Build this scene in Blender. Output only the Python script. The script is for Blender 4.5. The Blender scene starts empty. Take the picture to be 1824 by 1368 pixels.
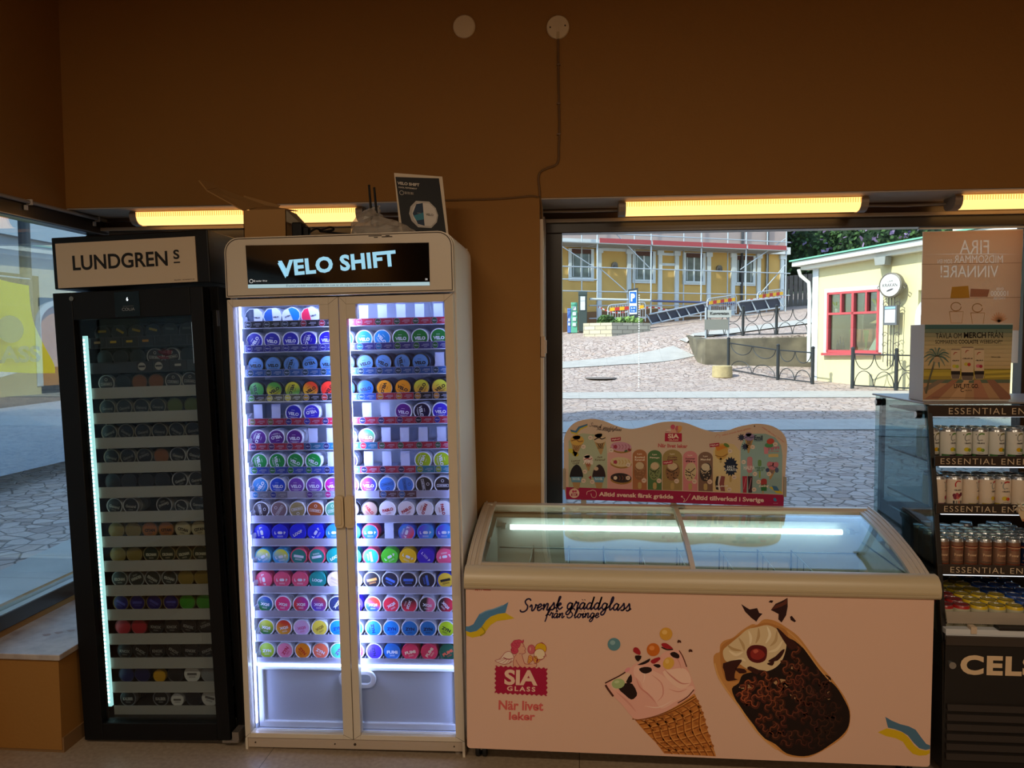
import bpy, math, random
from mathutils import Vector, Matrix
random.seed(7)
R = math.radians
S = bpy.context.scene
COL = S.collection

# ------------------------------------------------------------------ camera, world, sun, exposure
def setup():
    yaw, pitch, roll = R(5.0), R(-3.26), R(0.32)
    fw = Vector((-math.sin(yaw)*math.cos(pitch), math.cos(yaw)*math.cos(pitch), math.sin(pitch)))
    rt = Vector((math.cos(yaw), math.sin(yaw), 0)); up = rt.cross(fw)
    r2 = rt*math.cos(roll) - up*math.sin(roll); u2 = up*math.cos(roll) + rt*math.sin(roll)
    cd = bpy.data.cameras.new('camera'); cd.sensor_width = 36; cd.lens = 1370/1824*36; cd.clip_end = 300
    co = bpy.data.objects.new('camera', cd); COL.objects.link(co)
    co.matrix_world = Matrix(((r2.x, u2.x, -fw.x, 0), (r2.y, u2.y, -fw.y, 0), (r2.z, u2.z, -fw.z, 1.60), (0, 0, 0, 1)))
    S.camera = co
    S.view_settings.view_transform = 'Standard'; S.view_settings.look = 'None'
    S.view_settings.exposure = 0.0; S.view_settings.gamma = 1.0; S.view_settings.use_curve_mapping = False
    w = bpy.data.worlds.new('sky'); S.world = w; w.use_nodes = True; nt = w.node_tree
    bg = nt.nodes['Background']; sky = nt.nodes.new('ShaderNodeTexSky'); sky.sky_type = 'NISHITA'
    sky.sun_disc = False; sky.sun_elevation = R(42); sky.sun_rotation = R(225); sky.air_density = 1.0; sky.dust_density = 0.6; sky.ozone_density = 2.0
    nt.links.new(sky.outputs[0], bg.inputs[0]); bg.inputs[1].default_value = SKY
    sl = bpy.data.lights.new('sun', 'SUN'); sl.energy = SUN; sl.angle = R(0.6); sl.color = (1.0, 0.93, 0.82)
    so = bpy.data.objects.new('sun', sl); COL.objects.link(so)
    so.rotation_euler = Vector((-.58, -.47, .67)).to_track_quat('Z', 'Y').to_euler(); so.location = (-5, -5, 20)
    S.cycles.max_bounces = 10; S.cycles.transparent_max_bounces = 24; S.cycles.glossy_bounces = 5; S.cycles.diffuse_bounces = 4
    S.cycles.caustics_reflective = False; S.cycles.caustics_refractive = False; S.cycles.sample_clamp_indirect = 6.0
    # ceiling lamps of the shop, behind the photographer
    for k, (x, y) in enumerate(((-1.2, -0.6), (1.6, -0.6), (-1.2, -3.2), (1.6, -3.2))):
        al = bpy.data.lights.new('ceiling_lamp_light', 'AREA'); al.energy = ROOM; al.color = (1.0, .79, .56); al.shape = 'RECTANGLE'; al.size = 1.2; al.size_y = .3
        ao = bpy.data.objects.new('ceiling_lamp_light', al); COL.objects.link(ao); ao.location = (x, y, 3.22)
SKY, SUN, ROOM = 0.68, 7.8, 50.0
setup()

# ------------------------------------------------------------------ materials
def lin(c):
    if isinstance(c, str):
        c = c.lstrip('#'); c = tuple(int(c[i:i+2], 16)/255 for i in (0, 2, 4))
    return tuple((x/12.92 if x <= .04045 else ((x+.055)/1.055)**2.4) for x in c) + (1,)
MATS = {}
def M(name, col='#808080', rough=.6, metal=0, spec=.5, emit=None, es=1.0, coat=0, trans=0, noise=None, bump=None, alpha=1):
    """procedural principled material, cached by name"""
    if name in MATS: return MATS[name]
    m = bpy.data.materials.new(name); m.use_nodes = True; nt = m.node_tree; b = nt.nodes['Principled BSDF']
    b.inputs['Base Color'].default_value = lin(col); b.inputs['Roughness'].default_value = rough; b.inputs['Metallic'].default_value = metal
    b.inputs['Specular IOR Level'].default_value = spec; b.inputs['Coat Weight'].default_value = coat; b.inputs['Alpha'].default_value = alpha
    if emit is not None:
        b.inputs['Emission Color'].default_value = lin(emit); b.inputs['Emission Strength'].default_value = es
    if noise:   # (scale, second colour, amount)
        sc, c2, amt = noise
        tc = nt.nodes.new('ShaderNodeTexCoord'); n = nt.nodes.new('ShaderNodeTexNoise'); n.inputs['Scale'].default_value = sc; n.inputs['Detail'].default_value = 5
        r = nt.nodes.new('ShaderNodeValToRGB'); r.color_ramp.elements[0].color = lin(col); r.color_ramp.elements[1].color = lin(c2)
        r.color_ramp.elements[0].position = .5-amt; r.color_ramp.elements[1].position = .5+amt
        nt.links.new(tc.outputs['Object'], n.inputs['Vector']); nt.links.new(n.outputs['Fac'], r.inputs[0]); nt.links.new(r.outputs[0], b.inputs['Base Color'])
    if bump:
        sc, st = bump
        tc = nt.nodes.new('ShaderNodeTexCoord'); n = nt.nodes.new('ShaderNodeTexNoise'); n.inputs['Scale'].default_value = sc; n.inputs['Detail'].default_value = 4
        bp = nt.nodes.new('ShaderNodeBump'); bp.inputs['Strength'].default_value = st; bp.inputs['Distance'].default_value = .01
        nt.links.new(tc.outputs['Object'], n.inputs['Vector']); nt.links.new(n.outputs['Fac'], bp.inputs['Height']); nt.links.new(bp.outputs[0], b.inputs['Normal'])
    MATS[name] = m
    return m
def GLASS(name, tint='#ffffff', r0=.045, rough=0.0, gloss='#ffffff'):
    """thin pane: clear transmission plus a mirror reflection that grows at grazing angles"""
    if name in MATS: return MATS[name]
    m = bpy.data.materials.new(name); m.use_nodes = True; nt = m.node_tree; nt.nodes.clear()
    out = nt.nodes.new('ShaderNodeOutputMaterial'); mx = nt.nodes.new('ShaderNodeMixShader'); t = nt.nodes.new('ShaderNodeBsdfTransparent'); g = nt.nodes.new('ShaderNodeBsdfGlossy')
    t.inputs[0].default_value = lin(tint); g.inputs['Color'].default_value = lin(gloss); g.inputs['Roughness'].default_value = rough
    lw = nt.nodes.new('ShaderNodeLayerWeight'); lw.inputs[0].default_value = .5
    p = nt.nodes.new('ShaderNodeMath'); p.operation = 'POWER'; p.inputs[1].default_value = 5
    a = nt.nodes.new('ShaderNodeMath'); a.operation = 'MULTIPLY_ADD'; a.inputs[1].default_value = 1-r0; a.inputs[2].default_value = r0
    nt.links.new(lw.outputs['Facing'], p.inputs[0]); nt.links.new(p.outputs[0], a.inputs[0]); nt.links.new(a.outputs[0], mx.inputs[0])
    nt.links.new(t.outputs[0], mx.inputs[1]); nt.links.new(g.outputs[0], mx.inputs[2]); nt.links.new(mx.outputs[0], out.inputs[0])
    MATS[name] = m
    return m
def GRAD(name, c1, c2, ang=0, soft=.35, rough=.35):
    """two printed colours meeting across the face of a lid, in the lid's own coordinates"""
    if name in MATS: return MATS[name]
    m = M(name, c1, rough); nt = m.node_tree; b = nt.nodes['Principled BSDF']
    tc = nt.nodes.new('ShaderNodeTexCoord'); mp = nt.nodes.new('ShaderNodeMapping'); mp.inputs['Rotation'].default_value = (0, R(ang), 0)
    sx = nt.nodes.new('ShaderNodeSeparateXYZ'); r = nt.nodes.new('ShaderNodeMapRange')
    r.inputs[1].default_value = -.03*max(soft, .01); r.inputs[2].default_value = .03*max(soft, .01)
    mx = nt.nodes.new('ShaderNodeMix'); mx.data_type = 'RGBA'; mx.inputs['A'].default_value = lin(c1); mx.inputs['B'].default_value = lin(c2)
    nt.links.new(tc.outputs['Object'], mp.inputs[0]); nt.links.new(mp.outputs[0], sx.inputs[0]); nt.links.new(sx.outputs[0], r.inputs[0])
    nt.links.new(r.outputs[0], mx.inputs['Factor']); nt.links.new(mx.outputs['Result'], b.inputs['Base Color'])
    return m
def ink(c): return M('print_'+c.lstrip('#'), c, .5, spec=.3)

# ------------------------------------------------------------------ mesh building
class MB:
    def __init__(s): s.v = []; s.f = []; s.m = []; s.T = None
    def add(s, vs, fs, mi=0):
        o = len(s.v); s.v += [tuple(s.T @ Vector(v)) if s.T else tuple(v) for v in vs]
        s.f += [tuple(i+o for i in f) for f in fs]; s.m += [mi]*len(fs); return s
    def box(s, x0, x1, y0, y1, z0, z1, mi=0):
        if x0 > x1: x0, x1 = x1, x0
        if y0 > y1: y0, y1 = y1, y0
        if z0 > z1: z0, z1 = z1, z0
        return s.add([(x0,y0,z0),(x1,y0,z0),(x1,y1,z0),(x0,y1,z0),(x0,y0,z1),(x1,y0,z1),(x1,y1,z1),(x0,y1,z1)],
                     [(0,3,2,1),(4,5,6,7),(0,1,5,4),(1,2,6,5),(2,3,7,6),(3,0,4,7)], mi)
    def hexa(s, p, mi=0):  # eight corners, bottom four then top four
        return s.add(p, [(0,3,2,1),(4,5,6,7),(0,1,5,4),(1,2,6,5),(2,3,7,6),(3,0,4,7)], mi)
    def prism(s, pts, fn, w0, w1, mi=0, mic=None):
        """outline pts (u,v) extruded from w0 to w1, fn(u,v,w) gives the point"""
        n = len(pts); vs = [fn(u, v, w0) for u, v in pts] + [fn(u, v, w1) for u, v in pts]
        s.add(vs, [tuple(range(n))[::-1], tuple(range(n, 2*n))], mi if mic is None else mic)
        return s.add(vs, [(i, (i+1) % n, n+(i+1) % n, n+i) for i in range(n)], mi)
    def ring(s, a, b, fn, w0, w1, mi=0):
        n = len(a); vs = [fn(*p, w) for w in (w0, w1) for p in a] + [fn(*p, w) for w in (w0, w1) for p in b]
        F = []
        for i in range(n):
            j = (i+1) % n
            F += [(i, 2*n+i, 2*n+j, j), (n+i, n+j, 3*n+j, 3*n+i), (i, j, n+j, n+i), (2*n+i, 3*n+i, 3*n+j, 2*n+j)]
        return s.add(vs, F, mi)
    def cyl(s, p0, p1, r0, r1=None, n=16, mi=0, caps=True):
        r1 = r0 if r1 is None else r1; p0 = Vector(p0); p1 = Vector(p1); d = (p1-p0).normalized()
        a = d.orthogonal().normalized(); b = d.cross(a)
        vs = [p0+(a*math.cos(t)+b*math.sin(t))*r0 for t in [2*math.pi*i/n for i in range(n)]] + [p1+(a*math.cos(t)+b*math.sin(t))*r1 for t in [2*math.pi*i/n for i in range(n)]]
        s.add(vs, [(i, (i+1) % n, n+(i+1) % n, n+i) for i in range(n)], mi)
        if caps: s.add(vs, [tuple(range(n))[::-1], tuple(range(n, 2*n))], mi)
        return s
    def lathe(s, prof, n=24, c=(0,0,0), axis='z', mi=0, mis=None):
        c = Vector(c); vs = []
        for r, h in prof:
            for i in range(n):
                t = 2*math.pi*i/n; x, y = r*math.cos(t), r*math.sin(t)
                vs.append(c + (Vector((x, y, h)) if axis == 'z' else Vector((x, h, y)) if axis == 'y' else Vector((h, x, y))))
        for k in range(len(prof)-1):
            m = mis[k] if mis else mi
            s.add([], [], 0)
            o = len(s.v)
            s.add(vs[k*n:(k+2)*n], [(i, (i+1) % n, n+(i+1) % n, n+i) for i in range(n)], m)
        if prof[0][0] > 0: s.add(vs[:n], [tuple(range(n))], mis[0] if mis else mi)
        if prof[-1][0] > 0: s.add(vs[-n:], [tuple(range(n))], mis[-1] if mis else mi)
        return s
    def tube(s, pts, r, n=8, mi=0):
        pts = [Vector(p) for p in pts]; rings = []; a = None
        for i, p in enumerate(pts):
            d = (pts[min(i+1, len(pts)-1)] - pts[max(i-1, 0)]).normalized()
            a = d.orthogonal().normalized() if a is None else (a - d*a.dot(d)).normalized()
            b = d.cross(a); rings += [p+(a*math.cos(2*math.pi*k/n)+b*math.sin(2*math.pi*k/n))*r for k in range(n)]
        F = [(k*n+i, k*n+(i+1) % n, (k+1)*n+(i+1) % n, (k+1)*n+i) for k in range(len(pts)-1) for i in range(n)]
        F += [tuple(range(n))[::-1], tuple(range(len(rings)-n, len(rings)))]
        return s.add(rings, F, mi)
    def ell(s, c, r, n=12, mi=0, jit=0):
        vs = []; c = Vector(c)
        for j in range(n//2+1):
            ph = math.pi*j/(n//2)
            for i in range(n):
                th = 2*math.pi*i/n; k = 1+random.uniform(-jit, jit)
                vs.append(c+Vector((r[0]*math.sin(ph)*math.cos(th)*k, r[1]*math.sin(ph)*math.sin(th)*k, r[2]*math.cos(ph)*k)))
        return s.add(vs, [(j*n+i, j*n+(i+1) % n, (j+1)*n+(i+1) % n, (j+1)*n+i) for j in range(n//2) for i in range(n)], mi)
    def mesh(s, name, mats):
        me = bpy.data.meshes.new(name); me.from_pydata(s.v, [], s.f)
        for m in mats: me.materials.append(m)
        me.polygons.foreach_set('material_index', s.m); me.validate(); me.update()
        return me
    def obj(s, name, mats, parent=None, smooth=False, bevel=0, seg=2):
        if not isinstance(mats, (list, tuple)): mats = [mats]
        me = s.mesh(name, mats)
        if smooth:
            me.polygons.foreach_set('use_smooth', [True]*len(me.polygons)); me.set_sharp_from_angle(angle=R(38))
        o = link(name, me, parent)
        if bevel:
            b = o.modifiers.new('bevel', 'BEVEL'); b.width = bevel; b.segments = seg; b.limit_method = 'ANGLE'; b.angle_limit = R(40)
        return o
def link(name, me, parent=None):
    o = bpy.data.objects.new(name, me); COL.objects.link(o)
    if parent: o.parent = parent
    return o
def tag(o, label=None, cat=None, group=None, kind=None):
    if label: o['label'] = label
    if cat: o['category'] = cat
    if group: o['group'] = group
    if kind: o['kind'] = kind
    return o
def empty(name, label, cat, loc=(0,0,0), group=None, mat=None):
    o = bpy.data.objects.new(name, None); COL.objects.link(o); o.location = loc; o.empty_display_size = .05
    if mat is not None: o.matrix_world = mat
    return tag(o, label, cat, group)
def struct(mb, name, mats, **k): return tag(mb.obj(name, mats, **k), kind='structure')
XYZ = lambda u, v, w: (u, w, v)        # outline in the x-z plane, extruded along y

TXT = {}
def text_geo(t, bold=0, res=3, shear=0, spacing=1.0):
    k = (t, bold, res, shear, spacing)
    if k not in TXT:
        cu = bpy.data.curves.new('lettering', 'FONT'); cu.body = t; cu.offset = bold; cu.resolution_u = res; cu.shear = shear; cu.space_character = spacing
        o = bpy.data.objects.new('lettering', cu); me = bpy.data.meshes.new_from_object(o)
        V = [(v.co.x, v.co.y) for v in me.vertices]; F = [tuple(p.vertices) for p in me.polygons]
        bpy.data.objects.remove(o); bpy.data.meshes.remove(me)
        x0, x1 = min(v[0] for v in V), max(v[0] for v in V); y0, y1 = min(v[1] for v in V), max(v[1] for v in V)
        TXT[k] = ([((x-x0)/(x1-x0)-.5, (y-y0)/(y1-y0)-.5) for x, y in V], F, (x1-x0)/(y1-y0))
    return TXT[k]
def add_text(mb, t, fn, cx, cy, w=None, h=None, ang=0, bold=.02, mi=0, res=3, shear=0, spacing=1.0, flip=False, bend=0):
    """lettering t fitted to w x h about (cx,cy) on the flat surface fn(u,v)"""
    V, F, asp = text_geo(t, bold, res, shear, spacing)
    if w is None: w = h*asp
    if h is None: h = w/asp
    c, s_ = math.cos(R(ang)), math.sin(R(ang)); out = []
    for x, y in V:
        X, Y = x*w*(-1 if flip else 1), y*h + bend*(x*x)*w
        out.append(fn(cx+X*c-Y*s_, cy+X*s_+Y*c))
    mb.add(out, F, mi); return mb
def smoothpts(p, n=5, closed=False):
    out = []; L = len(p)
    for i in range(L if closed else L-1):
        g = (lambda k: p[k % L]) if closed else (lambda k: p[max(0, min(L-1, k))])
        a, b, c, d = g(i-1), g(i), g(i+1), g(i+2)
        for j in range(n):
            t = j/n
            out.append(tuple(.5*((2*b[q])+(-a[q]+c[q])*t+(2*a[q]-5*b[q]+4*c[q]-d[q])*t*t+(-a[q]+3*b[q]-3*c[q]+d[q])*t**3) for q in range(len(b))))
    if not closed: out.append(tuple(p[-1]))
    return out
def ribbon(mb, pts, w, fn, mi=0, taper=False):
    vs = []; n = len(pts)
    for i, p in enumerate(pts):
        a, b = pts[max(i-1, 0)], pts[min(i+1, n-1)]; dx, dy = b[0]-a[0], b[1]-a[1]; l = math.hypot(dx, dy) or 1
        k = w/2*(max(.15, math.sin(math.pi*(i+.5)/n)) if taper else 1)
        vs += [fn(p[0]-dy/l*k, p[1]+dx/l*k), fn(p[0]+dy/l*k, p[1]-dx/l*k)]
    mb.add(vs, [(2*i, 2*i+1, 2*i+3, 2*i+2) for i in range(n-1)], mi); return mb
def arc(cx, cy, rx, ry, a0=0, a1=360, n=20):
    return [(cx+rx*math.cos(R(a0+(a1-a0)*i/n)), cy+ry*math.sin(R(a0+(a1-a0)*i/n))) for i in range(n+(0 if a1-a0 == 360 else 1))]
def homo(h):
    """affine-projective map from drawing units of a traced print to metres on its panel"""
    def f(x, y):
        d = h[6]*x+h[7]*y+h[8]
        return (h[0]*x+h[1]*y+h[2])/d, (h[3]*x+h[4]*y+h[5])/d
    return f
def rrect(x0, x1, z0, z1, r, corners='tl tr bl br', n=6):
    p = []
    for cx, cz, a, k in ((x1-r, z1-r, 0, 'tr'), (x0+r, z1-r, 90, 'tl'), (x0+r, z0+r, 180, 'bl'), (x1-r, z0+r, 270, 'br')):
        if k in corners: p += [(cx+r*math.cos(R(a+90*i/n)), cz+r*math.sin(R(a+90*i/n))) for i in range(n+1)]
        else: p.append((x1 if 'r' in k else x0, z1 if 't' in k else z0))
    return p
ORD = ['first', 'second', 'third', 'fourth', 'fifth', 'sixth', 'seventh', 'eighth', 'ninth', 'tenth', 'eleventh', 'twelfth', 'thirteenth', 'fourteenth', 'fifteenth', 'sixteenth']
# ------------------------------------------------------------------ room shell
wallm = M('brown_wall_paint', '#956627', .75, noise=(1.2, '#8f6226', .3), bump=(90, .08))
soffm = M('soffit_paint', '#b0a090', .6)
darkf = M('dark_bronze_frame', '#2e2823', .28, .0, .6)
floorm = M('speckled_beige_floor', '#a39079', .38, noise=(60, '#877561', .25))
def seams(m, sx, sy):
    nt = m.node_tree; b = nt.nodes['Principled BSDF']; src = b.inputs['Base Color'].links[0].from_socket
    tc = nt.nodes.new('ShaderNodeTexCoord'); bt = nt.nodes.new('ShaderNodeTexBrick'); bt.inputs['Scale'].default_value = 1; bt.offset = 0
    bt.inputs['Mortar Size'].default_value = .0015; bt.inputs['Brick Width'].default_value = sx; bt.inputs['Row Height'].default_value = sy
    mx = nt.nodes.new('ShaderNodeMix'); mx.data_type = 'RGBA'; mx.inputs['B'].default_value = lin('#4d4033')
    nt.links.new(tc.outputs['Object'], bt.inputs['Vector']); nt.links.new(bt.outputs['Fac'], mx.inputs['Factor']); nt.links.new(src, mx.inputs['A']); nt.links.new(mx.outputs['Result'], b.inputs['Base Color'])
seams(floorm, 1.2, 1.2)
XL, YW, YG, ZS, XR = -2.36, 3.40, 3.70, 2.22, 4.6
struct(MB().box(XL-.3, XR+.2, -7, YG+.15, -.12, 0), 'floor', floorm)
struct(MB().box(XL-.3, XR+.2, -7, YG+.15, 3.4, 3.5), 'ceiling', M('ceiling_paint', '#a89478', .8))
# back wall: beam over the windows, pier between them, low wall under the glass
b = MB(); b.box(XL, XR, YW, YG+.15, ZS, 3.4); b.box(-.66, -.172, YW, YG+.15, 0, ZS)
b.box(XL, -.66, YW, YG+.15, 0, .42); b.box(-.172, XR, YW+.05, YG+.15, 0, .42)
struct(b, 'wall_back', wallm)
b = MB(); b.box(XL, -.66, YW+.004, YG-.02, ZS-.006, ZS-.001); b.box(-.172, XR, YW+.004, YG-.02, ZS-.006, ZS-.001)
struct(b, 'trim_1', soffm)
b = MB(); b.box(XL-.25, XL, -7, YG+.15, 2.205, 3.4); b.box(XL-.25, XL, -7, YG+.15, 0, .42); b.box(XL-.25, XL, -7, -1.5, .42, 2.205)
struct(b, 'wall_left', wallm)
struct(MB().box(XR, XR+.2, -7, YG+.15, 0, 3.4), 'wall_right', wallm)
struct(MB().box(XL-.25, XR+.2, -7.2, -7, 0, 3.4), 'wall_front', M('shop_far_wall', '#8a7456', .8))
# front windows
def window(name, x0, x1, z0, z1, y, fw=.075, mull=(), top=.055):
    o = struct(MB().box(x0, x1, y-.03, y+.05, z1-top, z1).box(x0, x1, y-.03, y+.05, z0, z0+fw).box(x0, x0+fw, y-.03, y+.05, z0+fw, z1-top).box(x1-fw, x1, y-.03, y+.05, z0+fw, z1-top), name, darkf, bevel=.004)
    for m in mull: MB().box(m-.036, m+.036, y-.028, y+.05, z0+fw, z1-top).obj('window_mullion', darkf, o, bevel=.004)
    MB().box(x0+fw-.01, x1-fw+.01, y+.008, y+.014, z0+fw-.01, z1-top+.01).obj('window_pane', GLASS('window_glass', '#eef4f2'), o)
    return o
w1 = window('window_1', -.155, XR, .42, 2.158, YG, mull=(2.035,), top=.055)
w2 = window('window_2', XL+.03, -.66, .42, 2.158, YG, top=.06)
# upper dark wooden/metal heads between glass and soffit
hd = M('window_head_bronze', '#4a3625', .3, .0, .6)
b = MB()
for x0, x1 in ((-.172, XR), (XL, -.66)):
    b.box(x0, x1, YG-.055, YG+.1, 2.150, 2.166, 1); b.box(x0, x1, YG-.02, YG+.1, 2.166, ZS, 0); b.box(x0, x1, YG-.04, YG+.1, 2.196, ZS, 0)
struct(b, 'trim_2', [hd, M('frame_bead_grey', '#9a8a78', .4)], bevel=.002)
# painted reveal strip and the pale cable trunking beside the pier
struct(MB().box(-.172, -.155, YW+.12, YG+.02, .42, 2.158), 'trim_3', M('reveal_paint', '#8d7a69', .5))
# left window
b = MB(); fx = XL
b.box(fx-.07, fx+.004, -1.5, YG+.02, 2.130, 2.205); b.box(fx-.07, fx+.01, -1.5, YG+.02, .424, .49); b.box(fx-.07, fx+.004, YG-.06, YG+.02, .49, 2.13); b.box(fx-.07, fx+.004, -1.5, -1.42, .49, 2.13)
o = struct(b, 'window_3', darkf, bevel=.004)
MB().box(fx-.03, fx-.024, -1.43, YG-.05, .48, 2.14).obj('window_pane', GLASS('side_window_glass', '#e6f0ee', r0=.10), o)
MB().box(fx-.022, fx+.012, -1.5, YG, 2.133, 2.137).box(fx-.022, fx+.014, -1.5, YG-.05, .488, .493).obj('glazing_bead', M('bead_grey', '#8a9096', .3, .6), o)
# display ledge under the left window
b = MB().box(XL, -2.012, 2.752, YW, .012, .374)
led = empty('window_ledge', 'brown box ledge with a worn pale stone top under the side window', 'ledge', (-2.2, 3.0, 0))
b.T = Matrix.Translation((2.2, -3.0, 0)); b.v = [tuple(b.T@Vector(v)) for v in b.v]; b.obj('ledge_box', wallm, led)
b = MB(); b.T = Matrix.Translation((2.2, -3.0, 0)); b.box(XL, -1.998, 2.738, YW, .374, .397)
b.obj('ledge_top', M('worn_pale_stone', '#b9aea2', .35, noise=(14, '#8e7f74', .22)), led, bevel=.003)
b = MB(); b.T = Matrix.Translation((2.2, -3.0, 0)); b.box(XL+.02, -2.006, 2.756, YW, 0, .06)
b.obj('plinth', M('ledge_plinth', '#7d5d38', .7), led)
b = MB(); b.T = Matrix.Translation((2.2, -3.0, 0))
for k in range(4):
    b.add([(-2.19+.035*k+.010*math.cos(a)*(1+.3*(i % 2))*1.6, 2.93+.026*k+.008*math.sin(a)*(1+.4*(i % 3)), .3975) for i, a in enumerate([t*.63 for t in range(10)])], [tuple(range(10))])
b.obj('stain', M('brown_stain', '#8a7466', .5), led)

# ------------------------------------------------------------------ light fittings under the soffit
lampglow = M('warm_tube_diffuser', '#fff0c8', .4, emit='#ffbc6c', es=1.9)
lampdim = M('warm_tube_diffuser_side', '#f3d9a0', .4, emit='#ffa050', es=1.2)
capm = M('lamp_end_cap', '#8c7a68', .45)
def soffit_lamp(x0, x1, label):
    t = empty('batten_lamp', label, 'lamp', ((x0+x1)/2, 3.53, ZS), group='fluorescent lamps under the soffit'); L = (x1-x0)/2
    pf = [(-.055, -.012), (-.055, -.032), (-.047, -.05), (-.03, -.062), (0, -.067), (.03, -.062), (.045, -.05), (.05, -.03), (.05, -.012)]
    MB().prism(pf, lambda u, v, w: (w, u, v), -L+.03, L-.03, 0).obj('diffuser', lampglow, t, smooth=True)
    b = MB()
    for i in range(int((x1-x0-.06)/.0105)):
        x = -L+.035+.0105*i; b.box(x, x+.004, -.0575, -.0545, -.034, -.014)
    b.obj('diffuser_rib', lampdim, t)
    for s in (-1, 1):
        MB().prism([(u*1.06, v*1.04-.001) for u, v in pf], lambda u, v, w: (w, u, v), s*L, s*(L-.032)).obj('end_cap', capm, t, bevel=.002)
    MB().box(-L, L, -.05, .045, -.012, -.0065).obj('housing', M('lamp_housing', '#b9aa92', .5), t)
    return t
soffit_lamp(-2.10, -.985, 'glowing warm tube lamp under the soffit above the two tall coolers')
soffit_lamp(.175, 1.245, 'glowing warm tube lamp above the ice cream menu sign')
soffit_lamp(1.60, 2.68, 'glowing warm tube lamp above the tan poster, running out of the picture at right')
b = MB(); b.tube([(1.24, 3.56, 2.185), (1.42, 3.57, 2.182), (1.60, 3.56, 2.186)], .0055, 8)
tag(b.obj('lamp_cable', M('grey_cable', '#8b7c6c', .5)), 'grey cable linking the two lamps above the big window', 'cable')
b = MB(); b.tube([(-.985, 3.56, 2.185), (-.85, 3.57, 2.182), (-.665, 3.57, 2.186)], .0055, 8)
tag(b.obj('lamp_cable', M('grey_cable')), 'grey cable from the left lamp to the pier, behind the black printed card', 'cable')
b = MB(); b.tube([(-.165, 3.57, 2.188), (0, 3.57, 2.186), (.175, 3.56, 2.186)], .0055, 8)
tag(b.obj('lamp_cable', M('grey_cable')), 'grey cable from the pier to the left end of the lamp over the menu sign', 'cable')

# ------------------------------------------------------------------ wall fittings
plate = M('cream_plastic', '#d8c09a', .5)
b = MB().lathe([(.049, 0), (.049, -.007), (.045, -.011), (0, -.012)], 32, (-.497, YW, 2.962), 'y')
tag(b.obj('blanking_plate', plate, smooth=True), 'plain round cream blanking plate high on the brown wall', 'wall plate')
t = empty('junction_cover', 'round cream cover with two screws and a cable leaving its bottom', 'wall plate', (-.09, YW, 2.942))
MB().lathe([(.049, 0), (.049, -.010), (.046, -.014), (0, -.015)], 32, (0, 0, 0), 'y').obj('cover_plate', plate, t, smooth=True)
for sx, sz in ((-.033, -.002), (.031, .003)): MB().cyl((sx, -.0145, sz), (sx, -.0165, sz), .0035, n=10).obj('screw', M('dark_screw', '#3a2a1c', .5), t)
MB().box(-.006, .006, -.017, -.006, -.05, -.022).obj('cable_notch', M('notch_cream', '#c2a87c', .5), t)
cw = M('painted_cable', '#6e4f2c', .45)
b = MB(); pts = [(-.09, 2.915), (-.088, 2.70), (-.085, 2.52), (-.088, 2.42), (-.088, 2.385), (-.10, 2.36), (-.14, 2.345), (-.168, 2.33), (-.176, 2.30), (-.172, 2.26), (-.170, 2.225)]
b.tube([(x, YW-.006, z) for x, z in smoothpts(pts, 4)], .0045, 8)
b.tube([(-.170, YW-.004, 2.225), (-.165, YW+.02, 2.19), (-.163, YW+.03, 2.10)], .0045, 8)
for z in (2.785, 2.49, 2.62): b.box(-.095, -.080, YW-.012, YW, z-.003, z+.003)
tag(b.obj('wall_cable', cw, smooth=True), 'thin painted cable dropping down the brown wall from the round cover', 'cable')
b = MB(); b.tube([(x, YW-.005, z) for x, z in smoothpts([(-.66, 2.218), (-.5, 2.218), (-.35, 2.219), (-.24, 2.226), (-.20, 2.228), (-.178, 2.222)], 4)], .004, 8)
tag(b.obj('wall_cable', cw, smooth=True), 'thin painted cable running level across the pier toward the tall cooler', 'cable')
b = MB(); b.box(-.172, -.158, YW+.012, YW+.036, 1.615, 2.13)
b.tube([(-.166, YW+.05, 2.19), (-.160, YW+.055, 2.05), (-.160, YW+.05, 1.6)], .005, 8)
tag(b.obj('cable_trunking', M('trunking_white', '#c9b49b', .45)), 'slim white trunking and cable on the upper reveal beside the big window', 'cable')
t = empty('wall_switch', 'small cream switch on the window reveal halfway up', 'switch', (-.158, YW+.03, 1.57))
MB().box(-.012, .008, -.022, .022, -.045, .045).obj('switch_box', M('switch_cream', '#c2a78c', .4), t, bevel=.003)
MB().box(.008, .014, -.012, .006, -.03, .03).obj('rocker', M('switch_rocker', '#d2baa2', .4), t, bevel=.002)
b = MB().box(-.172, -.156, YW+.008, YW+.05, .43, 1.522)
tag(b.obj('cable_trunking', M('trunking_white'), bevel=.002), 'white trunking running down from the cream switch to behind the freezer', 'cable')
# grey pipe/cable with clips along the head of the side window
t = empty('window_conduit', 'pale grey conduit clipped along the top of the side window', 'cable', (XL+.02, 3.0, 2.2))
pts = smoothpts([(0, -4.2, 0), (0, -.05, 0), (.004, .66, .002), (.02, .69, -.003), (.05, .70, -.03), (.06, .70, -.09)], 6)
MB().tube(pts, .0085, 10).obj('conduit', M('conduit_grey', '#8d857b', .5), t, smooth=True)
for y in (.135, .60): MB().box(-.012, .012, y-.004, y+.004, -.012, .012).box(-.012, -.004, y-.02, y-.004, -.034, -.014).obj('clip', M('clip_white', '#c8c4bd', .4), t)
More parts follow.
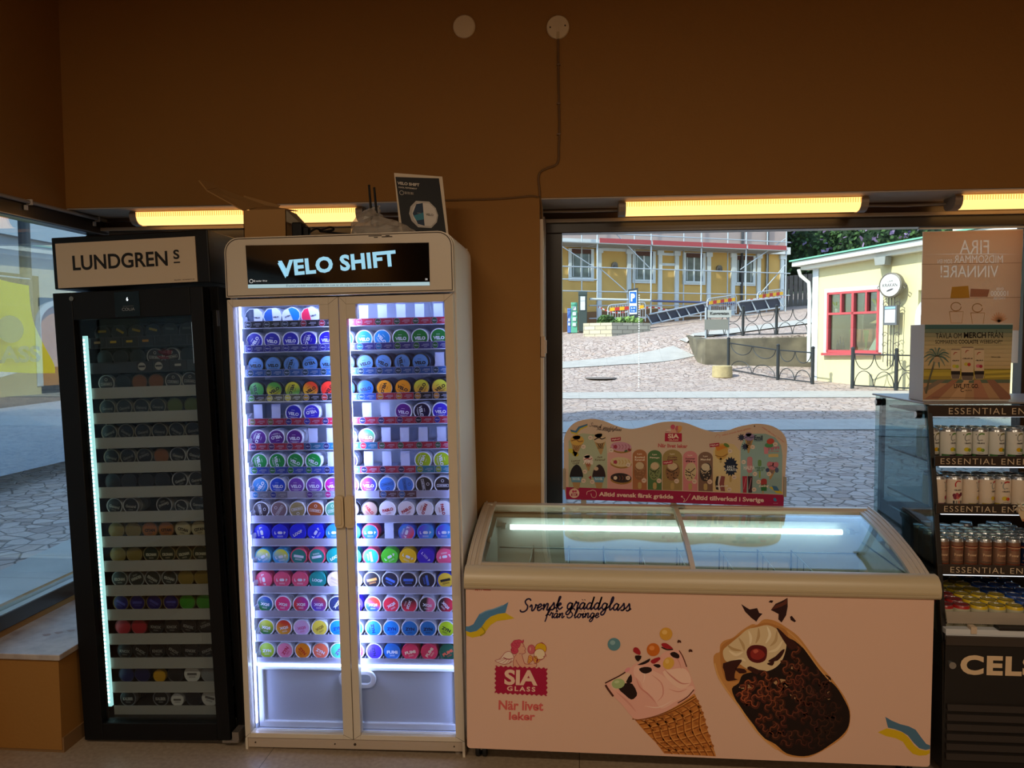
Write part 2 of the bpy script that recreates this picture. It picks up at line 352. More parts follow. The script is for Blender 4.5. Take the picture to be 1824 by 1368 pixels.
# ------------------------------------------------------------------ tall coolers and their tins
def cooler_matrix(x, y, lean, yaw): return Matrix.Translation((x, y, 0)) @ Matrix.Rotation(R(yaw), 4, 'Z') @ Matrix.Rotation(-R(lean), 4, 'Y')
VM = cooler_matrix(-1.30, 2.85, .95, .3)
LM = cooler_matrix(-1.965, 2.86, 2.0, .3)
LIPS = [1.679, 1.585, 1.490, 1.391, 1.298, 1.200, 1.106, 1.009, .912, .820, .723, .629, .530, .434, .340]
LLIPS = [1.616-.1003*i for i in range(16)]
PX = [.051+.0735*k for k in range(11)]
LX = [.112+.0705*k for k in range(6)]
TR_ = .0345
def tin_mesh():
    p = [(.0300, .0008), (.0318, -.0003), (.0338, .0002), (.0345, .0015), (.0345, .0085), (.0338, .0095), (.0338, .0105), (.0345, .0115), (.0345, .0200), (.0330, .0215), (.004, .0215)]
    me = MB().lathe(p, 28, (0, 0, 0), 'y').mesh('tin_body', [M('tin_white', '#e8ecf4', .35)])
    me.polygons.foreach_set('use_smooth', [True]*len(me.polygons)); me.set_sharp_from_angle(angle=R(38)); return me
TINB = tin_mesh()
LIDB = MB().lathe([(.0301, .0007), (.0001, .0005)], 28, (0, 0, 0), 'y').mesh('tin_label', [M('tin_white')])
def oct_pts(r): return [(r*k*math.cos(R(a)), r*k*math.sin(R(a))) for a, k in ((0, 1.04), (28, 1.02), (62, 1.0), (118, 1.0), (152, 1.02), (180, 1.04), (208, 1.02), (242, 1.0), (298, 1.0), (332, 1.02))]
OCTB = MB().prism(oct_pts(.036), XYZ, .0012, .021).ring(oct_pts(.036), oct_pts(.0335), XYZ, 0, .0012).mesh('octagonal_tin_body', [M('tin_white')])
OCTL = MB().add([(u, .0008, v) for u, v in oct_pts(.0335)], [tuple(range(10))]).mesh('octagonal_tin_label', [M('tin_white')])
LET = {}
def lettering(t):
    if t in LET: return LET[t]
    b = MB(); fn = lambda u, v: (u, -.0001, v)
    if t == 'VELO':
        add_text(b, 'VELO', fn, 0, -.003, w=.044, h=.0135, bold=.05, res=2)
        b.add([fn(-.0215, .0012), fn(-.0175, .0012), fn(-.0145, -.0075), fn(-.016, -.0095)], [(0, 1, 2, 3)])
        for x0, x1, z in ((-.010, .004, .0105), (-.018, .018, -.0155), (-.010, .010, -.0190)): b.box(x0, x1, -.0003, 0, z, z+.0012)
    elif t == 'OCT':
        add_text(b, 'VELO', fn, .0135, -.004, w=.024, h=.0065, bold=.05, res=2)
    elif t == 'LOOP':
        add_text(b, 'L', fn, -.019, -.001, h=.011, bold=.06, res=1); add_text(b, 'P', fn, .019, -.001, h=.011, bold=.06, res=2)
        b.add([fn(*p) for p in rrect(-.010, .010, -.006, .005, .005, n=3)], [tuple(range(16))])
        for z in (-.014, -.0175): b.box(-.012, .012, -.0003, 0, z, z+.0012)
    elif t == 'LOOP2':
        add_text(b, 'LOOP', fn, 0, -.002, w=.042, h=.012, bold=.05, res=2)
    elif t == 'ARROW':
        add_text(b, 'L', fn, -.019, 0, h=.010, bold=.06, res=1); add_text(b, 'P', fn, .019, 0, h=.010, bold=.06, res=2)
        for k in range(4): b.add([fn(-.012+.0055*k, .005), fn(-.010+.0055*k, .005), fn(-.006+.0055*k, 0), fn(-.010+.0055*k, -.005), fn(-.012+.0055*k, -.005), fn(-.008+.0055*k, 0)], [(0, 1, 2, 5), (5, 2, 3, 4)])
    elif t == 'BAR':
        b.box(-.020, .020, -.0003, 0, -.004, .006)
        for z in (-.010, -.014): b.box(-.014, .014, -.0003, 0, z, z+.0016)
    elif t == 'LUND':
        b.ring([(-.023, -.009), (.023, -.009), (.023, .002), (-.023, .002)], [(-.0218, -.0078), (.0218, -.0078), (.0218, .0008), (-.0218, .0008)], XYZ, -.0003, 0)
        add_text(b, 'LUNDGRENS', fn, 0, -.0035, w=.036, h=.0045, bold=.04, res=1)
        b.ring(arc(0, .015, .006, .006, n=10), arc(0, .015, .0045, .0045, n=10), XYZ, -.0003, 0)
    else:
        add_text(b, t, fn, 0, -.002, w=min(.044, .0125*len(t)), h=.013, bold=.055, res=2)
        for z in (-.0145, -.018): b.box(-.010, .010, -.0003, 0, z, z+.0012)
    LET[t] = b.mesh('lettering', [M('tin_white')]); return LET[t]
def setmat(o, m):
    o.material_slots[0].link = 'OBJECT'; o.material_slots[0].material = m
def place_tin(CM, x, y, z, rim, face, text, tcol, rot, label, group, octa=False, scale=1, parts=True, cat='tin'):
    o = link('octagonal_tin' if octa else 'pouch_tin', OCTB if octa else TINB); o.matrix_world = CM @ Matrix.Translation((x, y, z)) @ Matrix.Rotation(R(rot), 4, 'Y') @ Matrix.Scale(scale, 4)
    setmat(o, M('tin_rim_'+rim.lstrip('#'), rim, .35)); tag(o, label, cat, group)
    if parts:
        l = link('tin_label', OCTL if octa else LIDB, o)
        setmat(l, GRAD('lid_'+'_'.join(str(q) for q in face).replace('#', ''), *face) if len(face) > 1 else M('lid_'+face[0].lstrip('#'), face[0], .35))
        if text:
            e = link('lettering', lettering(text), o); setmat(e, M('ink_'+tcol.lstrip('#'), tcol, .45))
    return o
W = '#e8ecf4'; K = '#15161a'
T = {  # code: rim, printed face, lettering, ink, colour word
 'n': (W, ('#2218a8',), 'VELO', W, 'violet-blue'), 'a': (W, ('#1e8ed8',), 'VELO', W, 'sky blue'), 'g': (W, ('#137a32',), 'VELO', W, 'dark green'),
 's': (K, ('#5c8cc4',), 'VELO', K, 'steel blue dark-rimmed'), 'G': (K, ('#4fa03a', '#3a9040', 20, 1), 'VELO', K, 'green dark-rimmed'), 'Y': (K, ('#d6cc30', '#4f9c34', 40, .5), 'VELO', K, 'yellow-and-green'),
 'R': (K, ('#e0b028', '#cc3a22', 30, .6), 'VELO', K, 'red-and-yellow'), 'r': (K, ('#cf2f22',), 'VELO', K, 'red dark-rimmed'), 'b': (K, ('#1560d0',), 'VELO', K, 'bright blue dark-rimmed'),
 'o': (K, ('#f29a1e',), 'VELO', K, 'orange dark-rimmed'), 'y': (K, ('#e8a23c', '#cfd040', 40, .7), 'VELO', K, 'yellow dark-rimmed'), 'v': (W, ('#3a2cc0',), 'VELO', W, 'indigo'),
 'p': (W, ('#5c1c86',), 'VELO', W, 'purple'), 'k': (W, ('#17123c',), 'VELO', W, 'near-black navy'), 'x': (W, ('#e2304a', '#2fa77a', 60, .8), 'VELO', W, 'red-and-green'),
 'e': (W, ('#0f8f3e',), 'VELO', W, 'green'), 'l': (W, ('#a3bf1e',), 'VELO', W, 'lime'), 'q': (W, ('#6a3ca8', '#7a48b4', 0, 1), 'VELO', W, 'plum purple'), 'c': (W, ('#1f86d2',), 'VELO', W, 'mid blue'),
 'd': (W, ('#1848c4',), 'VELO', W, 'royal blue'), 'm': (W, ('#c21a8c', '#3c3cc8', 10, .7), 'VELO', W, 'magenta'), '1': (W, ('#3f78cc',), 'LUND', '#16264e', 'cornflower blue'),
 '2': (W, ('#1c1b22',), 'LUND', W, 'black-faced'), '3': (W, ('#3a3440',), 'LUND', W, 'charcoal'), '4': (W, ('#85707c',), 'LUND', W, 'mauve grey'), '5': (W, ('#a0946a',), 'LUND', W, 'olive beige'),
 '6': (W, ('#9c4e26',), 'LUND', W, 'rust brown'), '7': (W, ('#4a8a72',), 'LUND', W, 'sage green'), '8': (K, ('#a2877a',), 'PABLO', '#9c1c1c', 'tan dark-rimmed'), '9': (W, ('#e2dfe8',), 'PABLO', '#a01832', 'white red-lettered'),
 'A': ('#1a2ee0', ('#1a2ee0',), 'LOOP', W, 'solid ultramarine'), 'B': ('#1a2ee0', ('#1a2ee0',), 'LOOP2', W, 'ultramarine'), 'C': ('#2a86e0', ('#2a86e0',), 'LOOP', W, 'solid light blue'), 'D': ('#e84a6a', ('#1c78dc',), 'LOOP', W, 'blue pink-rimmed'),
 'E': ('#3a6ce0', ('#3f8ce4', '#e24460', 70, .7), 'LOOP', W, 'blue-and-red'), 'F': ('#3f8ce4', ('#5a3cd8', '#3aa0e8', -20, .8), 'LOOP', W, 'violet-and-blue'), 'H': ('#48b0d8', ('#3aa0e8', '#dfe040', 50, .8), 'LOOP', W, 'yellow-and-blue'),
 'I': ('#e04a68', ('#0f7f7c',), 'BAR', W, 'teal pink-rimmed'), 'J': ('#0f8a88', ('#0f8a88',), 'LOOP2', W, 'solid teal'), 'L': ('#e04a68', ('#2ab4b8',), 'BAR', W, 'turquoise pink-rimmed'), 'N': ('#4cc030', ('#4cc030',), 'LOOP', W, 'bright green'),
 'O': ('#f0c01c', ('#f0c01c',), 'LOOP', W, 'sunny yellow'), 'P': ('#3a20c0', ('#3a20c0',), 'ARROW', W, 'deep indigo'), 'Q': ('#ee5c86', ('#ee5c86',), 'LOOP', W, 'solid pink'), 'S': ('#e8d8cc', ('#f0ded2',), 'BAR', '#c8b4a8', 'cream'),
 'T': (W, ('#e4e4ec',), 'BAR', '#b03050', 'plain white'), 'U': (W, ('#23222c',), 'BAR', '#e09a4c', 'black orange-striped'), 'V': (W, ('#24263a',), 'BAR', '#4a7ae0', 'black blue-striped'), 'X': ('#1c3cb0', ('#e8c23a',), 'BAR', K, 'yellow blue-rimmed'),
 'Z': (W, ('#1c8c3c', '#1c4cb0', 70, .8), 'XQS', W, 'green-and-blue'), '!': (W, ('#e8306c', '#f04898', 0, 1), 'XQS', W, 'hot pink'), '@': (W, ('#d83a3a', '#b838a8', 20, .8), 'XQS', W, 'red-and-magenta'), '#': (W, ('#4a3cb8', '#b04050', 60, .8), 'XQS', W, 'purple-and-red'),
 '$': (W, ('#23305c',), 'XQS', W, 'dark navy'), '%': (W, ('#2c6ad8', '#d8402c', 60, .4), 'XQS', W, 'blue-and-orange'), '^': (W, ('#e02c48',), 'XQS', W, 'crimson'), '&': (W, ('#221c2c', '#e0304c', 30, .6), 'XQS', W, 'black-and-red'),
 '*': (W, ('#26242c', '#f07aa4', 0, .2), 'XQS', W, 'black-and-pink'), '(': (W, ('#1f8040', '#c8d020', 90, .8), 'XQS', W, 'green-and-yellow'), ')': (W, ('#e0a020', '#e0402c', 60, .6), 'XQS', W, 'amber-and-red'), '-': (W, ('#ddb8e8',), 'XQS', '#d868b0', 'lilac'),
 '=': (W, ('#f0dc50',), 'XQS', '#8c7428', 'pale yellow'), '+': (W, ('#1a8ae4',), 'ZYN', '#0c2c9c', 'azure'), '{': (W, ('#1878c8',), 'ZYN', '#0a2058', 'cerulean'), '}': (W, ('#b8dc28',), 'ZYN', '#1c3420', 'lime-and-white'),
 '[': (W, ('#a8d030',), 'ZYN', W, 'apple green'), ']': (W, ('#f494c0',), 'ZYN', '#d01c58', 'candy pink'), ';': (W, ('#f09018',), 'ZYN', '#c02c10', 'bright orange'), ':': (W, ('#f07458',), 'ZYN', W, 'coral'),
 '<': (W, ('#4ac89c',), 'ZYN', '#6a2c9c', 'mint'), '>': (W, ('#8c3c6c',), 'ZYN', '#3a1440', 'wine'), '?': (W, ('#3c28b8',), 'ZYN', '#140c48', 'ink blue'), '/': ('#2070c8', ('#2070c8',), 'FUMi', W, 'solid mid blue'),
 '|': ('#ea3c62', ('#ea3c62',), 'FUMi', '#f8e4c0', 'solid raspberry'), '~': ('#12604c', ('#12604c',), 'FUMi', '#f06a4a', 'bottle green')}
ROWS = ['',
 'nnnnnaaaggg', 'ssssssssss.', 'GYYRrbbooyy', '..nv....pkv', 'ppp..xx....', 'eeee.v...ll', 'cdqqmqm1122', '3456788999 '.replace(' ', '9'), 'AABACCD.EFF', 'HHIIJJLNOPQ', 'QQQJSTUVVVX', 'Z!@#$P%^&*&', '()-=++++{{}', '[];:<>?/||~']
ROWS[11] = 'QQQJSTUVVVX'
rng = random.Random(11)
def jitter_rot():
    return rng.choice([0, 0, 8, -12, 25, -30, 48, -55, 80, 110, 170])
STK = MB(); STKK = MB(); STKC = MB()
def deep(CM, x, z, y0, n, mb):
    mb.T = CM
    for k in range(n):
        y = y0+.0222*k; dx = rng.uniform(-.001, .001)
        mb.lathe([(.0300, y+.0008), (.0338, y), (.0345, y+.0015), (.0345, y+.0205)], 22, (x+dx, 0, z), 'y')
nf = 0
for r in range(15):
    z = LIPS[r]-.019+TR_+.001
    if r == 0:
        cnt = 0
        for k, (c1, rot) in enumerate((('#20324e', 0), ('#2a5ea8', -4), ('#1c7ed8', 158), ('#e02c50', -14))):
            place_tin(VM, .053+.0755*k, .087, z+.001, W, (c1, '#d8dde8', 0, .02), 'OCT', '#30343c', rot, '%s-and-white octagonal tin, %s from the left on the top shelf of the white cooler' % (['navy', 'denim blue', 'sky blue', 'red'][k], ORD[k]), 'octagonal tins on the top shelf', octa=True); cnt += 1
            for j in range(1, 4):
                o = link('octagonal_tin', OCTB); o.matrix_world = VM @ Matrix.Translation((.053+.0755*k, .087+.0222*j, z+.001)) @ Matrix.Rotation(R(rot), 4, 'Y')
                tag(o, 'white octagonal tin, %s behind the %s front one, top shelf of the white cooler' % (['one', 'two', 'three'][j-1], ORD[k]), 'tin', 'octagonal tins on the top shelf')
        continue
    row = ROWS[r]; idx = 0
    for k, ch in enumerate(row[:11]):
        if ch == '.': continue
        rim, face, tx, tc, word = T[ch]
        sc = 1.0 if r > 0 else 1
        rot = jitter_rot() if not (r == 1 and k in (2, 4, 9, 10)) else 0
        place_tin(VM, PX[k]+rng.uniform(-.0015, .0015), .087, z, rim, face, tx, tc, rot, '%s round tin, %s from left on the %s shelf of the white cooler' % (word, ORD[idx], ORD[r]), 'round tins in the front row of the white cooler')
        nd = rng.randint(3, 6) if r in (4, 5, 6) else rng.randint(6, 7)
        if nf < 146:
            o = link('pouch_tin', TINB); o.matrix_world = VM @ Matrix.Translation((PX[k]+rng.uniform(-.001, .001), .1092, z)); setmat(o, M('tin_rim_'+rim.lstrip('#'), rim, .35) if rim != K else M('tin_side_grey', '#6c7686', .35))
            tag(o, 'round tin right behind the %s front tin on the %s shelf of the white cooler' % (ORD[idx], ORD[r]), 'tin', 'round tins in the second row of the white cooler'); nf += 1
            deep(VM, PX[k], z, .1092+.0222, nd-2, STKK if rim == K else STKC if rim != W else STK)
        idx += 1
for mb, m, w in ((STK, M('tin_rim_'+W.lstrip('#')), 'white'), (STKK, M('tin_side_grey', '#6c7686', .35), 'dark'), (STKC, M('tin_rim_mixed', '#5a6ac0', .35), 'coloured')):
    tag(mb.obj('stacked_tins', m, smooth=True), 'stacks of %s-rimmed tins running back behind the front ones in the white cooler' % w, 'tins', kind='stuff')

# ---- the white double-door cooler
cream = M('cream_enamel', '#ccc0ac', .35, spec=.5)
wint = M('white_liner', '#cfd6e4', .45)
v = empty('display_cooler', 'tall cream double-door cooler full of round tins, lit bluish white inside', 'cooler', mat=VM)
out = rrect(-.012, .868, .035, 1.995, .055, 'tl tr'); inn = rrect(.012, .845, .045, 1.96, .03, 'tl tr')
b = MB(); b.ring(out, inn, XYZ, .03, .47); b.box(.0, .855, .45, .47, .04, 1.98); b.box(.0, .855, .03, .46, .035, .045)
b.obj('cabinet', M('white_cabinet_side', '#efe9de', .35), v, smooth=True)
b = MB(); b.box(.013, .016, .035, .45, .045, 1.76); b.box(.841, .844, .035, .45, .045, 1.76); b.box(.013, .844, .262, .27, .306, 1.76); b.box(.013, .844, .035, .45, 1.750, 1.762); b.box(.013, .844, .035, .45, .045, .05)
b.obj('liner', wint, v)
# header with the screen
b = MB(); b.prism(rrect(-.010, .866, 1.768, 1.993, .055, 'tl tr'), XYZ, -.012, .031); h = b.obj('header', cream, v, smooth=True, bevel=.004)
b = MB(); b.ring(rrect(-.006, .862, 1.772, 1.989, .052, 'tl tr'), rrect(-.003, .859, 1.775, 1.986, .05, 'tl tr'), XYZ, -.0126, -.011); b.obj('seam', M('dark_seam', '#3a2e22', .7), h)
HV = homo([0.0022243713, -9.3989567e-05, -0.86187403, 4.9481678e-05, -0.0022155398, 2.9272148, 6.14695e-05, -4.30272e-05, 1.0])
scr = empty  # (screen follows)
q = [HV(440, 438), HV(765, 433), HV(767, 509), HV(445, 514)]
b = MB(); b.prism(q, XYZ, -.0145, -.0118); sc_ = b.obj('sign_screen', M('black_screen', '#070708', .06, spec=.6), v)
vf = lambda px, py, y=-.0150: (HV(px, py)[0], y, HV(px, py)[1])
b = MB(); add_text(b, 'VELO SHIFT', lambda u, w: vf(u, -w), 603, -470, w=209, h=29, ang=5.3, bold=.04, spacing=1.06)
b.add([vf(497, 469.5), vf(503, 468.5), vf(513, 492), vf(511, 496)], [(0, 1, 2, 3)])
b.obj('lettering', M('lit_sign_lettering', '#9fd6f2', .5, emit='#8fd0f0', es=.75), sc_)
b = MB(); b.add([vf(444.5, 507.4), vf(766.5, 502.6), vf(767, 509), vf(445, 514)], [(0, 1, 2, 3)]); b.obj('notice_strip', M('lit_strip', '#b8d8e4', .5, emit='#a8d4e6', es=.55), sc_)
b = MB(); add_text(b, 'Denna produkt innehåller nikotin som är ett mycket beroendeframkallande ämne.', lambda u, w: vf(u, -w, -.0153), 606, -508.6, w=186, h=4.6, ang=.85, bold=0, res=1); b.obj('notice_text', ink('#1c2c34'), sc_)
b = MB(); add_text(b, 'Ej under 18 år', lambda u, w: vf(u, -w, -.0153), 467, -501.3, w=24, h=4.2, ang=.8, bold=.02, res=1); 
b.obj('age_notice_text', M('lit_notice', '#e0e4e8', .5, emit='#d8dcE0', es=.4), sc_)
b = MB()
for x0, x1, z in ((.55, .60, 1.983), (.57, .585, 1.977), (.60, .64, 1.978), (.615, .63, 1.982)): b.box(x0, x1, -.0135, -.012, z-.002, z+.001)
b.obj('scuff', ink('#2c2018'), h)
b = MB(); b.ring(arc(450.5, -501.3, 3.6, 3.6, n=14), arc(450.5, -501.3, 2.6, 2.6, n=14), lambda u, w, k: vf(u, -w, k), -.0153, -.015); b.obj('age_symbol', M('lit_notice'), sc_)
b = MB(); add_text(b, '18', lambda u, w: vf(u, -w, -.0153), 761, -498, w=4, h=4, res=1); b.obj('small_symbol', M('lit_notice'), sc_)
# doors
def door(x0, x1, gx0, gx1, notch, hx):
    d = MB(); y0, y1 = -.012, .026
    a = [(x0, .046), (x1, .046), (x1, 1.760), (x0, 1.760)]
    if notch > 0: inn_ = [(gx0, .065), (gx1, .065), (gx1, 1.672), (gx1-notch+.008, 1.672), (gx1-notch, 1.680), (gx1-notch, 1.732), (gx0, 1.732)]
    else: inn_ = [(gx0, .065), (gx1, .065), (gx1, 1.732), (gx0-notch, 1.732), (gx0-notch, 1.680), (gx0-notch-.008, 1.672), (gx0, 1.672)]
    d.box(x0, gx0, y0, y1, .046, 1.760); d.box(gx1, x1, y0, y1, .046, 1.760); d.box(gx0, gx1, y0, y1, .046, .065); d.box(gx0, gx1, y0, y1, 1.732, 1.760)
    if notch > 0: d.box(gx1-notch, gx1, y0, y1, 1.676, 1.732)
    else: d.box(gx0, gx0-notch, y0, y1, 1.676, 1.732)
    o = d.obj('door', cream, v, bevel=.0015)
    e = MB()   # mitre joints
    for cx, cz, ix, iz in ((x0, 1.760, gx0, 1.732), (x1, 1.760, gx1, 1.732), (x0, .046, gx0, .065), (x1, .046, gx1, .065)):
        e.add([(cx, y0-.0004, cz), (ix, y0-.0004, iz), (ix, y0-.0004, iz+.0014), (cx, y0-.0004, cz+.0014)], [(0, 1, 2, 3)])
    e.obj('mitre_joint', M('dark_seam'), o)
    MB().box(gx0-.004, gx1+.004, .004, .009, .060, 1.737).obj('glass_pane', GLASS('cooler_glass', '#eef3ff', r0=.018), o)
    MB().prism([(u+hx, w+.945) for u, w in rrect(-.018, .018, -.062, .062, .012, n=3)], XYZ, -.030, -.011).prism([(u+hx, w+.945) for u, w in rrect(-.010, .010, -.05, .05, .006, n=3)], XYZ, -.034, -.030).obj('handle', M('handle_cream', '#cdb896', .4), o, bevel=.002)
    return o
door(-.008, .4245, .014, .386, .036, .405)
door(.4275, .862, .455, .828, -.036, .446)
b = MB(); b.box(-.006, .861, -.006, .03, .005, .044, 0); b.box(-.008, .002, -.014, .03, -.002, .046, 1); b.box(.853, .863, -.014, .03, -.014, .046, 1)
b.obj('kick_plate', [M('kick_plate', '#b3a290', .4), cream], v, bevel=.001)
for x in (.35, .43, .03, .82): MB().cyl((x, -.006, .025), (x, -.009, .025), .005 if x == .43 else .0028, n=10).obj('screw', M('dark_screw'), v)
for x, z in ((.03, -.0), (.10, -.001), (.83, -.014)):
    MB().cyl((x, .02, .006), (x, .02, z-.0), .012, n=10).cyl((x, .4, .036), (x, .4, z), .014, n=10).obj('foot', M('foot_grey', '#8c8076', .5), v)
# light strips inside the cabinet
led_w = M('cold_led_strip', '#ffffff', .5, emit='#c4d2ff', es=13)
led_m = M('added_middle_strip', '#ffffff', .5, emit='#c4d2ff', es=62)
led_b = M('cold_led_bar', '#ffffff', .5, emit='#d8f2ff', es=14)
for x in (.0165, .8365):
    MB().box(x, x+.004, .037, .046, .08, 1.74).obj('light_strip', led_w, v)
MB().box(.400, .412, .030, .036, .33, 1.74).obj('light_strip', led_m, v); MB().box(.440, .452, .030, .036, .33, 1.74).obj('light_strip', led_m, v)  # extra hidden strips added behind the centre stiles to brighten the tins
MB().box(.05, .80, .04, .06, 1.744, 1.749).obj('light_strip', led_w, v)
MB().box(.022, .812, .054, .060, .3075, .3145).obj('light_bar', led_b, v)
# drawer
dr = MB().ring([(.020, .052), (.838, .052), (.838, .306), (.020, .306)], [(.042, .078), (.815, .078), (.815, .288), (.042, .288)], XYZ, .060, .085).obj('drawer', M('drawer_white', '#d4dae6', .4), v, bevel=.003)
MB().box(.040, .817, .072, .076, .076, .290).obj('drawer_panel', M('frosted_drawer_panel', '#b4bdd2', .35, noise=(3, '#bec7da', .3)), dr)
MB().ring([(u, w) for u, w in rrect(.355, .505, .222, .292, .034)], [(u, w) for u, w in rrect(.375, .485, .240, .276, .018)], XYZ, .050, .062).obj('drawer_handle', M('drawer_white'), dr, bevel=.003)
# shelves with lips, pusher plates, price cards
lipm = M('lilac_plastic_lip', '#9a9cb8', .3); lipw = M('lip_edge', '#cdd6ee', .4)
CARDBG = {1: '#2a2c72', 2: '#1c4a86', 3: '#191a22', 4: '#9c1c3c', 5: '#9c1c3c', 6: '#22409c', 7: '#7c7f92'}
PUSH = MB().box(-.018, .018, 0, .0015, -.012, .052).box(-.003, .003, .0015, .03, -.012, .0).mesh('pusher_plate', [M('pusher_white', '#c9d3f2', .4)])
DIV = None
def card_mesh(key, bg, circ, tx='VELO'):
    b = MB(); b.box(-.0362, .0362, 0, .0008, -.0125, .0125, 0)
    b.add([(-.020+.0122*math.cos(R(a)), -.0004, .0122*math.sin(R(a))) for a in range(0, 360, 20)], [tuple(range(18))], 1)
    b.ring([(u-.020, w) for u, w in arc(0, 0, .0124, .0124, n=18)], [(u-.020, w) for u, w in arc(0, 0, .0116, .0116, n=18)], XYZ, -.0006, 0, 2)
    add_text(b, tx, lambda u, w: (u, -.0008, w), -.020, 0, w=.018, h=.0052, bold=.05, mi=2, res=1)
    for x0, x1, z in ((.006, .030, .003), (.000, .030, -.0015), (.010, .022, -.007)): b.box(x0, x1, -.0005, 0, z, z+.0016, 2)
    return b.mesh('price_card', [M('card_'+bg.lstrip('#'), bg, .4), M('card_'+circ.lstrip('#'), circ, .4), M('card_ink', '#a9adbf', .5)])
CM_ = {}
def card(bg, circ):
    if (bg, circ) not in CM_: CM_[(bg, circ)] = card_mesh(0, bg, circ)
    return CM_[(bg, circ)]
for r in range(15):
    zl = LIPS[r]; b = MB()
    b.box(.018, .838, .062, .262, zl-.0225, zl-.0195, 1)
    b.box(.020, .838, .058, .061, zl-.028, zl, 0); b.box(.020, .838, .056, .063, zl-.0295, zl-.0275, 1)
    b.box(.016, .022, .054, .12, zl-.03, zl+.016, 1); b.add([(.022, .066, zl), (.030, .10, zl), (.030, .10, zl+.018), (.022, .085, zl+.018)], [(0, 1, 2, 3)], 1)
    for k in range(12): x = .051-.0368+.0735*k; b.box(x-.0007, x+.0007, .085, .26, zl-.02, zl-.004, 1)
    sh = b.obj('shelf', [lipm, lipw], v)
    row = ROWS[r] if r else '....xx.....'
    if r == 0: row = 'tttt.......'
    for k in range(11):
        if row[k] == '.':
            p = link('pusher_plate', PUSH, sh); p.location = (PX[k], .096, zl+.0)
        if r <= 6 or (r == 7 and k in (0, 1, 3, 4, 7, 8)):
            bg = CARDBG.get(r, '#1c1a24')
            if r == 0: bg = '#1b1a24' if k < 5 else '#a02040'
            if r == 3: bg = '#1b1a20' if k < 5 or k > 8 else '#1f4ca0' if k < 7 else '#9c2238'
            if r == 5: bg = '#9c1c3c' if k < 3 or k > 6 else '#1c6088'
            if r == 6: bg = '#22409c' if k < 5 else '#9c1c3c' if k in (6, 7, 8) else '#1c6c88'
            if r == 7: bg = '#6f7386' if k < 7 else '#4a2a38'
            circ = '#20206a'
            if r == 0: circ = '#26344c' if k < 3 else '#b0243c' if k < 5 else '#c0506c' if k < 7 else '#3a6a4c'
            elif row[k] in T: circ = T[row[k]][1][0]
            elif r == 4: circ = '#8c8452' if k < 2 else '#2c2a80'
            elif r == 5: circ = '#2c2a80' if k < 7 else '#4a7a58'
            if r == 2: circ = '#1c4a64'
            # darker printed miniature of the lid
            c = tuple(int(circ.lstrip('#')[i:i+2], 16) for i in (0, 2, 4)); circ = '#%02x%02x%02x' % tuple(int(q_*.75) for q_ in c)
            p = link('price_card', card(bg, circ), sh); p.location = (PX[k]+.012 if PX[k] < .78 else PX[k]+.010, .0568, zl-.014)
            if k == 10: p.scale.x = .92

# ---- the narrow black cooler
blk = M('black_enamel', '#070708', .35, spec=.3); blk2 = M('black_plastic', '#050506', .5, spec=.25)
l = empty('display_cooler', 'narrow black single-door cooler with dark snuff tins and a cold light strip at its left', 'cooler', mat=LM)
b = MB(); b.box(0, .03, .03, .50, .03, 1.795); b.box(.60, .632, .03, .50, .03, 1.795); b.box(0, .632, .48, .50, .03, 1.795); b.box(.03, .60, .03, .50, .03, .075); b.box(0, .632, .03, .50, 1.70, 1.795)
b.obj('cabinet', blk, l, bevel=.003)
h = MB().box(-.008, .622, -.012, .50, 1.808, 2.008).obj('header', blk, l, bevel=.004)
sg = MB().box(.010, .573, -.0165, -.011, 1.812, 1.984).obj('sign_panel', M('sign_cream', '#c4b196', .4), h)
b = MB(); add_text(b, 'LUNDGREN', lambda u, w: (u, -.0172, w), .268, 1.906, w=.384, h=.058, bold=.022, res=5); add_text(b, 'S', lambda u, w: (u, -.0172, w), .496, 1.919, w=.024, h=.036, bold=.03, res=5); b.box(.484, .509, -.0175, -.0165, 1.886, 1.891)
b.obj('lettering', ink('#15110e'), sg)
b = MB(); add_text(b, 'BILDEN   ROKFRITT.SE', lambda u, w: (u, -.0172, w), .522, 1.8215, w=.08, h=.004, res=1); b.obj('small_print', ink('#4a3c30'), sg)
d = MB(); x0, x1 = -.006, .598; gx0, gx1, gz0, gz1 = .072, .545, .082, 1.685
d.box(x0, gx0, -.03, .02, .012, 1.792); d.box(gx1, x1, -.03, .02, .012, 1.792); d.box(gx0, gx1, -.03, .02, .012, gz0); d.box(gx0, gx1, -.03, .02, gz1, 1.792)
do = d.obj('door', blk2, l, bevel=.003)
MB().box(gx0-.005, gx1+.005, -.012, -.007, gz0-.005, gz1+.005).obj('glass_pane', GLASS('black_cooler_glass', '#e4e8ea', r0=.025), do)
MB().cyl((.073, -.030, 1.768), (.073, -.036, 1.768), .009, n=18).obj('lock', M('lock_metal', '#8c8478', .35, .9), do)
dp = MB().box(.245, .345, -.0325, -.029, 1.690, 1.785).obj('display_panel', M('black_gloss', '#030304', .12), do)
b = MB(); add_text(b, '6', lambda u, w: (u, -.0331, w), .297, 1.757, w=.008, h=.015, bold=.02, res=2); b.obj('lit_digit', M('lit_digit', '#ffffff', .5, emit='#e8f6ff', es=1.3), dp)
b = MB(); add_text(b, 'COLIA', lambda u, w: (u, -.0331, w), .299, 1.718, w=.052, h=.012, bold=.01, res=3); b.box(.278, .32, -.0334, -.0325, 1.729, 1.7298); b.obj('lettering', ink('#8a8c90'), dp)
b = MB().box(.565, .630, -.032, .03, .004, .014).box(.605, .632, -.028, .03, .004, .045).obj('hinge', M('hinge_metal', '#9a9086', .35, .8), l)
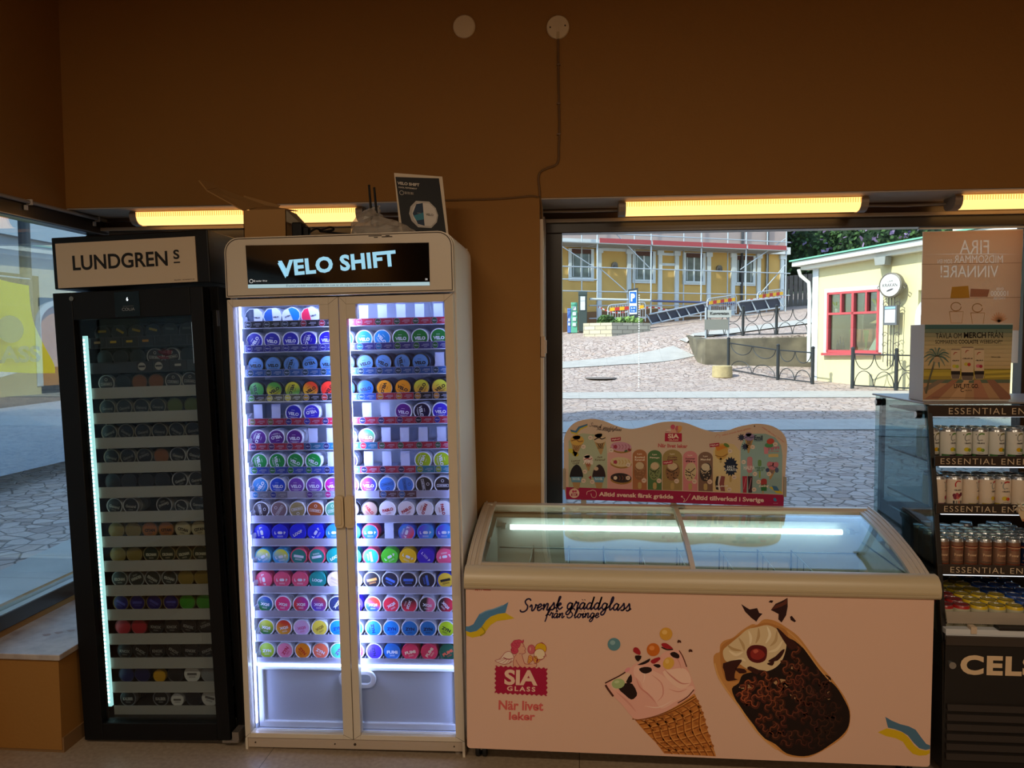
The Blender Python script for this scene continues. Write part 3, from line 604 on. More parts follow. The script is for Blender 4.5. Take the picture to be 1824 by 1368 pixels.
for x in (.04, .59): MB().cyl((x, .03, .03), (x, .03, -.018 if x > .3 else 0), .015, n=12).cyl((x, .45, .03), (x, .45, -.018 if x > .3 else 0), .015, n=12).obj('foot', blk2, l)
MB().box(.6325, .6345, .0, .02, 1.64, 1.70).obj('side_plate', M('side_plate_grey', '#4c4c4e', .4), l)
st = MB().box(.046, .068, .044, .058, .115, 1.625).obj('light_strip', M('teal_led_strip', '#ffffff', .5, emit='#a8e4de', es=1.5), l)
b = MB()
for k in range(92): z = .13+.0162*k; b.box(.053, .061, .0425, .0445, z, z+.007)
b.obj('led_chip', M('led_chip', '#ffffff', .5, emit='#e8fffa', es=6), st)
MB().box(.524, .532, .012, .03, 1.50, 1.66).obj('light_strip', M('pale_led', '#ffffff', .5, emit='#dfe8ea', es=.8), l)
MB().box(.03, .60, .44, .45, .075, 1.70).obj('back_liner', M('dark_liner', '#1a1c1f', .5), l)
alum = M('brushed_lip', '#b4b2a8', .4, .15); dkc = M('dark_card', '#17161a', .4)
DK = {'k': ('#8f8874', ('#141215',), 'VELO', '#77746c', 'black-faced', 'GENERAL'), 'w': ('#b9b9b9', ('#141215',), 'VELO', '#98958c', 'black silver-rimmed', 'General'),
      'o': ('#4e4330', ('#8c5418',), '', '#ffffff', 'dull orange', ''), 'g': ('#4e4a30', ('#5e6a1c',), '', '#ffffff', 'dull green', ''), 'y': ('#8c7a48', ('#8f7a3c',), '', '#fff', 'ochre', ''),
      'c': ('#7a5a2c', ('#b06a24',), 'CITAN', '#2c1c10', 'copper', ''), 'C': ('#b3a684', ('#c9bc96',), 'CITAN', '#3c3020', 'pale beige', ''), 'K': ('#8f8258', ('#2f3b2c',), 'KRONAN', '#c9c4a8', 'dark green', ''),
      'S': ('#9a9c98', ('#323c3a',), 'KRONAN', '#b9bcb0', 'grey-green', ''), 'b': ('#77663e', ('#1e1f6a',), 'BAR', '#4a4ca0', 'navy', ''), 'G': ('#4f7a30', ('#3f9a2c',), '', '#fff', 'bright green', ''),
      'r': ('#8a3036', ('#b8323c',), '', '#fff', 'red', ''), 'x': ('#1c1b1e', ('#1a191c',), 'KNOX', '#8f8c86', 'black lettered', ''), 'n': ('#191b3c', ('#1c1f56',), '', '#fff', 'midnight blue', ''),
      'Y': ('#b98c1c', ('#d9a21e',), '', '#fff', 'yellow', ''), 'W': ('#d9d6ce', ('#dedbd2',), 'BAR', '#6a6660', 'white', ''), 'z': ('#8e9090', ('#8e9090',), '', '#fff', 'silver', ''), 'd': ('#26242a', ('#121114',), '', '#fff', 'plain black', ''),
      'B': ('#77777a', ('#1a1a1d',), 'KALIBER', '#a5a39c', 'black grey-rimmed', ''), 'L': ('#b9b7b0', ('#2c2428',), 'LUND', '#cfc7ba', 'dark label', '')}
LROWS = ['dddddd', 'dddLLd', 'LdooLL', 'kkkkgg', 'kkkkkk', 'kkkoww', 'ddddww', 'ww.www', 'yyccCC', 'yyKKKK', 'SSSSyy', 'bbbbGG', 'rrxxxx', 'xxxxxx', 'nnYdWz', 'B.BWdW']
LST = MB()
for r in range(16):
    zl = LLIPS[r]; z = zl-.019+TR_+.001; b = MB()
    b.box(.066, .552, .06, .40, zl-.0225, zl-.0195, 1); b.box(.070, .552, .056, .060, zl-.042, zl, 0); b.box(.070, .552, .053, .062, zl-.044, zl-.041, 0)
    b.cyl((.098, .09, zl), (.098, .09, zl-.058), .002, n=6, mi=0)
    sh = b.obj('shelf', [alum if r > 1 else M('smoked_lip', '#3c3d40', .3), M('shelf_dark', '#2a2a2c', .5)], l)
    if r == 0:
        for k, c in enumerate(('#a89a70', '#c2a422', '#c2a422', '#c2861e', '#2a2a2e', '#2a2a2e', '#2a2a2e')):
            p = MB().box(-.030, .030, 0, .001, -.018, .018, 0).box(-.016, .010, -.0004, 0, -.003, .006, 1).obj('price_card', [dkc, M('tagc_'+c.lstrip('#'), c, .5)], sh); p.location = (.112+.067*k, .052, zl-.021)
    if r == 1:
        for k in (3, 4, 5):
            p = MB().box(-.033, .033, 0, .001, -.019, .019, 0); 
            if k < 5: p.add([(-.012+.016*math.cos(R(a)), -.0004, .016*math.sin(R(a))) for a in range(0, 360, 20)], [tuple(range(18))], 1); p.box(-.025, .001, -.0008, -.0004, -.003, .004, 0)
            else: p.box(-.016, .010, -.0006, 0, -.003, .006, 1)
            p = p.obj('price_card', [M('brown_card', '#2c2324', .4), M('cardw', '#b9b1a2', .5)], sh); p.location = (.300+.07*(k-3), .052, zl-.021)
    idx = 0
    for k, ch in enumerate(LROWS[r]):
        if ch == '.': continue
        rim, face, tx, tc, word, _ = DK[ch]
        sc = .8 if (r, k) in ((15, 3), (14, 2), (7, 4)) else 1
        tx2 = {'VELO': 'General'}.get(tx, tx)
        place_tin(LM, LX[k]+rng.uniform(-.002, .002), .087, z-(1-sc)*.0345, rim, face, tx2, tc, rng.choice([0, 0, 5, -8, 15, -20, 30, 160]), '%s snuff tin, %s from left on the %s shelf of the black cooler' % (word, ORD[idx], ORD[r]), 'snuff tins in the front row of the black cooler', scale=sc)
        LST.T = LM
        for j in range(1, rng.randint(4, 8)):
            y = .087+.0222*j*sc; LST.lathe([(.030*sc, y+.0008), (.0338*sc, y), (.0345*sc, y+.0015), (.0345*sc, y+.018*sc)], 20, (LX[k]+rng.uniform(-.002, .002), 0, z-(1-sc)*.0345), 'y', mi={'k': 0, 'w': 1, 'y': 2, 'C': 1, 'W': 1, 'c': 2, 'K': 2, 'S': 1, 'G': 3, 'r': 4}.get(ch, 0))
        if r == 0:
            g = MB().box(-.017, .017, -.0004, 0, -.0, .009).obj('tin_sticker', M('tagc_c2a422' if idx < 4 else 'tag_dark', '#c2a422' if idx < 4 else '#55544f', .5)); g.parent = bpy.data.objects[COL.objects[-3].name] if False else None
            # yellow strip belongs to the tin just placed
            tin_ = [o for o in COL.objects if o.name.startswith('pouch_tin')][-1]; g.parent = tin_; g.location = (0, -.0006, .004)
        idx += 1
tag(LST.obj('stacked_tins', [M('lt0', '#2c2a28', .35), M('lt1', '#a9a9a6', .35), M('lt2', '#77693c', .4), M('lt3', '#3d7a2c', .4), M('lt4', '#8a2c34', .4)], smooth=True), 'stacks of snuff tins running back behind the front ones in the black cooler', 'tins', kind='stuff')
# crumpled wrap on the second shelf and the paper slip on the third
b = MB(); b.T = LM; random.seed(5)
b.ell((.37, .11, LLIPS[1]+.022), (.055, .03, .024), 14, 0, .25); tag(b.obj('shrink_wrap', M('red_shrink_wrap', '#7c1c2c', .25, bump=(80, .6))), 'crumpled red shrink-wrapped pack on the second shelf of the black cooler', 'pack')

# ------------------------------------------------------------------ things on top of the white cooler
def top(x, y, z=0): return VM @ Vector((x, y, 1.9955+z))
cardb = M('cardboard', '#9c7440', .8)
c0 = top(.025, .09)
t = empty('cardboard_box', 'small open brown cardboard box with its flap up on top of the cream cooler', 'box', c0)
bw, bd, bh, th = .172, .12, .118, .003
b = MB(); b.box(0, bw, 0, th, 0, bh); b.box(0, bw, bd-th, bd, 0, bh); b.box(0, th, 0, bd, 0, bh); b.box(bw-th, bw, 0, bd, 0, bh); b.box(0, bw, 0, bd, 0, th); b.obj('box_body', cardb, t)
b = MB(); b.hexa([(-.155, .015, .198), (-.004, .002, .116), (-.001, .002, .119), (-.153, .015, .202), (-.150, .10, .225), (.045, .115, .150), (.047, .115, .154), (-.148, .10, .229)]); b.obj('lid_flap', cardb, t)
b = MB(); b.hexa([(-.190, .02, .240), (-.155, .012, .200), (-.152, .014, .203), (-.187, .022, .243), (-.175, .09, .250), (-.148, .098, .226), (-.146, .10, .229), (-.172, .092, .253)]); b.obj('tuck_flap', cardb, t)
b = MB(); b.hexa([(-.02, .115, .158), (.075, .117, .118), (.077, .12, .121), (-.018, .118, .161), (-.05, .117, .195), (.10, .12, .155), (.102, .123, .157), (-.048, .12, .198)]); b.hexa([(.02, .01, .118), (.172, .006, .118), (.172, .006, .121), (.02, .01, .121), (.05, .10, .150), (.178, .11, .128), (.178, .11, .131), (.05, .10, .153)]); b.obj('side_flap', cardb, t)
b = MB(); b.hexa([(.172, .0, .07), (.24, .02, .045), (.24, .02, .048), (.172, .0, .115), (.172, .11, .07), (.235, .10, .05), (.235, .10, .053), (.172, .11, .118)]); b.obj('side_flap', M('cardboard_pale', '#857a66', .8), t)
t = empty('power_adapter', 'black power plug and coiled lead lying on top of the cream cooler', 'adapter', top(.26, .07, .012))
MB().box(-.028, .012, -.02, .03, -.009, .046).box(.012, .035, -.012, .02, -.009, .030).obj('plug', blk2, t, bevel=.005)
MB().tube([(x, y, z) for x, y, z in smoothpts([(.03, 0, .005), (.06, .01, .024), (.09, 0, .012), (.13, .005, .018), (.11, .02, .03), (.07, .02, .016), (.12, .01, .008), (.19, .01, .0), (.25, .005, .002)], 5)], .0042, 8).obj('lead', blk2, t, smooth=True)
MB().box(.235, .262, -.01, .02, -.011, .022).obj('connector', blk2, t, bevel=.004)
t = empty('wifi_router', 'clear bagged device with two upright black aerials on the cream cooler', 'router', top(.535, .085))
MB().box(-.06, .09, -.04, .06, .0, .03).obj('router_body', M('router_grey', '#9c958a', .5), t, bevel=.006)
for dx, tx in ((0, -.006), (.022, -.008)): MB().cyl((dx+.004, 0, .03), (dx+tx, 0, .195-(.01 if dx else 0)), .0052, .0042, 10).obj('aerial', blk2, t)
random.seed(3)
b = MB(); n = 26
for j in range(9):
    for i in range(n):
        th_ = 2*math.pi*i/n; k = math.sin(math.pi*j/8*.5+.05); rr = math.cos(math.pi*j/16)
        b.v.append((.03+(.115*rr*(1.25 if math.cos(th_) > 0 else 1)*math.cos(th_))+random.uniform(-.006, .006), .01+.075*rr*math.sin(th_)+random.uniform(-.006, .006), .002+.085*math.sin(math.pi*j/16)*(1-.35*math.cos(th_))+random.uniform(-.005, .005)))
b.f = [(j*n+i, j*n+(i+1) % n, (j+1)*n+(i+1) % n, (j+1)*n+i) for j in range(8) for i in range(n)]; b.m = [0]*len(b.f)
def plastic(name):
    return M(name, '#b9b0a4', .22, spec=.8, alpha=.5)
b.obj('plastic_bag', plastic('clear_bag'), t)
# peppermint poster card leaning back
t = empty('display_card', 'black standing card printed with a large octagonal tin, on top of the cream cooler', 'card')
HP = lambda px, py: None
o3 = Vector((-.712, 3.06, 2.0)); ux = Vector((.985, .12, -.055)).normalized(); uz = Vector((-.085, .06, .99)).normalized(); nn = ux.cross(uz).normalized()
if nn.y > 0: nn = -nn
def cardp(u, w, d=0): return o3+ux*u+uz*w+nn*d
cw_, ch_ = .189, .270
t.location = o3
def loc_(p): return tuple(Vector(p)-o3)
b = MB(); b.hexa([loc_(cardp(*p)) for p in ((0, 0, -.003), (cw_+.006, 0, -.003), (cw_+.006, 0, 0), (0, 0, 0), (-.004, ch_+.004, -.003), (cw_, ch_, -.003), (cw_, ch_, 0), (-.004, ch_+.004, 0))]); b.obj('card_board', M('card_white', '#d9c9b0', .6), t)
b = MB(); b.add([loc_(cardp(*p, .0006)) for p in ((.012, 0), (cw_-.002, 0), (cw_-.014, ch_-.008), (.0, ch_-.012))], [(0, 1, 2, 3)]); b.obj('card_print', ink('#08090c'), t)
b = MB(); cf = lambda u, w: loc_(cardp(u, w, .0012))
add_text(b, 'VELO SHIFT', cf, .050, .232, w=.088, h=.012, ang=-2, bold=.04); add_text(b, 'COOL PEPPERMINT', cf, .046, .2155, w=.074, h=.006, ang=-2, bold=.02); add_text(b, 'KRITCHANPERNE', cf, .150, .010, w=.05, h=.005, ang=-2, bold=.02)
b.ring(arc(.020, .195, .009, .009, n=14), arc(.020, .195, .0075, .0075, n=14), lambda u, w, k: loc_(cardp(u, w, k)), .0008, .0012)
for z in (.1985, .195, .1915): add_text(b, 'MED FRISK SMAK', cf, .050, z, w=.036, h=.0022, ang=-2, res=1)
b.obj('card_lettering', ink('#cfc6b8'), t)
def oc(cx, cz, r, k=1): return [(cx+x*r/.036, cz+y*r/.036*k) for x, y in oct_pts(.036)]
b = MB(); b.add([cf(*p) for p in oc(.101, .112, .056, 1.08)], [tuple(range(10))], 0); b.add([loc_(cardp(*p, .0016)) for p in oc(.104, .112, .048, 1.08)], [tuple(range(10))], 1)
b.add([loc_(cardp(*p, .002)) for p in ((.057, .112), (.075, .152), (.101, .158), (.101, .066), (.075, .072))], [(0, 1, 2, 3, 4)], 2)
b.add([loc_(cardp(*p, .0023)) for p in ((.059, .104), (.101, .120), (.101, .092), (.070, .085))], [(0, 1, 2, 3)], 3)
add_text(b, 'VELO', lambda u, w: loc_(cardp(u, w, .0023)), .125, .112, w=.030, h=.009, ang=-2, mi=4); add_text(b, 'COOL', lambda u, w: loc_(cardp(u, w, .0026)), .083, .116, w=.014, h=.003, mi=0)
b.obj('printed_tin', [ink('#b9b3ab'), ink('#d6d0c8'), ink('#13304c'), ink('#2f7f96'), ink('#55504c')], t)
# ------------------------------------------------------------------ ice cream chest freezer
FX0, FX1, FY, FB = -.42, 1.245, 2.78, 3.385
rose = M('rose_beige_wrap', '#e0b9a2', .42)
rimm = M('cream_rim', '#c2b292', .35); rail = M('grey_rail', '#c4b6a2', .35); linr = M('freezer_liner', '#b9beb8', .4)
fz = empty('chest_freezer', 'wide chest freezer with curved glass lids and large ice cream pictures on its front', 'freezer', (0, 0, 0))
# shell: front, sides, back, floor
b = MB(); b.prism(rrect(FX0, FX1, .072, .70, .012, 'bl br'), XYZ, FY, FY+.03); b.obj('front_panel', rose, fz, bevel=.002)
b = MB(); b.box(FX0, FX0+.035, FY+.03, FB, .08, .72); b.box(FX1-.035, FX1, FY+.03, FB, .08, .72); b.box(FX0, FX1, FB-.03, FB, .08, .83); b.box(FX0, FX1, FY+.03, FB, .075, .10)
for x in (FX0, FX1-.035): b.hexa([(x, FY+.03, .70), (x+.035, FY+.03, .70), (x+.035, FB, .70), (x, FB, .70), (x, FY+.06, .715), (x+.035, FY+.06, .715), (x+.035, FB, .835), (x, FB, .835)])
b.obj('side_body', cream, fz)
b = MB(); b.box(FX0+.036, FX1-.036, FY+.032, FY+.06, .16, .728); b.box(FX0+.036, FX1-.036, FB-.05, FB-.031, .16, .82); b.box(FX0+.036, FX0+.06, FY+.06, FB-.05, .16, .745); b.box(FX1-.06, FX1-.036, FY+.06, FB-.05, .16, .745); b.box(FX0+.036, FX1-.036, FY+.04, FB-.04, .15, .165)
for x in (FX0+.036, FX1-.06): b.hexa([(x, FY+.06, .74), (x+.024, FY+.06, .74), (x+.024, FB-.05, .74), (x, FB-.05, .74), (x, FY+.10, .752), (x+.024, FY+.10, .752), (x+.024, FB-.05, .825), (x, FB-.05, .825)])
b.obj('liner', linr, fz)
# rounded bumper rim along the front
pf = [(FY+.03, .680), (FY-.006, .680), (FY-.016, .690), (FY-.018, .715), (FY-.008, .742), (FY+.012, .758), (FY+.045, .760), (FY+.058, .748), (FY+.058, .700)]
b = MB(); b.prism(pf, lambda u, v, w: (w, u, v), FX0-.004, FX1+.018); b.obj('front_rim', rimm, fz, smooth=True, bevel=.006, seg=3)
b = MB(); b.prism([(FY-.0195, .700), (FY-.0195, .706), (FY-.012, .706), (FY-.012, .700)], lambda u, v, w: (w, u, v), FX0, FX1+.01); b.obj('rim_groove', M('rim_groove', '#b8a684', .5), fz)
# curved side rails, seen in profile
prof = [(FY+.02, .735), (FY+.055, .752), (FY+.12, .777), (FY+.20, .800), (FY+.30, .824), (FY+.42, .846), (FY+.53, .860), (FB+.01, .866)]
def band(off, thick): return [(y, z+off) for y, z in prof] + [(y, z+off-thick) for y, z in prof[::-1]]
for x, s in ((FX0, 1), (FX1, -1)):
    b = MB(); b.prism(band(.008, .035), lambda u, v, w: (w, u, v), x-.004*s, x+.026*s); b.prism(band(.014, .010), lambda u, v, w: (w, u, v), x+.004*s, x+.010*s); b.prism(band(.003, .02), lambda u, v, w: (w, u, v), x+.026*s, x+.040*s)
    b.obj('side_rail', rail, fz, smooth=True)
b = MB(); b.box(FX0, FX1, FB-.022, FB+.014, .838, .874); b.box(FX0+.01, FX1-.01, FB-.03, FB-.02, .846, .866); b.obj('back_rail', rail, fz, bevel=.004)
# glass lids and their frames
def lid(x0, x1, up, name):
    o = MB()
    for x, w in ((x0, .012), (x1-.018, .018)): o.prism(band(up+.006, .012), lambda u, v, w_: (w_, u, v), x, x+w)
    o.box(x0, x1, FY+.055, FY+.072, .742+up, .757+up); o.box(x0, x1, FB-.035, FB-.018, .856+up, .868+up)
    o = o.obj('glass_lid', rail, fz, smooth=True)
    g = MB(); P = [(y, z+up) for y, z in prof[1:-1]] + [(FB-.02, .864+up)]; n = len(P)
    vs = [(x, y, z+dz) for dz in (0, -.004) for x in (x0+.006, x1-.006) for y, z in P]
    F = [(i, i+1, n+i+1, n+i) for i in range(n-1)] + [(2*n+i, 3*n+i, 3*n+i+1, 2*n+i+1) for i in range(n-1)]
    g.add(vs, F).obj('lid_glass', GLASS('lid_glass', '#f4f9f6', r0=.14), o, smooth=True)
    return o
l1 = lid(FX0+.04, .425, .006, 'left'); l2 = lid(.405, FX1-.04, -.006, 'right')
MB().box(.395, .455, FB-.05, FB-.01, .874, .880).obj('lid_stop', M('stop_grey', '#8d8478', .5), l1)
for x in (FX0+.052, FX1-.062): MB().box(x, x+.012, FY+.24, FY+.285, .79, .806).obj('lid_grip', M('grip_grey', '#a59a88', .5), l2 if x > 0 else l1, bevel=.003)
# inside: tube light, wire dividers, packed cartons low down
MB().cyl((-.30, FB-.085, .787), (1.10, FB-.085, .787), .011, n=12).obj('light_tube', M('freezer_tube', '#ffffff', .5, emit='#e2fbf4', es=6), fz, smooth=True)
b = MB()
for x in (-.33, 1.14): b.cyl((x, FB-.085, .787), (x+.03*(1 if x > 0 else -1), FB-.085, .787), .004, n=6); b.box(x-.01, x+.01, FB-.09, FB-.05, .778, .796)
b.obj('tube_socket', M('socket_grey', '#98a09c', .5), fz)
wire = M('basket_wire', '#5b6662', .4, .5)
for x in (-.20, -.045, .105, .262, .42, .60, .76, .90):
    b = MB(); b.cyl((x, FY+.10, .70), (x, FB-.06, .70), .0022, n=6); b.cyl((x, FY+.10, .30), (x, FY+.10, .70), .0022, n=6); b.cyl((x, FB-.06, .30), (x, FB-.06, .70), .0022, n=6)
    for k in range(5): b.cyl((x, FY+.18+.09*k, .30), (x, FY+.18+.09*k, .70), .0015, n=5)
    b.obj('wire_divider', wire, fz)
b = MB(); b.cyl((FX0+.07, FY+.09, .69), (FX1-.07, FY+.09, .69), .003, n=6); b.cyl((FX0+.07, FB-.06, .69), (FX1-.07, FB-.06, .69), .003, n=6); b.obj('basket_rim', wire, fz)
for (x0, x1, y0, z, c) in ((-.34, -.06, FY+.10, .42, '#b9c4be'), (-.04, .25, FY+.10, .46, '#c9c8b8'), (.28, .58, FY+.12, .40, '#aebcb8'), (.62, 1.16, FY+.10, .45, '#c2c6ba')):
    tag(MB().box(x0, x1, y0, FB-.07, .170, z).box(x0+.01, x1-.01, y0+.01, FB-.08, z, z+.004).obj('ice_cream_carton', M('carton_'+c.lstrip('#'), c, .6, noise=(20, '#d8d4c8', .2)), bevel=.004), 'frosty pale carton lying deep in the freezer, %s' % ('furthest left' if x0 < -.3 else 'second from the left' if x0 < 0 else 'just right of the lid divider' if x0 < .5 else 'furthest right'), 'carton', 'cartons inside the chest freezer')
MB().box(.50, .82, FY+.062, FY+.09, .700, .722).box(-.02, .27, FY+.062, FY+.085, .700, .716).box(.98, 1.17, FY+.062, FY+.085, .70, .716).obj('lid_track', M('track_beige', '#d9b690', .5), fz)
# castors
def castor(x, y):
    t = MB().box(x-.018, x+.018, y-.018, y+.018, .058, .076).box(x-.022, x+.022, y-.004, y+.020, .030, .060).obj('castor', M('castor_metal', '#8c867c', .4, .7), fz)
    for s in (-1, 1): MB().lathe([(.001, -.009), (.022, -.009), (.0275, -.006), (.0275, .006), (.022, .009), (.001, .009)], 18, (x+.013*s, y+.012, .0275), 'x').obj('wheel', M('black_rubber', '#101010', .5), t, smooth=True)
for x, y in ((-.375, 2.85), (1.19, 2.85), (-.375, 3.30), (1.19, 3.30)): castor(x, y)

# ---- printed front: everything is flat print on the panel, laid in thin layers
HF = homo([0.002094164, -1.2771751e-06, -2.1596001, 9.3340614e-05, -0.0021678306, 2.88243, 6.5663816e-05, -4.3204621e-05, 1.0])
def surf(H, Y, ox, oy, k):
    """drawing units -> point on the printed panel; layer lifts the ink by fractions of a millimetre"""
    def mk(layer=0):
        def f(x, y):
            u, w = H(ox+k*x, oy+k*y); return (u, Y-.0004-.00025*layer, w)
        return f
    return mk
A6 = surf(HF, FY, 820, 1040, .2522); A7 = surf(HF, FY, 1240, 1040, .2522); A8 = surf(HF, FY, 860, 1120, .14620)
class Print:
    """collects flat shapes of many inks into one printed sheet"""
    def __init__(s, mk): s.mk = mk; s.b = MB(); s.c = []
    def i(s, c):
        if c not in s.c: s.c.append(c)
        return s.c.index(c)
    def poly(s, pts, c, layer=0, sm=0, mk=None):
        pts = smoothpts(pts, sm, True) if sm else pts; f = (mk or s.mk)(layer); s.b.add([f(*p) for p in pts], [tuple(range(len(pts)))], s.i(c)); return s
    def line(s, pts, w, c, layer=0, sm=4, taper=False, closed=False):
        p = smoothpts(pts, sm, closed) if sm else list(pts)
        if closed: p.append(p[0])
        ribbon(s.b, p, w, s.mk(layer), s.i(c), taper); return s
    def ell(s, x, y, rx, ry, c, layer=0, rot=0, n=24):
        return s.poly([(x+a*math.cos(R(rot))-b_*math.sin(R(rot)), y+a*math.sin(R(rot))+b_*math.cos(R(rot))) for a, b_ in arc(0, 0, rx, ry, n=n)], c, layer)
    def text(s, t, x, y, w, h=None, c='#ffffff', layer=0, ang=0, bold=.02, shear=0, res=3, bend=0, spacing=1.0, flip=False):
        f = s.mk(layer); add_text(s.b, t, lambda u, v: f(u, -v), x, -y, w, h, ang, bold, s.i(c), res, shear, spacing, flip=flip, bend=bend); return s
    def done(s, name, parent): return s.b.obj(name, [ink(c) for c in s.c], parent)
# ribbons in blue and yellow
p = Print(A6)
p.poly([(38, 335), (45, 365), (85, 380), (140, 368), (180, 335), (215, 290), (260, 262), (320, 255), (383, 243), (318, 205), (265, 212), (215, 232), (180, 262), (150, 305), (110, 335), (60, 340)], '#d8b820', 0)
p.poly([(38, 300), (36, 330), (70, 342), (115, 332), (150, 303), (182, 258), (215, 230), (265, 212), (318, 204), (340, 128), (300, 152), (240, 175), (180, 190), (135, 212), (112, 250), (92, 285), (60, 300)], '#4f83ad', 1)
p.line([(300, 152), (240, 176), (182, 192), (140, 214)], 8, '#7aa3c4', 2); p.line([(150, 303), (175, 340), (140, 366)], 10, '#a89420', 2)
p.done('printed_ribbon', fz)
p = Print(A7)
p.poly([(1283, 1048), (1345, 1020), (1400, 1030), (1460, 1050), (1500, 1085), (1540, 1140), (1580, 1170), (1625, 1178), (1650, 1172), (1650, 1195), (1625, 1210), (1575, 1213), (1530, 1200), (1490, 1160), (1460, 1115), (1410, 1090), (1340, 1075)], '#d9b51c', 0)
p.poly([(1335, 938), (1380, 965), (1440, 990), (1500, 1005), (1550, 1030), (1590, 1085), (1625, 1130), (1652, 1140), (1652, 1165), (1620, 1172), (1575, 1160), (1535, 1120), (1495, 1070), (1450, 1042), (1400, 1024), (1355, 1015)], '#4f7590', 1)
p.done('printed_ribbon', fz)
# brush lettering, drawn stroke by stroke
GL = {
 'S': (.74, [[(.70, .80), (.62, .95), (.42, .97), (.28, .82), (.36, .62), (.54, .42), (.54, .16), (.34, .0), (.10, .03), (.02, .18)]]),
 'v': (.55, [[(-.02, .30), (.08, .48), (.16, .35), (.20, .05), (.32, .05), (.44, .30), (.42, .48), (.50, .42), (.58, .44)]]),
 'e': (.46, [[(0, .22), (.22, .26), (.34, .40), (.24, .50), (.10, .40), (.08, .12), (.22, .0), (.46, .20)]]),
 'n': (.58, [[(0, .30), (.08, .48), (.10, .0)], [(.10, .15), (.26, .48), (.38, .44), (.36, .05), (.48, .02), (.60, .22)]]),
 's': (.42, [[(0, .15), (.16, .40), (.22, .55), (.28, .40), (.32, .12), (.20, .0), (.06, .06)], [(.24, .02), (.44, .20)]]),
 'k': (.55, [[(.02, .30), (.18, .70), (.24, .98), (.14, .90), (.10, .0)], [(.10, .20), (.28, .50), (.38, .40), (.18, .26), (.34, .02), (.56, .20)]]),
 'g': (.55, [[(.40, .42), (.22, .50), (.08, .34), (.10, .08), (.26, .04), (.38, .22), (.42, .48), (.36, -.20), (.20, -.42), (.06, -.30), (.20, -.08), (.56, .20)]]),
 'r': (.44, [[(0, .22), (.10, .48), (.13, .60), (.19, .48), (.34, .50), (.30, .28), (.30, .08), (.36, .0), (.46, .20)]]),
 'a': (.55, [[(.38, .42), (.22, .50), (.06, .32), (.08, .06), (.22, .02), (.36, .24), (.40, .48), (.36, .10), (.44, .0), (.56, .20)]]),
 'd': (.58, [[(.38, .42), (.22, .50), (.06, .32), (.08, .06), (.22, .02), (.36, .24), (.46, .98), (.38, .10), (.46, .0), (.60, .20)]]),
 'l': (.36, [[(0, .20), (.22, .60), (.26, .92), (.18, .98), (.12, .70), (.12, .12), (.20, .0), (.38, .20)]]),
 'f': (.40, [[(0, .20), (.26, .62), (.34, .92), (.26, 1.0), (.18, .70), (.10, -.10), (.04, -.42)], [(.02, .34), (.34, .36)]]),
 'o': (.50, [[(.22, .48), (.06, .30), (.10, .04), (.26, .02), (.36, .24), (.28, .46), (.34, .38), (.52, .40)]]),
 'i': (.28, [[(0, .22), (.12, .48), (.10, .10), (.18, .0), (.30, .20)], [(.15, .66), (.17, .70)]]), ' ': (.30, [])}
def script(pr, text, x, y, size, ang, c, w, bend=0, sl=.22):
    cx = 0; tot = sum(GL.get({'ä': 'a', 'å': 'a', 'ö': 'o'}.get(ch, ch))[0] for ch in text)
    for ch in text:
        base = {'ä': 'a', 'å': 'a', 'ö': 'o'}.get(ch, ch); adv, strokes = GL[base]; strokes = list(strokes)
        if ch in 'äö': strokes += [[(.14, .70), (.16, .74)], [(.32, .70), (.34, .74)]]
        if ch == 'å': strokes += [[(.24, .64), (.17, .72), (.24, .80), (.31, .72), (.24, .64)]]
        for st_ in strokes:
            q_ = []
            for u, v_ in st_:
                X = (cx+u+sl*v_)*size; Y = -(v_*size) + bend*((cx+u)/tot-.5)**2*size; q_.append((x+X*math.cos(R(ang))-Y*math.sin(R(ang)), y+X*math.sin(R(ang))+Y*math.cos(R(ang))))
            pr.line(q_, w, c, 1, sm=6)
        cx += adv
p = Print(A6); script(p, 'Svensk gräddglass', 418, 182, 91, -.5, '#231a3c', 11, bend=.75); script(p, 'från Slöinge', 600, 240, 66, -.2, '#231a3c', 9); p.done('printed_lettering', fz)
# ---- emblem: cherub with cones above the plum block
p = Print(A8); pl = '#a81840'; sk = '#e0aa90'
wav = []
for (x0, y0), (x1, y1) in (((150, 448), (785, 475)), ((785, 475), (785, 815)), ((785, 815), (148, 785)), ((148, 785), (150, 448))):
    n = 22 if abs(x1-x0) > 100 else 12; L_ = math.hypot(x1-x0, y1-y0); nx, ny = (y1-y0)/L_, -(x1-x0)/L_
    for k in range(n*3): t_ = k/(n*3); o_ = 9*math.sin(2*math.pi*t_*n/2)-4; wav.append((x0+(x1-x0)*t_+nx*o_, y0+(y1-y0)*t_+ny*o_))
p.poly([(375, 480), (372, 400), (385, 345), (410, 312), (440, 300), (470, 318), (490, 355), (510, 415), (560, 425), (600, 428), (640, 420), (655, 440), (640, 470), (560, 482), (470, 480)], sk, 1)      # body and arm
p.poly([(430, 190), (480, 165), (505, 190), (512, 225), (524, 250), (518, 290), (490, 302), (455, 305), (420, 290), (415, 240)], sk, 1)                                      # face
p.poly([(378, 345), (360, 300), (320, 275), (275, 285), (245, 320), (228, 355), (190, 375), (150, 385), (185, 408), (240, 428), (300, 425), (350, 395), (378, 378)], '#ecd6c4', 1)
hair = [(345+8, 230), (342, 190), (365, 160), (385, 140), (420, 135), (450, 132), (480, 148), (494, 130), (498, 155), (485, 172), (462, 170), (455, 200), (440, 225), (425, 240), (432, 275), (410, 300), (375, 305), (352, 280), (342, 255)]
p.poly(hair, '#cf4a66', 2, 3); p.line(hair, 5, pl, 3, 3, closed=True)
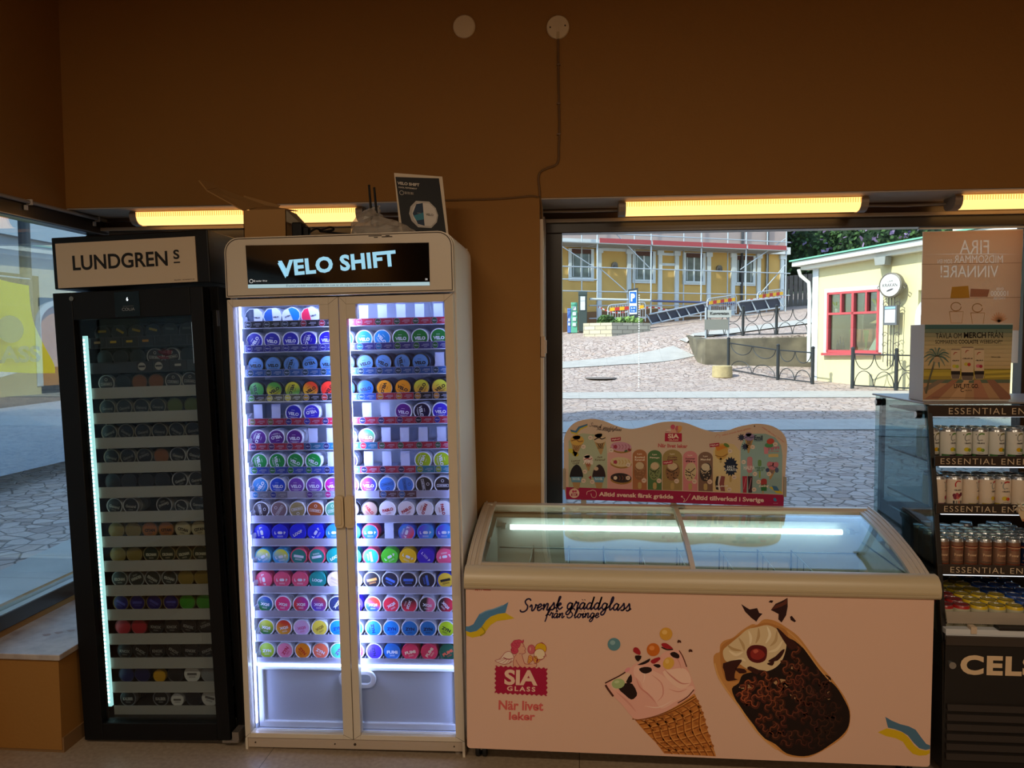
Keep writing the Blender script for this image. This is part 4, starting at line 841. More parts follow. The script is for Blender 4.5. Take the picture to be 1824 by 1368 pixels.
for hx, hy in ((370, 190), (400, 170), (435, 165), (375, 235), (405, 215), (385, 270), (360, 255), (420, 195)): p.line(arc(hx, hy, 13, 11, 20, 250, 7), 4, pl, 3, 2)
p.line([(480, 170), (496, 190), (504, 215), (524, 245), (510, 262), (520, 285), (500, 302), (478, 308), (484, 345), (495, 380), (510, 420), (540, 430), (600, 428)], 5, pl, 3)
p.line([(472, 300), (440, 302)], 4, pl, 3, 1); p.line([(484, 208), (496, 215)], 5, pl, 3, 1); p.line([(412, 310), (385, 340), (372, 395), (375, 460)], 5, pl, 3); p.line([(404, 375), (425, 420), (465, 465), (520, 482), (600, 478), (650, 460), (655, 428), (620, 418)], 5, pl, 3)
p.line([(378, 345), (358, 300), (320, 275), (272, 290), (240, 330), (200, 370), (150, 386), (180, 405), (245, 430), (310, 424), (360, 392)], 5, pl, 3)
for x0, y0, x1, y1 in ((205, 372, 260, 350), (190, 398, 280, 360), (240, 418, 300, 365), (285, 422, 325, 372), (325, 410, 350, 375)): p.line([(x0, y0), ((x0+x1)/2, (y0+y1)/2+6), (x1, y1)], 4, pl, 3, 2)
p.poly([(255, 345), (290, 362), (330, 365), (372, 352), (368, 360), (330, 374), (285, 372), (250, 354)], pl, 3)
for x_, c_, r_ in ((592, '#cc6670', 46),): p.ell(x_, 250, r_, 56, c_, 1); p.line(arc(x_, 250, r_, 56, n=18), 5, pl, 2, 1)
p.ell(578, 246, 7, 22, '#e6b0a0', 2)
p.ell(706, 240, 70, 68, '#dcb21c', 1); p.line(arc(706, 240, 70, 68, 120, 400, 16), 5, pl, 2, 1); p.line([(700, 172), (726, 168), (735, 190)], 5, pl, 2, 2)
p.ell(692, 308, 68, 66, '#ecd8b4', 3); p.line(arc(692, 308, 68, 66, 60, 400, 16), 5, pl, 4, 1); p.line([(755, 300), (775, 332), (735, 335), (750, 352), (700, 385)], 5, pl, 4, 2)
for q_ in ([(560, 330), (575, 316), (605, 340), (606, 385), (560, 425), (545, 408)], [(615, 335), (650, 330), (672, 365), (665, 400), (640, 418), (612, 380)], [(660, 372), (700, 368), (690, 395), (650, 425), (655, 400)]):
    p.poly(q_, '#dfa348', 4); p.line(q_, 5, pl, 5, 1, closed=True)
for x_, y_ in ((575, 345), (590, 352), (570, 375), (585, 385), (565, 400), (632, 350), (645, 362), (630, 375), (650, 385), (675, 382)): p.line([(x_-5, y_-6), (x_+5, y_+6)], 4, pl, 5, 1)
p.poly(wav, pl, 5)
p.text('SIA', 466, 592, 405, 190, '#ecc6ae', 6, ang=-1.5, bold=.035, res=4); p.text('GLASS', 468, 730, 345, 58, '#ecc6ae', 6, ang=-2, bold=.03, spacing=1.35)
p.done('printed_emblem', fz)
p = Print(A8); p.text('När livet', 465, 935, 545, 118, '#d2615c', 1, ang=-1.5, bold=.03); p.text('leker', 478, 1065, 318, 100, '#d2615c', 1, ang=-1.5, bold=.03); p.done('printed_lettering', fz)
p = Print(A6); p.poly([(84, 25), (232, 30), (232, 52), (84, 48)], '#dcb8a4', 0); p.text('AHT', 130, 38, 56, 19, '#a82418', 1, bold=.03); p.poly([(160, 32), (216, 34), (216, 47), (160, 45)], '#b04a3c', 1); p.done('maker_badge', fz)
# ---- cone
p = Print(A6); random.seed(4)
cone = [(1208, 930), (1300, 965), (1400, 935), (1530, 875), (1655, 775), (1690, 850), (1720, 930), (1745, 1030), (1780, 1130), (1806, 1218), (1440, 1198), (1380, 1120), (1300, 1040)]
p.poly(cone, '#c07836', 0)
def conept(s_, t_):   # s across 0..1, t down 0..1
    a = smoothpts([(1215, 940), (1290, 1020), (1380, 1120), (1452, 1198)], 6); c_ = smoothpts([(1652, 780), (1700, 880), (1745, 1030), (1803, 1215)], 6)
    i_ = t_*(len(a)-1); k = min(int(i_), len(a)-2); f = i_-k
    L_ = [a[k][q_]+(a[k+1][q_]-a[k][q_])*f for q_ in (0, 1)]; R_ = [c_[k][q_]+(c_[k+1][q_]-c_[k][q_])*f for q_ in (0, 1)]
    return (L_[0]+(R_[0]-L_[0])*s_, L_[1]+(R_[1]-L_[1])*s_+math.sin(math.pi*s_)*38*(1-t_))
for k in range(8):
    t_ = .12+.115*k; p.line([conept(s_/8, min(1, t_)) for s_ in range(9)], 9, '#8e4e1e', 1, 3); p.line([(x, y-9) for x, y in [conept(s_/8, min(1, t_)) for s_ in range(9)]], 6, '#dc9a52', 1, 3)
for k in range(7):
    s_ = .08+.14*k; p.line([conept(s_+.05*math.sin(j), .12+.11*j) for j in range(9)], 8, '#8e4e1e', 2, 2); p.line([(x+9, y) for x, y in [conept(s_+.05*math.sin(j), .12+.11*j) for j in range(9)]], 5, '#d8944c', 2, 2)
for k in range(7):
    for j in range(8):
        x_, y_ = conept(.15+.14*k, .18+.112*j)
        if x_ < 1790 and y_ < 1185: p.ell(x_, y_, 15, 12, '#a9642c', 2, 10, 8)
p.line([conept(s_/8, 0) for s_ in range(9)], 26, '#d08a44', 3, 3); p.line([(x, y+15) for x, y in [conept(s_/8, 0) for s_ in range(9)]], 6, '#8a4c20', 3, 3)
ice = [(1022, 712), (1048, 690), (1110, 650), (1160, 622), (1212, 582), (1240, 560), (1300, 552), (1350, 540), (1400, 525), (1430, 488), (1500, 466), (1555, 474), (1578, 530), (1602, 590), (1622, 640), (1642, 690), (1660, 745), (1640, 782), (1530, 858), (1400, 922), (1250, 956), (1200, 925), (1140, 850), (1078, 788)]
p.poly(ice, '#eab0a0', 4, 3)
p.poly([(1240, 575), (1330, 600), (1420, 640), (1500, 700), (1560, 730), (1640, 720), (1640, 770), (1520, 830), (1420, 880), (1360, 800), (1300, 760), (1270, 690), (1225, 640)], '#f2c2b0', 5, 3)
p.poly([(1430, 620), (1500, 600), (1590, 600), (1630, 690), (1560, 740), (1480, 690)], '#f6cdb8', 6, 3); p.poly([(1060, 700), (1110, 655), (1180, 625), (1205, 660), (1150, 710), (1090, 750)], '#e6c4a8', 5, 3)
for q_, w_, c_ in (([(1240, 660), (1270, 730), (1330, 780), (1380, 840)], 10, '#d98f82'), ([(1350, 640), (1420, 700), (1430, 780), (1390, 830)], 8, '#dc9788'), ([(1440, 600), (1490, 650), (1560, 700), (1620, 700)], 10, '#d58c80'), ([(1100, 760), (1180, 830), (1240, 900)], 12, '#dd9c8e'),
                   ([(1500, 500), (1540, 540), (1560, 600)], 8, '#dc9a8c'), ([(1300, 860), (1400, 870), (1500, 820)], 8, '#f8d4c4'), ([(1250, 600), (1300, 640), (1290, 700)], 7, '#f9d8c8'), ([(1470, 740), (1540, 760), (1600, 740)], 7, '#df9c8c')): p.line(q_, w_, c_, 7, 5, True)
p.line([(1022, 700), (1060, 680), (1120, 650), (1165, 622)], 9, '#4a2018', 7); p.line([(1025, 712), (1045, 745), (1080, 792)], 14, '#52281c', 7); p.line([(1545, 470), (1572, 515), (1598, 585)], 7, '#6a3424', 7); p.line([(1650, 745), (1600, 800), (1535, 840)], 8, '#6e3a22', 7)
for q_ in ([(1112, 730), (1165, 700), (1215, 705), (1248, 770), (1235, 800), (1205, 815), (1160, 780)], [(1170, 690), (1205, 635), (1212, 690), (1190, 698)], [(1262, 598), (1300, 585), (1345, 590), (1350, 615), (1310, 632), (1278, 622)], [(1360, 570), (1400, 565), (1415, 580), (1395, 592)],
           [(1480, 490), (1510, 478), (1545, 500), (1540, 525), (1500, 515)], [(1250, 570), (1300, 545), (1340, 525), (1330, 550), (1290, 568)], [(1235, 505), (1280, 508), (1260, 545), (1240, 535)]): p.poly(q_, '#24100e', 8, 2)
p.ell(1115, 702, 46, 35, '#a8bc82', 9, -8); p.ell(1105, 690, 18, 10, '#c4d2a0', 10, -8); p.ell(1470, 558, 38, 44, '#e2b04a', 9, 30); p.ell(1460, 545, 14, 16, '#eec470', 10); p.ell(1180, 605, 22, 12, '#e89aa0', 8, -35)
for q_ in ([(1225, 450), (1250, 448), (1272, 478), (1265, 500), (1222, 478)], [(1350, 535), (1400, 515), (1412, 530), (1370, 562), (1345, 552)], [(1418, 422), (1450, 416), (1480, 435), (1500, 458), (1440, 452)]): p.poly(q_, '#a8222c', 9, 2)
p.line([(1420, 445), (1460, 462), (1502, 460)], 8, '#301414', 10)
for x_, y_, r_, c_, c2 in ((1085, 425, 45, '#5e8c98', '#8cb2b8'), (1452, 352, 45, '#dca23c', '#eebf6a'), (1362, 463, 46, '#cf6c1e', '#e8934c')): p.ell(x_, y_, r_, r_, c_, 8); p.ell(x_-10, y_-12, r_*.42, r_*.36, c2, 9)
for x_, y_ in ((1545, 405), (1625, 470)): p.poly([(x_-14, y_), (x_-6, y_-12), (x_+12, y_-6), (x_+14, y_+10), (x_, y_+6), (x_-10, y_+12)], '#4a2416', 8)
p.done('printed_cone', fz)
# ---- chocolate waffle boat
p = Print(A7)
shell = [(480, 250), (560, 262), (640, 310), (720, 370), (790, 460), (870, 570), (950, 660), (1010, 740), (1060, 820), (1088, 900), (1085, 985), (1060, 1055), (1000, 1112), (935, 1155), (860, 1197), (790, 1225), (715, 1226), (640, 1212), (560, 1162), (480, 1100), (420, 1030), (360, 950), (300, 865), (232, 775), (172, 685), (132, 595), (122, 520), (140, 490), (165, 480), (170, 430), (200, 400), (260, 380), (320, 330), (395, 285), (432, 288)]
p.poly(shell, '#c98e4e', 0, 3)
p.poly([(170, 500), (180, 440), (230, 400), (330, 345), (400, 305), (480, 275), (560, 290), (640, 335), (620, 420), (400, 640), (230, 690), (180, 600)], '#b87c40', 1, 3)
choc = [(565, 312), (640, 375), (700, 405), (782, 480), (852, 570), (922, 660), (992, 730), (1042, 810), (1082, 900), (1077, 1000), (1030, 1070), (950, 1132), (860, 1190), (760, 1217), (640, 1197), (560, 1132), (468, 1080), (410, 1000), (348, 920), (285, 830), (252, 740), (300, 700), (330, 640), (420, 620), (500, 610), (580, 560), (620, 500), (630, 400)]
p.poly(choc, '#1c0d0a', 2, 3)
for q_ in ([(540, 690), (600, 670), (655, 690), (640, 730), (580, 720)], [(300, 730), (350, 705), (400, 730), (360, 745)], [(660, 780), (720, 790), (700, 815)], [(900, 790), (940, 755), (945, 815), (920, 810)], [(660, 580), (720, 575), (715, 600), (670, 600)]): p.poly(q_, '#b48e66', 3, 2)
p.poly([(190, 470), (230, 430), (300, 372), (360, 322), (430, 305), (500, 290), (560, 312), (612, 352), (637, 405), (630, 475), (600, 550), (540, 602), (450, 622), (360, 600), (300, 562), (235, 558), (198, 530)], '#dcc49a', 3, 3)
for q_, c_ in (([(230, 470), (280, 500), (330, 480)], '#f0ddb8'), ([(300, 380), (330, 430), (340, 470)], '#c2a274'), ([(370, 330), (385, 380), (380, 430)], '#f0deba'), ([(440, 310), (440, 370), (420, 420)], '#bf9f72'), ([(500, 300), (520, 360), (490, 420)], '#f3e4c4'), ([(570, 330), (560, 400), (520, 440)], '#c4a67a'), ([(610, 400), (570, 460), (510, 480)], '#efdcb6'), ([(220, 430), (260, 460), (320, 470)], '#bd9c6c'), ([(270, 540), (320, 530), (350, 545)], '#ecd8b2')): p.line(q_, 20, c_, 4, 5, True)
p.poly([(355, 480), (380, 440), (430, 430), (490, 445), (500, 490), (485, 540), (430, 558), (375, 535)], '#5a1216', 5, 3); p.poly([(385, 475), (420, 455), (465, 470), (485, 505), (440, 535), (390, 520)], '#902a24', 6, 3); p.poly([(400, 470), (425, 460), (440, 475), (415, 490)], '#c05a48', 7, 2)
for q_ in ([(190, 560), (300, 533), (322, 545), (282, 600), (270, 665), (300, 672), (240, 684), (212, 678), (200, 620)], [(275, 595), (340, 600), (355, 625), (305, 630)], [(565, 310), (600, 330), (640, 370), (690, 405), (715, 440), (670, 465), (630, 420)], [(560, 510), (600, 470), (625, 460), (610, 500), (575, 540), (520, 550), (510, 540)], [(360, 600), (380, 580), (440, 605), (490, 612), (440, 628), (430, 640)], [(500, 560), (550, 545), (540, 575), (515, 572)]): p.poly(q_, '#3a1712', 6, 2)
random.seed(9)
def inside(pt, poly):
    x, y = pt; c = False
    for (x0, y0), (x1, y1) in zip(poly, poly[1:]+poly[:1]):
        if (y0 > y) != (y1 > y) and x < (x1-x0)*(y-y0)/(y1-y0)+x0: c = not c
    return c
cream_ = [(200, 400), (640, 300), (650, 480), (600, 570), (450, 640), (200, 640)]
for k in range(400):   # piped chocolate loops
    i_, j_ = k % 20, k//20; cx_ = 230+88*i_*.62+(34 if j_ % 2 else 0)+random.uniform(-12, 12); cy_ = 340+52*j_+random.uniform(-10, 10)
    if not all(inside((cx_+dx, cy_+dy), choc) for dx, dy in ((48, 0), (-48, 0), (0, 40), (0, -40))) or inside((cx_, cy_), cream_) or random.random() < .25: continue
    r_ = random.uniform(24, 36); rot = random.choice([0, .5, 1.1, 1.7, 2.4, 3.1])
    pts = [(cx_-r_*1.5, cy_+r_*.5), (cx_-r_, cy_-r_*.6), (cx_-r_*.1, cy_-r_*.2), (cx_, cy_+r_*.6), (cx_+r_*.9, cy_+r_*.7), (cx_+r_*1.3, cy_-r_*.2)]
    pts = [(cx_+(x-cx_)*math.cos(rot)-(y-cy_)*math.sin(rot), cy_+(x-cx_)*math.sin(rot)+(y-cy_)*math.cos(rot)) for x, y in pts]
    lit_ = 1-min(1, max(0, (cx_+.35*cy_-620)/620))
    c1 = '#%02x%02x%02x' % tuple(int(round((a_+(b_-a_)*lit_)/6)*6) for a_, b_ in zip((36, 16, 12), (84, 38, 24))); c2 = '#%02x%02x%02x' % tuple(int(round((a_+(b_-a_)*lit_)/6)*6) for a_, b_ in zip((66, 34, 26), (172, 92, 56)))
    p.line(pts, 25, c1, 3+.1*(k % 7), 5); p.line([(x-3, y-6) for x, y in pts], 7, c2, 4+.1*(k % 7), 5, True)
p.line([(130, 560), (160, 660), (230, 770), (300, 860), (360, 950), (420, 1030), (490, 1105), (570, 1168)], 12, '#dca767', 4)
p.line([(640, 330), (720, 400), (790, 490), (870, 600), (950, 690)], 8, '#d8a364', 4)
for q_ in ([(318, 142), (352, 165), (378, 180), (430, 170), (445, 205), (468, 210), (440, 240), (425, 266), (390, 240), (345, 195)], [(645, 98), (646, 160), (635, 220), (603, 272), (580, 250), (582, 212), (528, 184), (560, 140), (610, 118)], [(510, 128), (525, 115), (545, 118), (535, 134)], [(662, 232), (675, 225), (705, 262), (695, 270), (668, 255)]): p.poly(q_, '#2e1416', 3)
p.poly([(645, 100), (612, 130), (560, 150), (532, 182), (600, 160), (640, 140)], '#5e2e22', 4)
p.done('printed_waffle_boat', fz)

# ------------------------------------------------------------------ menu sign behind the freezer
MY = 3.45
HM = homo([0.0025988725, -1.5849835e-06, -2.6800792, 9.051565e-05, -0.0026736332, 3.1915048, 6.5663816e-05, -4.3204621e-05, 1.0])
ms = empty('menu_sign', 'wavy-topped ice cream menu board with a plum strip, standing behind the freezer', 'sign', (0, 0, 0))
A4 = surf(HM, MY, 980, 720, .2522)
def mpt(x, y): return HM(980+.2522*x, 720+.2522*y)
top_ = smoothpts([(97, 245), (112, 200), (150, 150), (200, 120), (290, 103), (380, 118), (460, 150), (560, 175), (660, 160), (770, 130), (870, 122), (960, 133), (1060, 170), (1150, 195), (1240, 190), (1330, 160), (1430, 140), (1500, 140), (1570, 155), (1630, 190), (1665, 240), (1675, 300)], 3)
outl = [mpt(*q_) for q_ in top_ + [(1668, 400), (1650, 640), (1648, 722), (112, 668), (100, 590), (96, 450)]]
MB().prism(outl, XYZ, MY, MY+.006).obj('sign_board', M('menu_board_cream', '#cdb29c', .5), ms)
p = Print(A4)
p.poly([(112, 585), (1650, 640), (1648, 724), (112, 670)], '#9c1845', 1)
p.text('Alltid svensk färsk grädde', 607, 648, 525, 40, '#e9c9b4', 2, ang=-2.1, bold=.03); p.text('Alltid tillverkad i Sverige', 1253, 672, 512, 42, '#e9c9b4', 2, ang=-1.9, bold=.03)
p.ell(170, 628, 36, 34, '#dcb9a4', 2); p.poly([(148, 630), (192, 630), (192, 648), (148, 648)], '#9c1845', 3); p.text('SIA', 170, 639, 30, 12, '#e9c9b4', 4, bold=.03); p.ell(163, 616, 9, 9, '#b8405c', 3); p.ell(180, 615, 8, 8, '#b8405c', 3)
p.line([(258, 640), (262, 618), (285, 612), (300, 606), (322, 616), (326, 640), (318, 658), (296, 655), (288, 630)], 3, '#e9c9b4', 2, 3); p.line([(930, 655), (950, 672), (940, 690), (960, 680), (985, 640), (990, 632)], 3, '#e9c9b4', 2, 3); p.ell(930, 652, 7, 6, '#e9c9b4', 2)
p.poly([(1575, 665), (1590, 660), (1602, 680), (1590, 688), (1578, 680)], '#3c78a0', 2); p.text('GLASS', 1592, 700, 34, 5, '#c89aa4', 2, res=1)
p.poly([(130, 588), (130, 260), (160, 225), (230, 205), (320, 215), (390, 250), (402, 330), (402, 595)], '#a9ad90', 0)
p.poly([(405, 597), (405, 350), (430, 330), (575, 335), (578, 603)], '#d39a90', 1)
p.poly([(1150, 615), (1150, 330), (1180, 290), (1240, 270), (1300, 285), (1338, 330), (1340, 625)], '#d3b886', 0)
p.poly([(1345, 625), (1345, 300), (1370, 240), (1430, 208), (1520, 208), (1590, 235), (1630, 290), (1640, 360), (1635, 635)], '#8fa9a4', 0)
for x0, x1, y0, c_, t1, ic, ic2 in ((582, 683, 320, '#a86a44', 'Rostad|Karamell', '#8f6142', '#a87c58'), (689, 788, 324, '#4f7043', 'Pistage', '#7f8a5a', '#3f4a2c'), (794, 932, 320, '#9c8350', 'Cookie|Dough', '#8c6444', '#3c2a20'), (938, 1040, 330, '#cf8084', 'Sommar|fin', '#cbb288', '#3c2420'), (1046, 1148, 336, '#7c5c4c', 'Mandel', '#37302e', '#c4ab8e')):
    r_ = (x1-x0)/2; yb = 600+(x0-580)*.026
    p.poly([(x0, yb), (x0, y0+r_*.8)] + arc((x0+x1)/2, y0+r_*.8, r_, r_*.8, 180, 360, 12)[1:-1] + [(x1, y0+r_*.8), (x1, yb+4)], c_, 1)
    cx_ = (x0+x1)/2; cy_ = 470+(x0-580)*.02; w_ = 42+ (8 if x1-x0 > 120 else 0)
    p.ell(cx_+2, cy_, w_, 66, ic, 2, 8); p.ell(cx_, cy_-36, w_*.7, 26, '#c9ad8a' if c_ != '#7c5c4c' else '#cdb79a', 3, 5)
    for k in range(14): p.ell(cx_+random.uniform(-w_*.75, w_*.75), cy_+random.uniform(-20, 52), 5, 4, ic2, 4, n=7)
    p.line([(cx_-w_*.8, cy_-15), (cx_-5, cy_+5), (cx_+w_*.8, cy_-25)], 6, ic2, 4, 4)
    p.poly(rrect(cx_-13, cx_+13, cy_+80, cy_+128, 12, n=4), '#b89a62', 2); p.ell(cx_+30, cy_+68, 17, 17, '#dcc0ac', 5); p.text('30:-', cx_+30, cy_+68, 20, 8, '#5a4440', 6, res=1)
    p.text('Lyx', cx_, y0+32, 34, 13, '#e2cbb4', 3, bold=.03, res=1)
    for k, tt in enumerate(t1.split('|')): p.text(tt, cx_, y0+54+18*k, 70, 14, '#e2cbb4' if c_ not in ('#9c8350', '#cf8084') else '#6a3438', 3, bold=.04, res=1)
# emblem in the middle
p.poly([(811, 203), (930, 205), (930, 265), (809, 262)], '#b01c3e', 1); p.text('SIA', 870, 225, 78, 32, '#e9c9b4', 2, bold=.04); p.text('GLASS', 870, 252, 72, 9, '#e9c9b4', 2, bold=.03, res=1)
p.ell(866, 160, 16, 17, '#c8506a', 2); p.poly([(850, 203), (855, 178), (885, 170), (895, 203)], '#d8a088', 1); p.poly([(850, 195), (815, 192), (830, 175), (852, 176)], '#dcc0b0', 1); p.ell(898, 168, 13, 16, '#c8606a', 1); p.ell(917, 168, 15, 17, '#dca060', 2); p.poly([(895, 185), (930, 185), (905, 203)], '#d09850', 3)
for a_, b_ in (((850, 195), (815, 192)), ((885, 170), (895, 203)), ((895, 185), (905, 203))): p.line([a_, b_], 2.5, '#a81840', 4, 1)
p.text('När livet leker', 866, 294, 208, 28, '#c05a5a', 1, ang=-1.5, bold=.035)
script(p, 'Svensk gräddglass', 275, 158, 26.5, 9, '#2b2230', 2.6, bend=-.6); script(p, 'från Slöinge', 330, 180, 17, 8, '#2b2230', 1.9)
p.poly([(140, 180), (180, 195), (205, 165), (265, 140), (262, 160), (215, 180), (190, 212), (150, 205)], '#c8b030', 1); p.poly([(140, 178), (178, 188), (200, 158), (265, 138), (262, 150), (212, 170), (186, 202), (150, 195)], '#3f6f96', 2)
p.poly([(1545, 585), (1590, 580), (1640, 625), (1640, 632), (1600, 628)], '#c8b030', 1); p.poly([(1565, 575), (1600, 580), (1620, 612), (1580, 610)], '#3f6f96', 2)
p.text('Alltid svensk färsk grädde', 1316, 196, 212, 15, '#c88878', 1, ang=14, bold=.03, res=1); p.text('Alltid tillverkad i Sverige', 1575, 215, 190, 14, '#c88878', 1, ang=-34, bold=.03, res=1); p.ell(1443, 155, 5, 5, '#3a2c28', 1); p.line([(1165, 235), (1180, 215), (1200, 222), (1195, 240)], 2.5, '#c88878', 1)
# small pictures of cones, cups and lollies
def cone_icon(x, y, s_, ball, tilt=0, dk='#8a5a30', tipd=70):
    c_, n_ = math.cos(R(tilt)), math.sin(R(tilt)); T_ = lambda u, v_: (x+(u*c_-v_*n_)*s_, y+(u*n_+v_*c_)*s_)
    p.poly([T_(-30, 0), T_(30, 0), T_(4, tipd), T_(-4, tipd)], '#b08a58', 2)
    for k in range(3): p.line([T_(-22+14*k, 3), T_(4+5*k, 40)], 2.5*s_, dk, 3, 1); p.line([T_(22-14*k, 3), T_(-4-5*k, 40)], 2.5*s_, dk, 3, 1)
    p.ell(*T_(0, -14), 36*s_, 26*s_, ball, 4); p.ell(*T_(-6, -32), 20*s_, 14*s_, ball, 4)
    p.line([T_(-30, -8), T_(-5, -18), T_(10, -10), T_(30, -16)], 5*s_, dk, 5, 3)
def price(x, y, t_='25:-'): p.ell(x, y, 16, 15, '#dcc4b2', 6); p.text(t_, x, y, 20, 8, '#5a4440', 7, res=1)
cone_icon(188, 275, 1.35, '#cda04c', 8); cone_icon(352, 260, 1.35, '#cdb294', -4, '#2c1c18'); cone_icon(268, 400, 1.0, '#d8c2b4', -3, '#a02c38')
for y_, c_ in ((250, '#c8b030'), (330, '#c2b43c'), (352, '#b8a030')): p.ell(150+(y_ % 3)*28, y_, 24, 16, c_, 2, 20)
p.text('Lemon', 180, 398, 62, 16, '#5c4630', 2, ang=4, shear=.3, res=1); p.text('Cuddi', 182, 416, 50, 14, '#5c4630', 2, ang=4, shear=.3, res=1); p.text('JUNI', 268, 412, 66, 34, '#e8d6cc', 6, ang=-10, bold=.04, res=1); p.text('Salt', 350, 374, 40, 14, '#5c4630', 2, shear=.3, res=1); p.text('Karamell', 352, 392, 74, 14, '#5c4630', 2, shear=.3, res=1)
for x_, c2 in ((186, '#14121a'), (345, '#2c1a1e')):
    p.poly([(x_-32, 545), (x_+28, 548), (x_+18, 596), (x_-18, 594)], '#a8865a', 3); p.poly([(x_-45, 490), (x_-30, 450), (x_, 425), (x_+28, 445), (x_+44, 490), (x_+38, 520), (x_-40, 520)], c2, 4, 3); p.poly([(x_-40, 512), (x_+38, 512), (x_+30, 552), (x_-34, 550)], '#5f8fa8', 5); p.text('NOIR', x_-1, 527, 54, 20, '#b8cfd8', 6, bold=.035, res=1)
p.ell(325, 455, 16, 14, '#c8ac90', 5); p.poly([(270, 515), (290, 505), (288, 535)], '#a82c38', 4)
for x_, y_ in ((285, 236), (235, 300), (245, 476), (236, 540), (298, 548), (432, 325), (552, 428), (550, 520), (1270, 330), (1300, 515), (1265, 602), (1430, 302), (1590, 283), (1366, 408), (1446, 492), (1472, 548), (1440, 602), (1545, 492)): price(x_, y_)
for y_, c_, c2 in ((300, '#c48ca0', '#a86a78'), (408, '#cdb48c', '#c09a5c'), (520, '#2c2024', '#6a3c2c')):
    p.ell(500, y_+12, 76, 34, '#b08444', 2, 4); p.ell(500, y_, 74, 34, c_, 3, 4)
    for k in range(6): p.line([(440+22*k, y_-16), (450+22*k, y_), (442+22*k, y_+16)], 6, c2, 4, 3)
    p.ell(460, y_, 13, 13, '#a03048' if y_ != 520 else '#dcc8b0', 5)
    p.line([(428, y_+18), (500, y_+44), (572, y_+22)], 5, '#8c6430', 4, 3)
for x_, y_, a_ in ((464, 248, 8), (1160, 288, 6), (830, 411, 8)): p.poly([(x_-36, y_-8), (x_+34, y_-16), (x_+34, y_+8), (x_-32, y_+16)], '#a81840', 6); p.text('Nyhet!', x_, y_, 56, 14, '#e8c8b8', 7, ang=a_, bold=.04, res=1)
p.ell(560, 322, 14, 9, '#8a3040', 5, 30); p.ell(535, 330, 12, 8, '#4a5a3c', 5, -20)
p.ell(1210, 335, 46, 58, '#c8994c', 3, 8); p.poly([(1165, 300), (1240, 285), (1262, 300), (1180, 330)], '#cf7c2c', 4); p.ell(1245, 290, 22, 12, '#5f7c38', 5, 30); p.line([(1165, 360), (1210, 372), (1255, 350)], 6, '#8c5c2c', 4); p.poly(rrect(1196, 1212, 380, 415, 7, n=3), '#b89a62', 3)
splat = [(1275+ (44+(9 if k % 2 else -6))*math.cos(R(12*k)), 440+(62+(10 if k % 2 else -6))*math.sin(R(12*k))) for k in range(30)]
p.poly(splat, '#101c34', 3); p.text('SALT', 1276, 442, 58, 18, '#c8ccd0', 4, bold=.035, res=1); p.text('LAKRITS', 1276, 462, 84, 18, '#c8ccd0', 4, ang=-2, bold=.035, res=1); p.poly(rrect(1266, 1281, 505, 550, 7, n=3), '#b89a62', 2)
p.poly([(1175, 510), (1205, 505), (1190, 560), (1200, 610), (1170, 600), (1165, 550)], '#1e1a1c', 3); p.poly([(1205, 505), (1235, 510), (1228, 560), (1235, 615), (1200, 612), (1192, 560)], '#8a4a48', 3); p.poly([(1190, 507), (1207, 505), (1194, 560), (1204, 612), (1190, 608), (1184, 556)], '#d8c8b8', 4); p.text('Sandwich', 1212, 577, 86, 14, '#dcd0c4', 5, ang=3, shear=.2, bold=.04, res=1)
cone_icon(1405, 245, 1.0, '#8f7aa0', 3, '#28304c', 100); p.text('Emil', 1470, 236, 60, 32, '#1c2c44', 5, bold=.03); p.text('LAKRITS', 1473, 257, 58, 10, '#2c4a6c', 5, res=1)
for x_, y_ in ((1350, 235), (1378, 300)): p.poly([(x_+(22+(8 if k % 2 else -6))*math.cos(R(20*k)), y_+(22+(8 if k % 2 else -6))*math.sin(R(20*k))) for k in range(18)], '#28304c', 2)
p.ell(1555, 262, 27, 20, '#c04a3c', 4, -10); p.ell(1545, 290, 30, 18, '#4c8a5c', 3); p.text('PIPPI', 1578, 312, 78, 22, '#c05a78', 5, ang=8, bold=.03, res=1); p.text('JORDGUBB', 1580, 334, 72, 9, '#c8606c', 5, res=1); p.poly([(1540, 352), (1610, 350), (1612, 372), (1542, 374)], '#cdb072', 3)
p.poly([(1508, 300), (1538, 305), (1540, 350), (1512, 352)], '#d0808c', 2)   # plain pink lolly
p.poly(rrect(1390, 1428, 370, 485, 16, n=3), '#c07a80', 3); p.text('HALPA', 1404, 448, 76, 28, '#d8ccc4', 5, bold=.03, res=1); p.line([(1404, 485), (1400, 515)], 6, '#b89a62', 2, 1)
p.poly(rrect(1466, 1492, 392, 440, 12, n=3), '#6a8c50', 3); p.text('PÄRON', 1482, 448, 66, 15, '#3f6c48', 5, bold=.04, res=1); p.text('SPLIT', 1482, 466, 50, 13, '#3f6c48', 5, bold=.04, res=1); p.poly(rrect(1474, 1486, 472, 520, 5, n=3), '#8aa050', 3)
cone_icon(1570, 452, .95, '#c2707c', 12, '#3c4668', 85); p.ell(1550, 425, 20, 20, '#c2707c', 5); p.ell(1595, 425, 18, 18, '#c2707c', 5); p.ell(1600, 465, 14, 18, '#4c5a78', 5); p.ell(1535, 465, 14, 14, '#3c4668', 5)
for x_, c_ in ((1374, '#a82c44'), (1412, '#3c2430')): p.poly([(x_-17, 508), (x_+17, 508), (x_+13, 625), (x_-13, 625)], c_, 3); p.line([(x_-8, 600), (x_, 560), (x_+8, 520)], 4, '#c8808c', 4, 2)
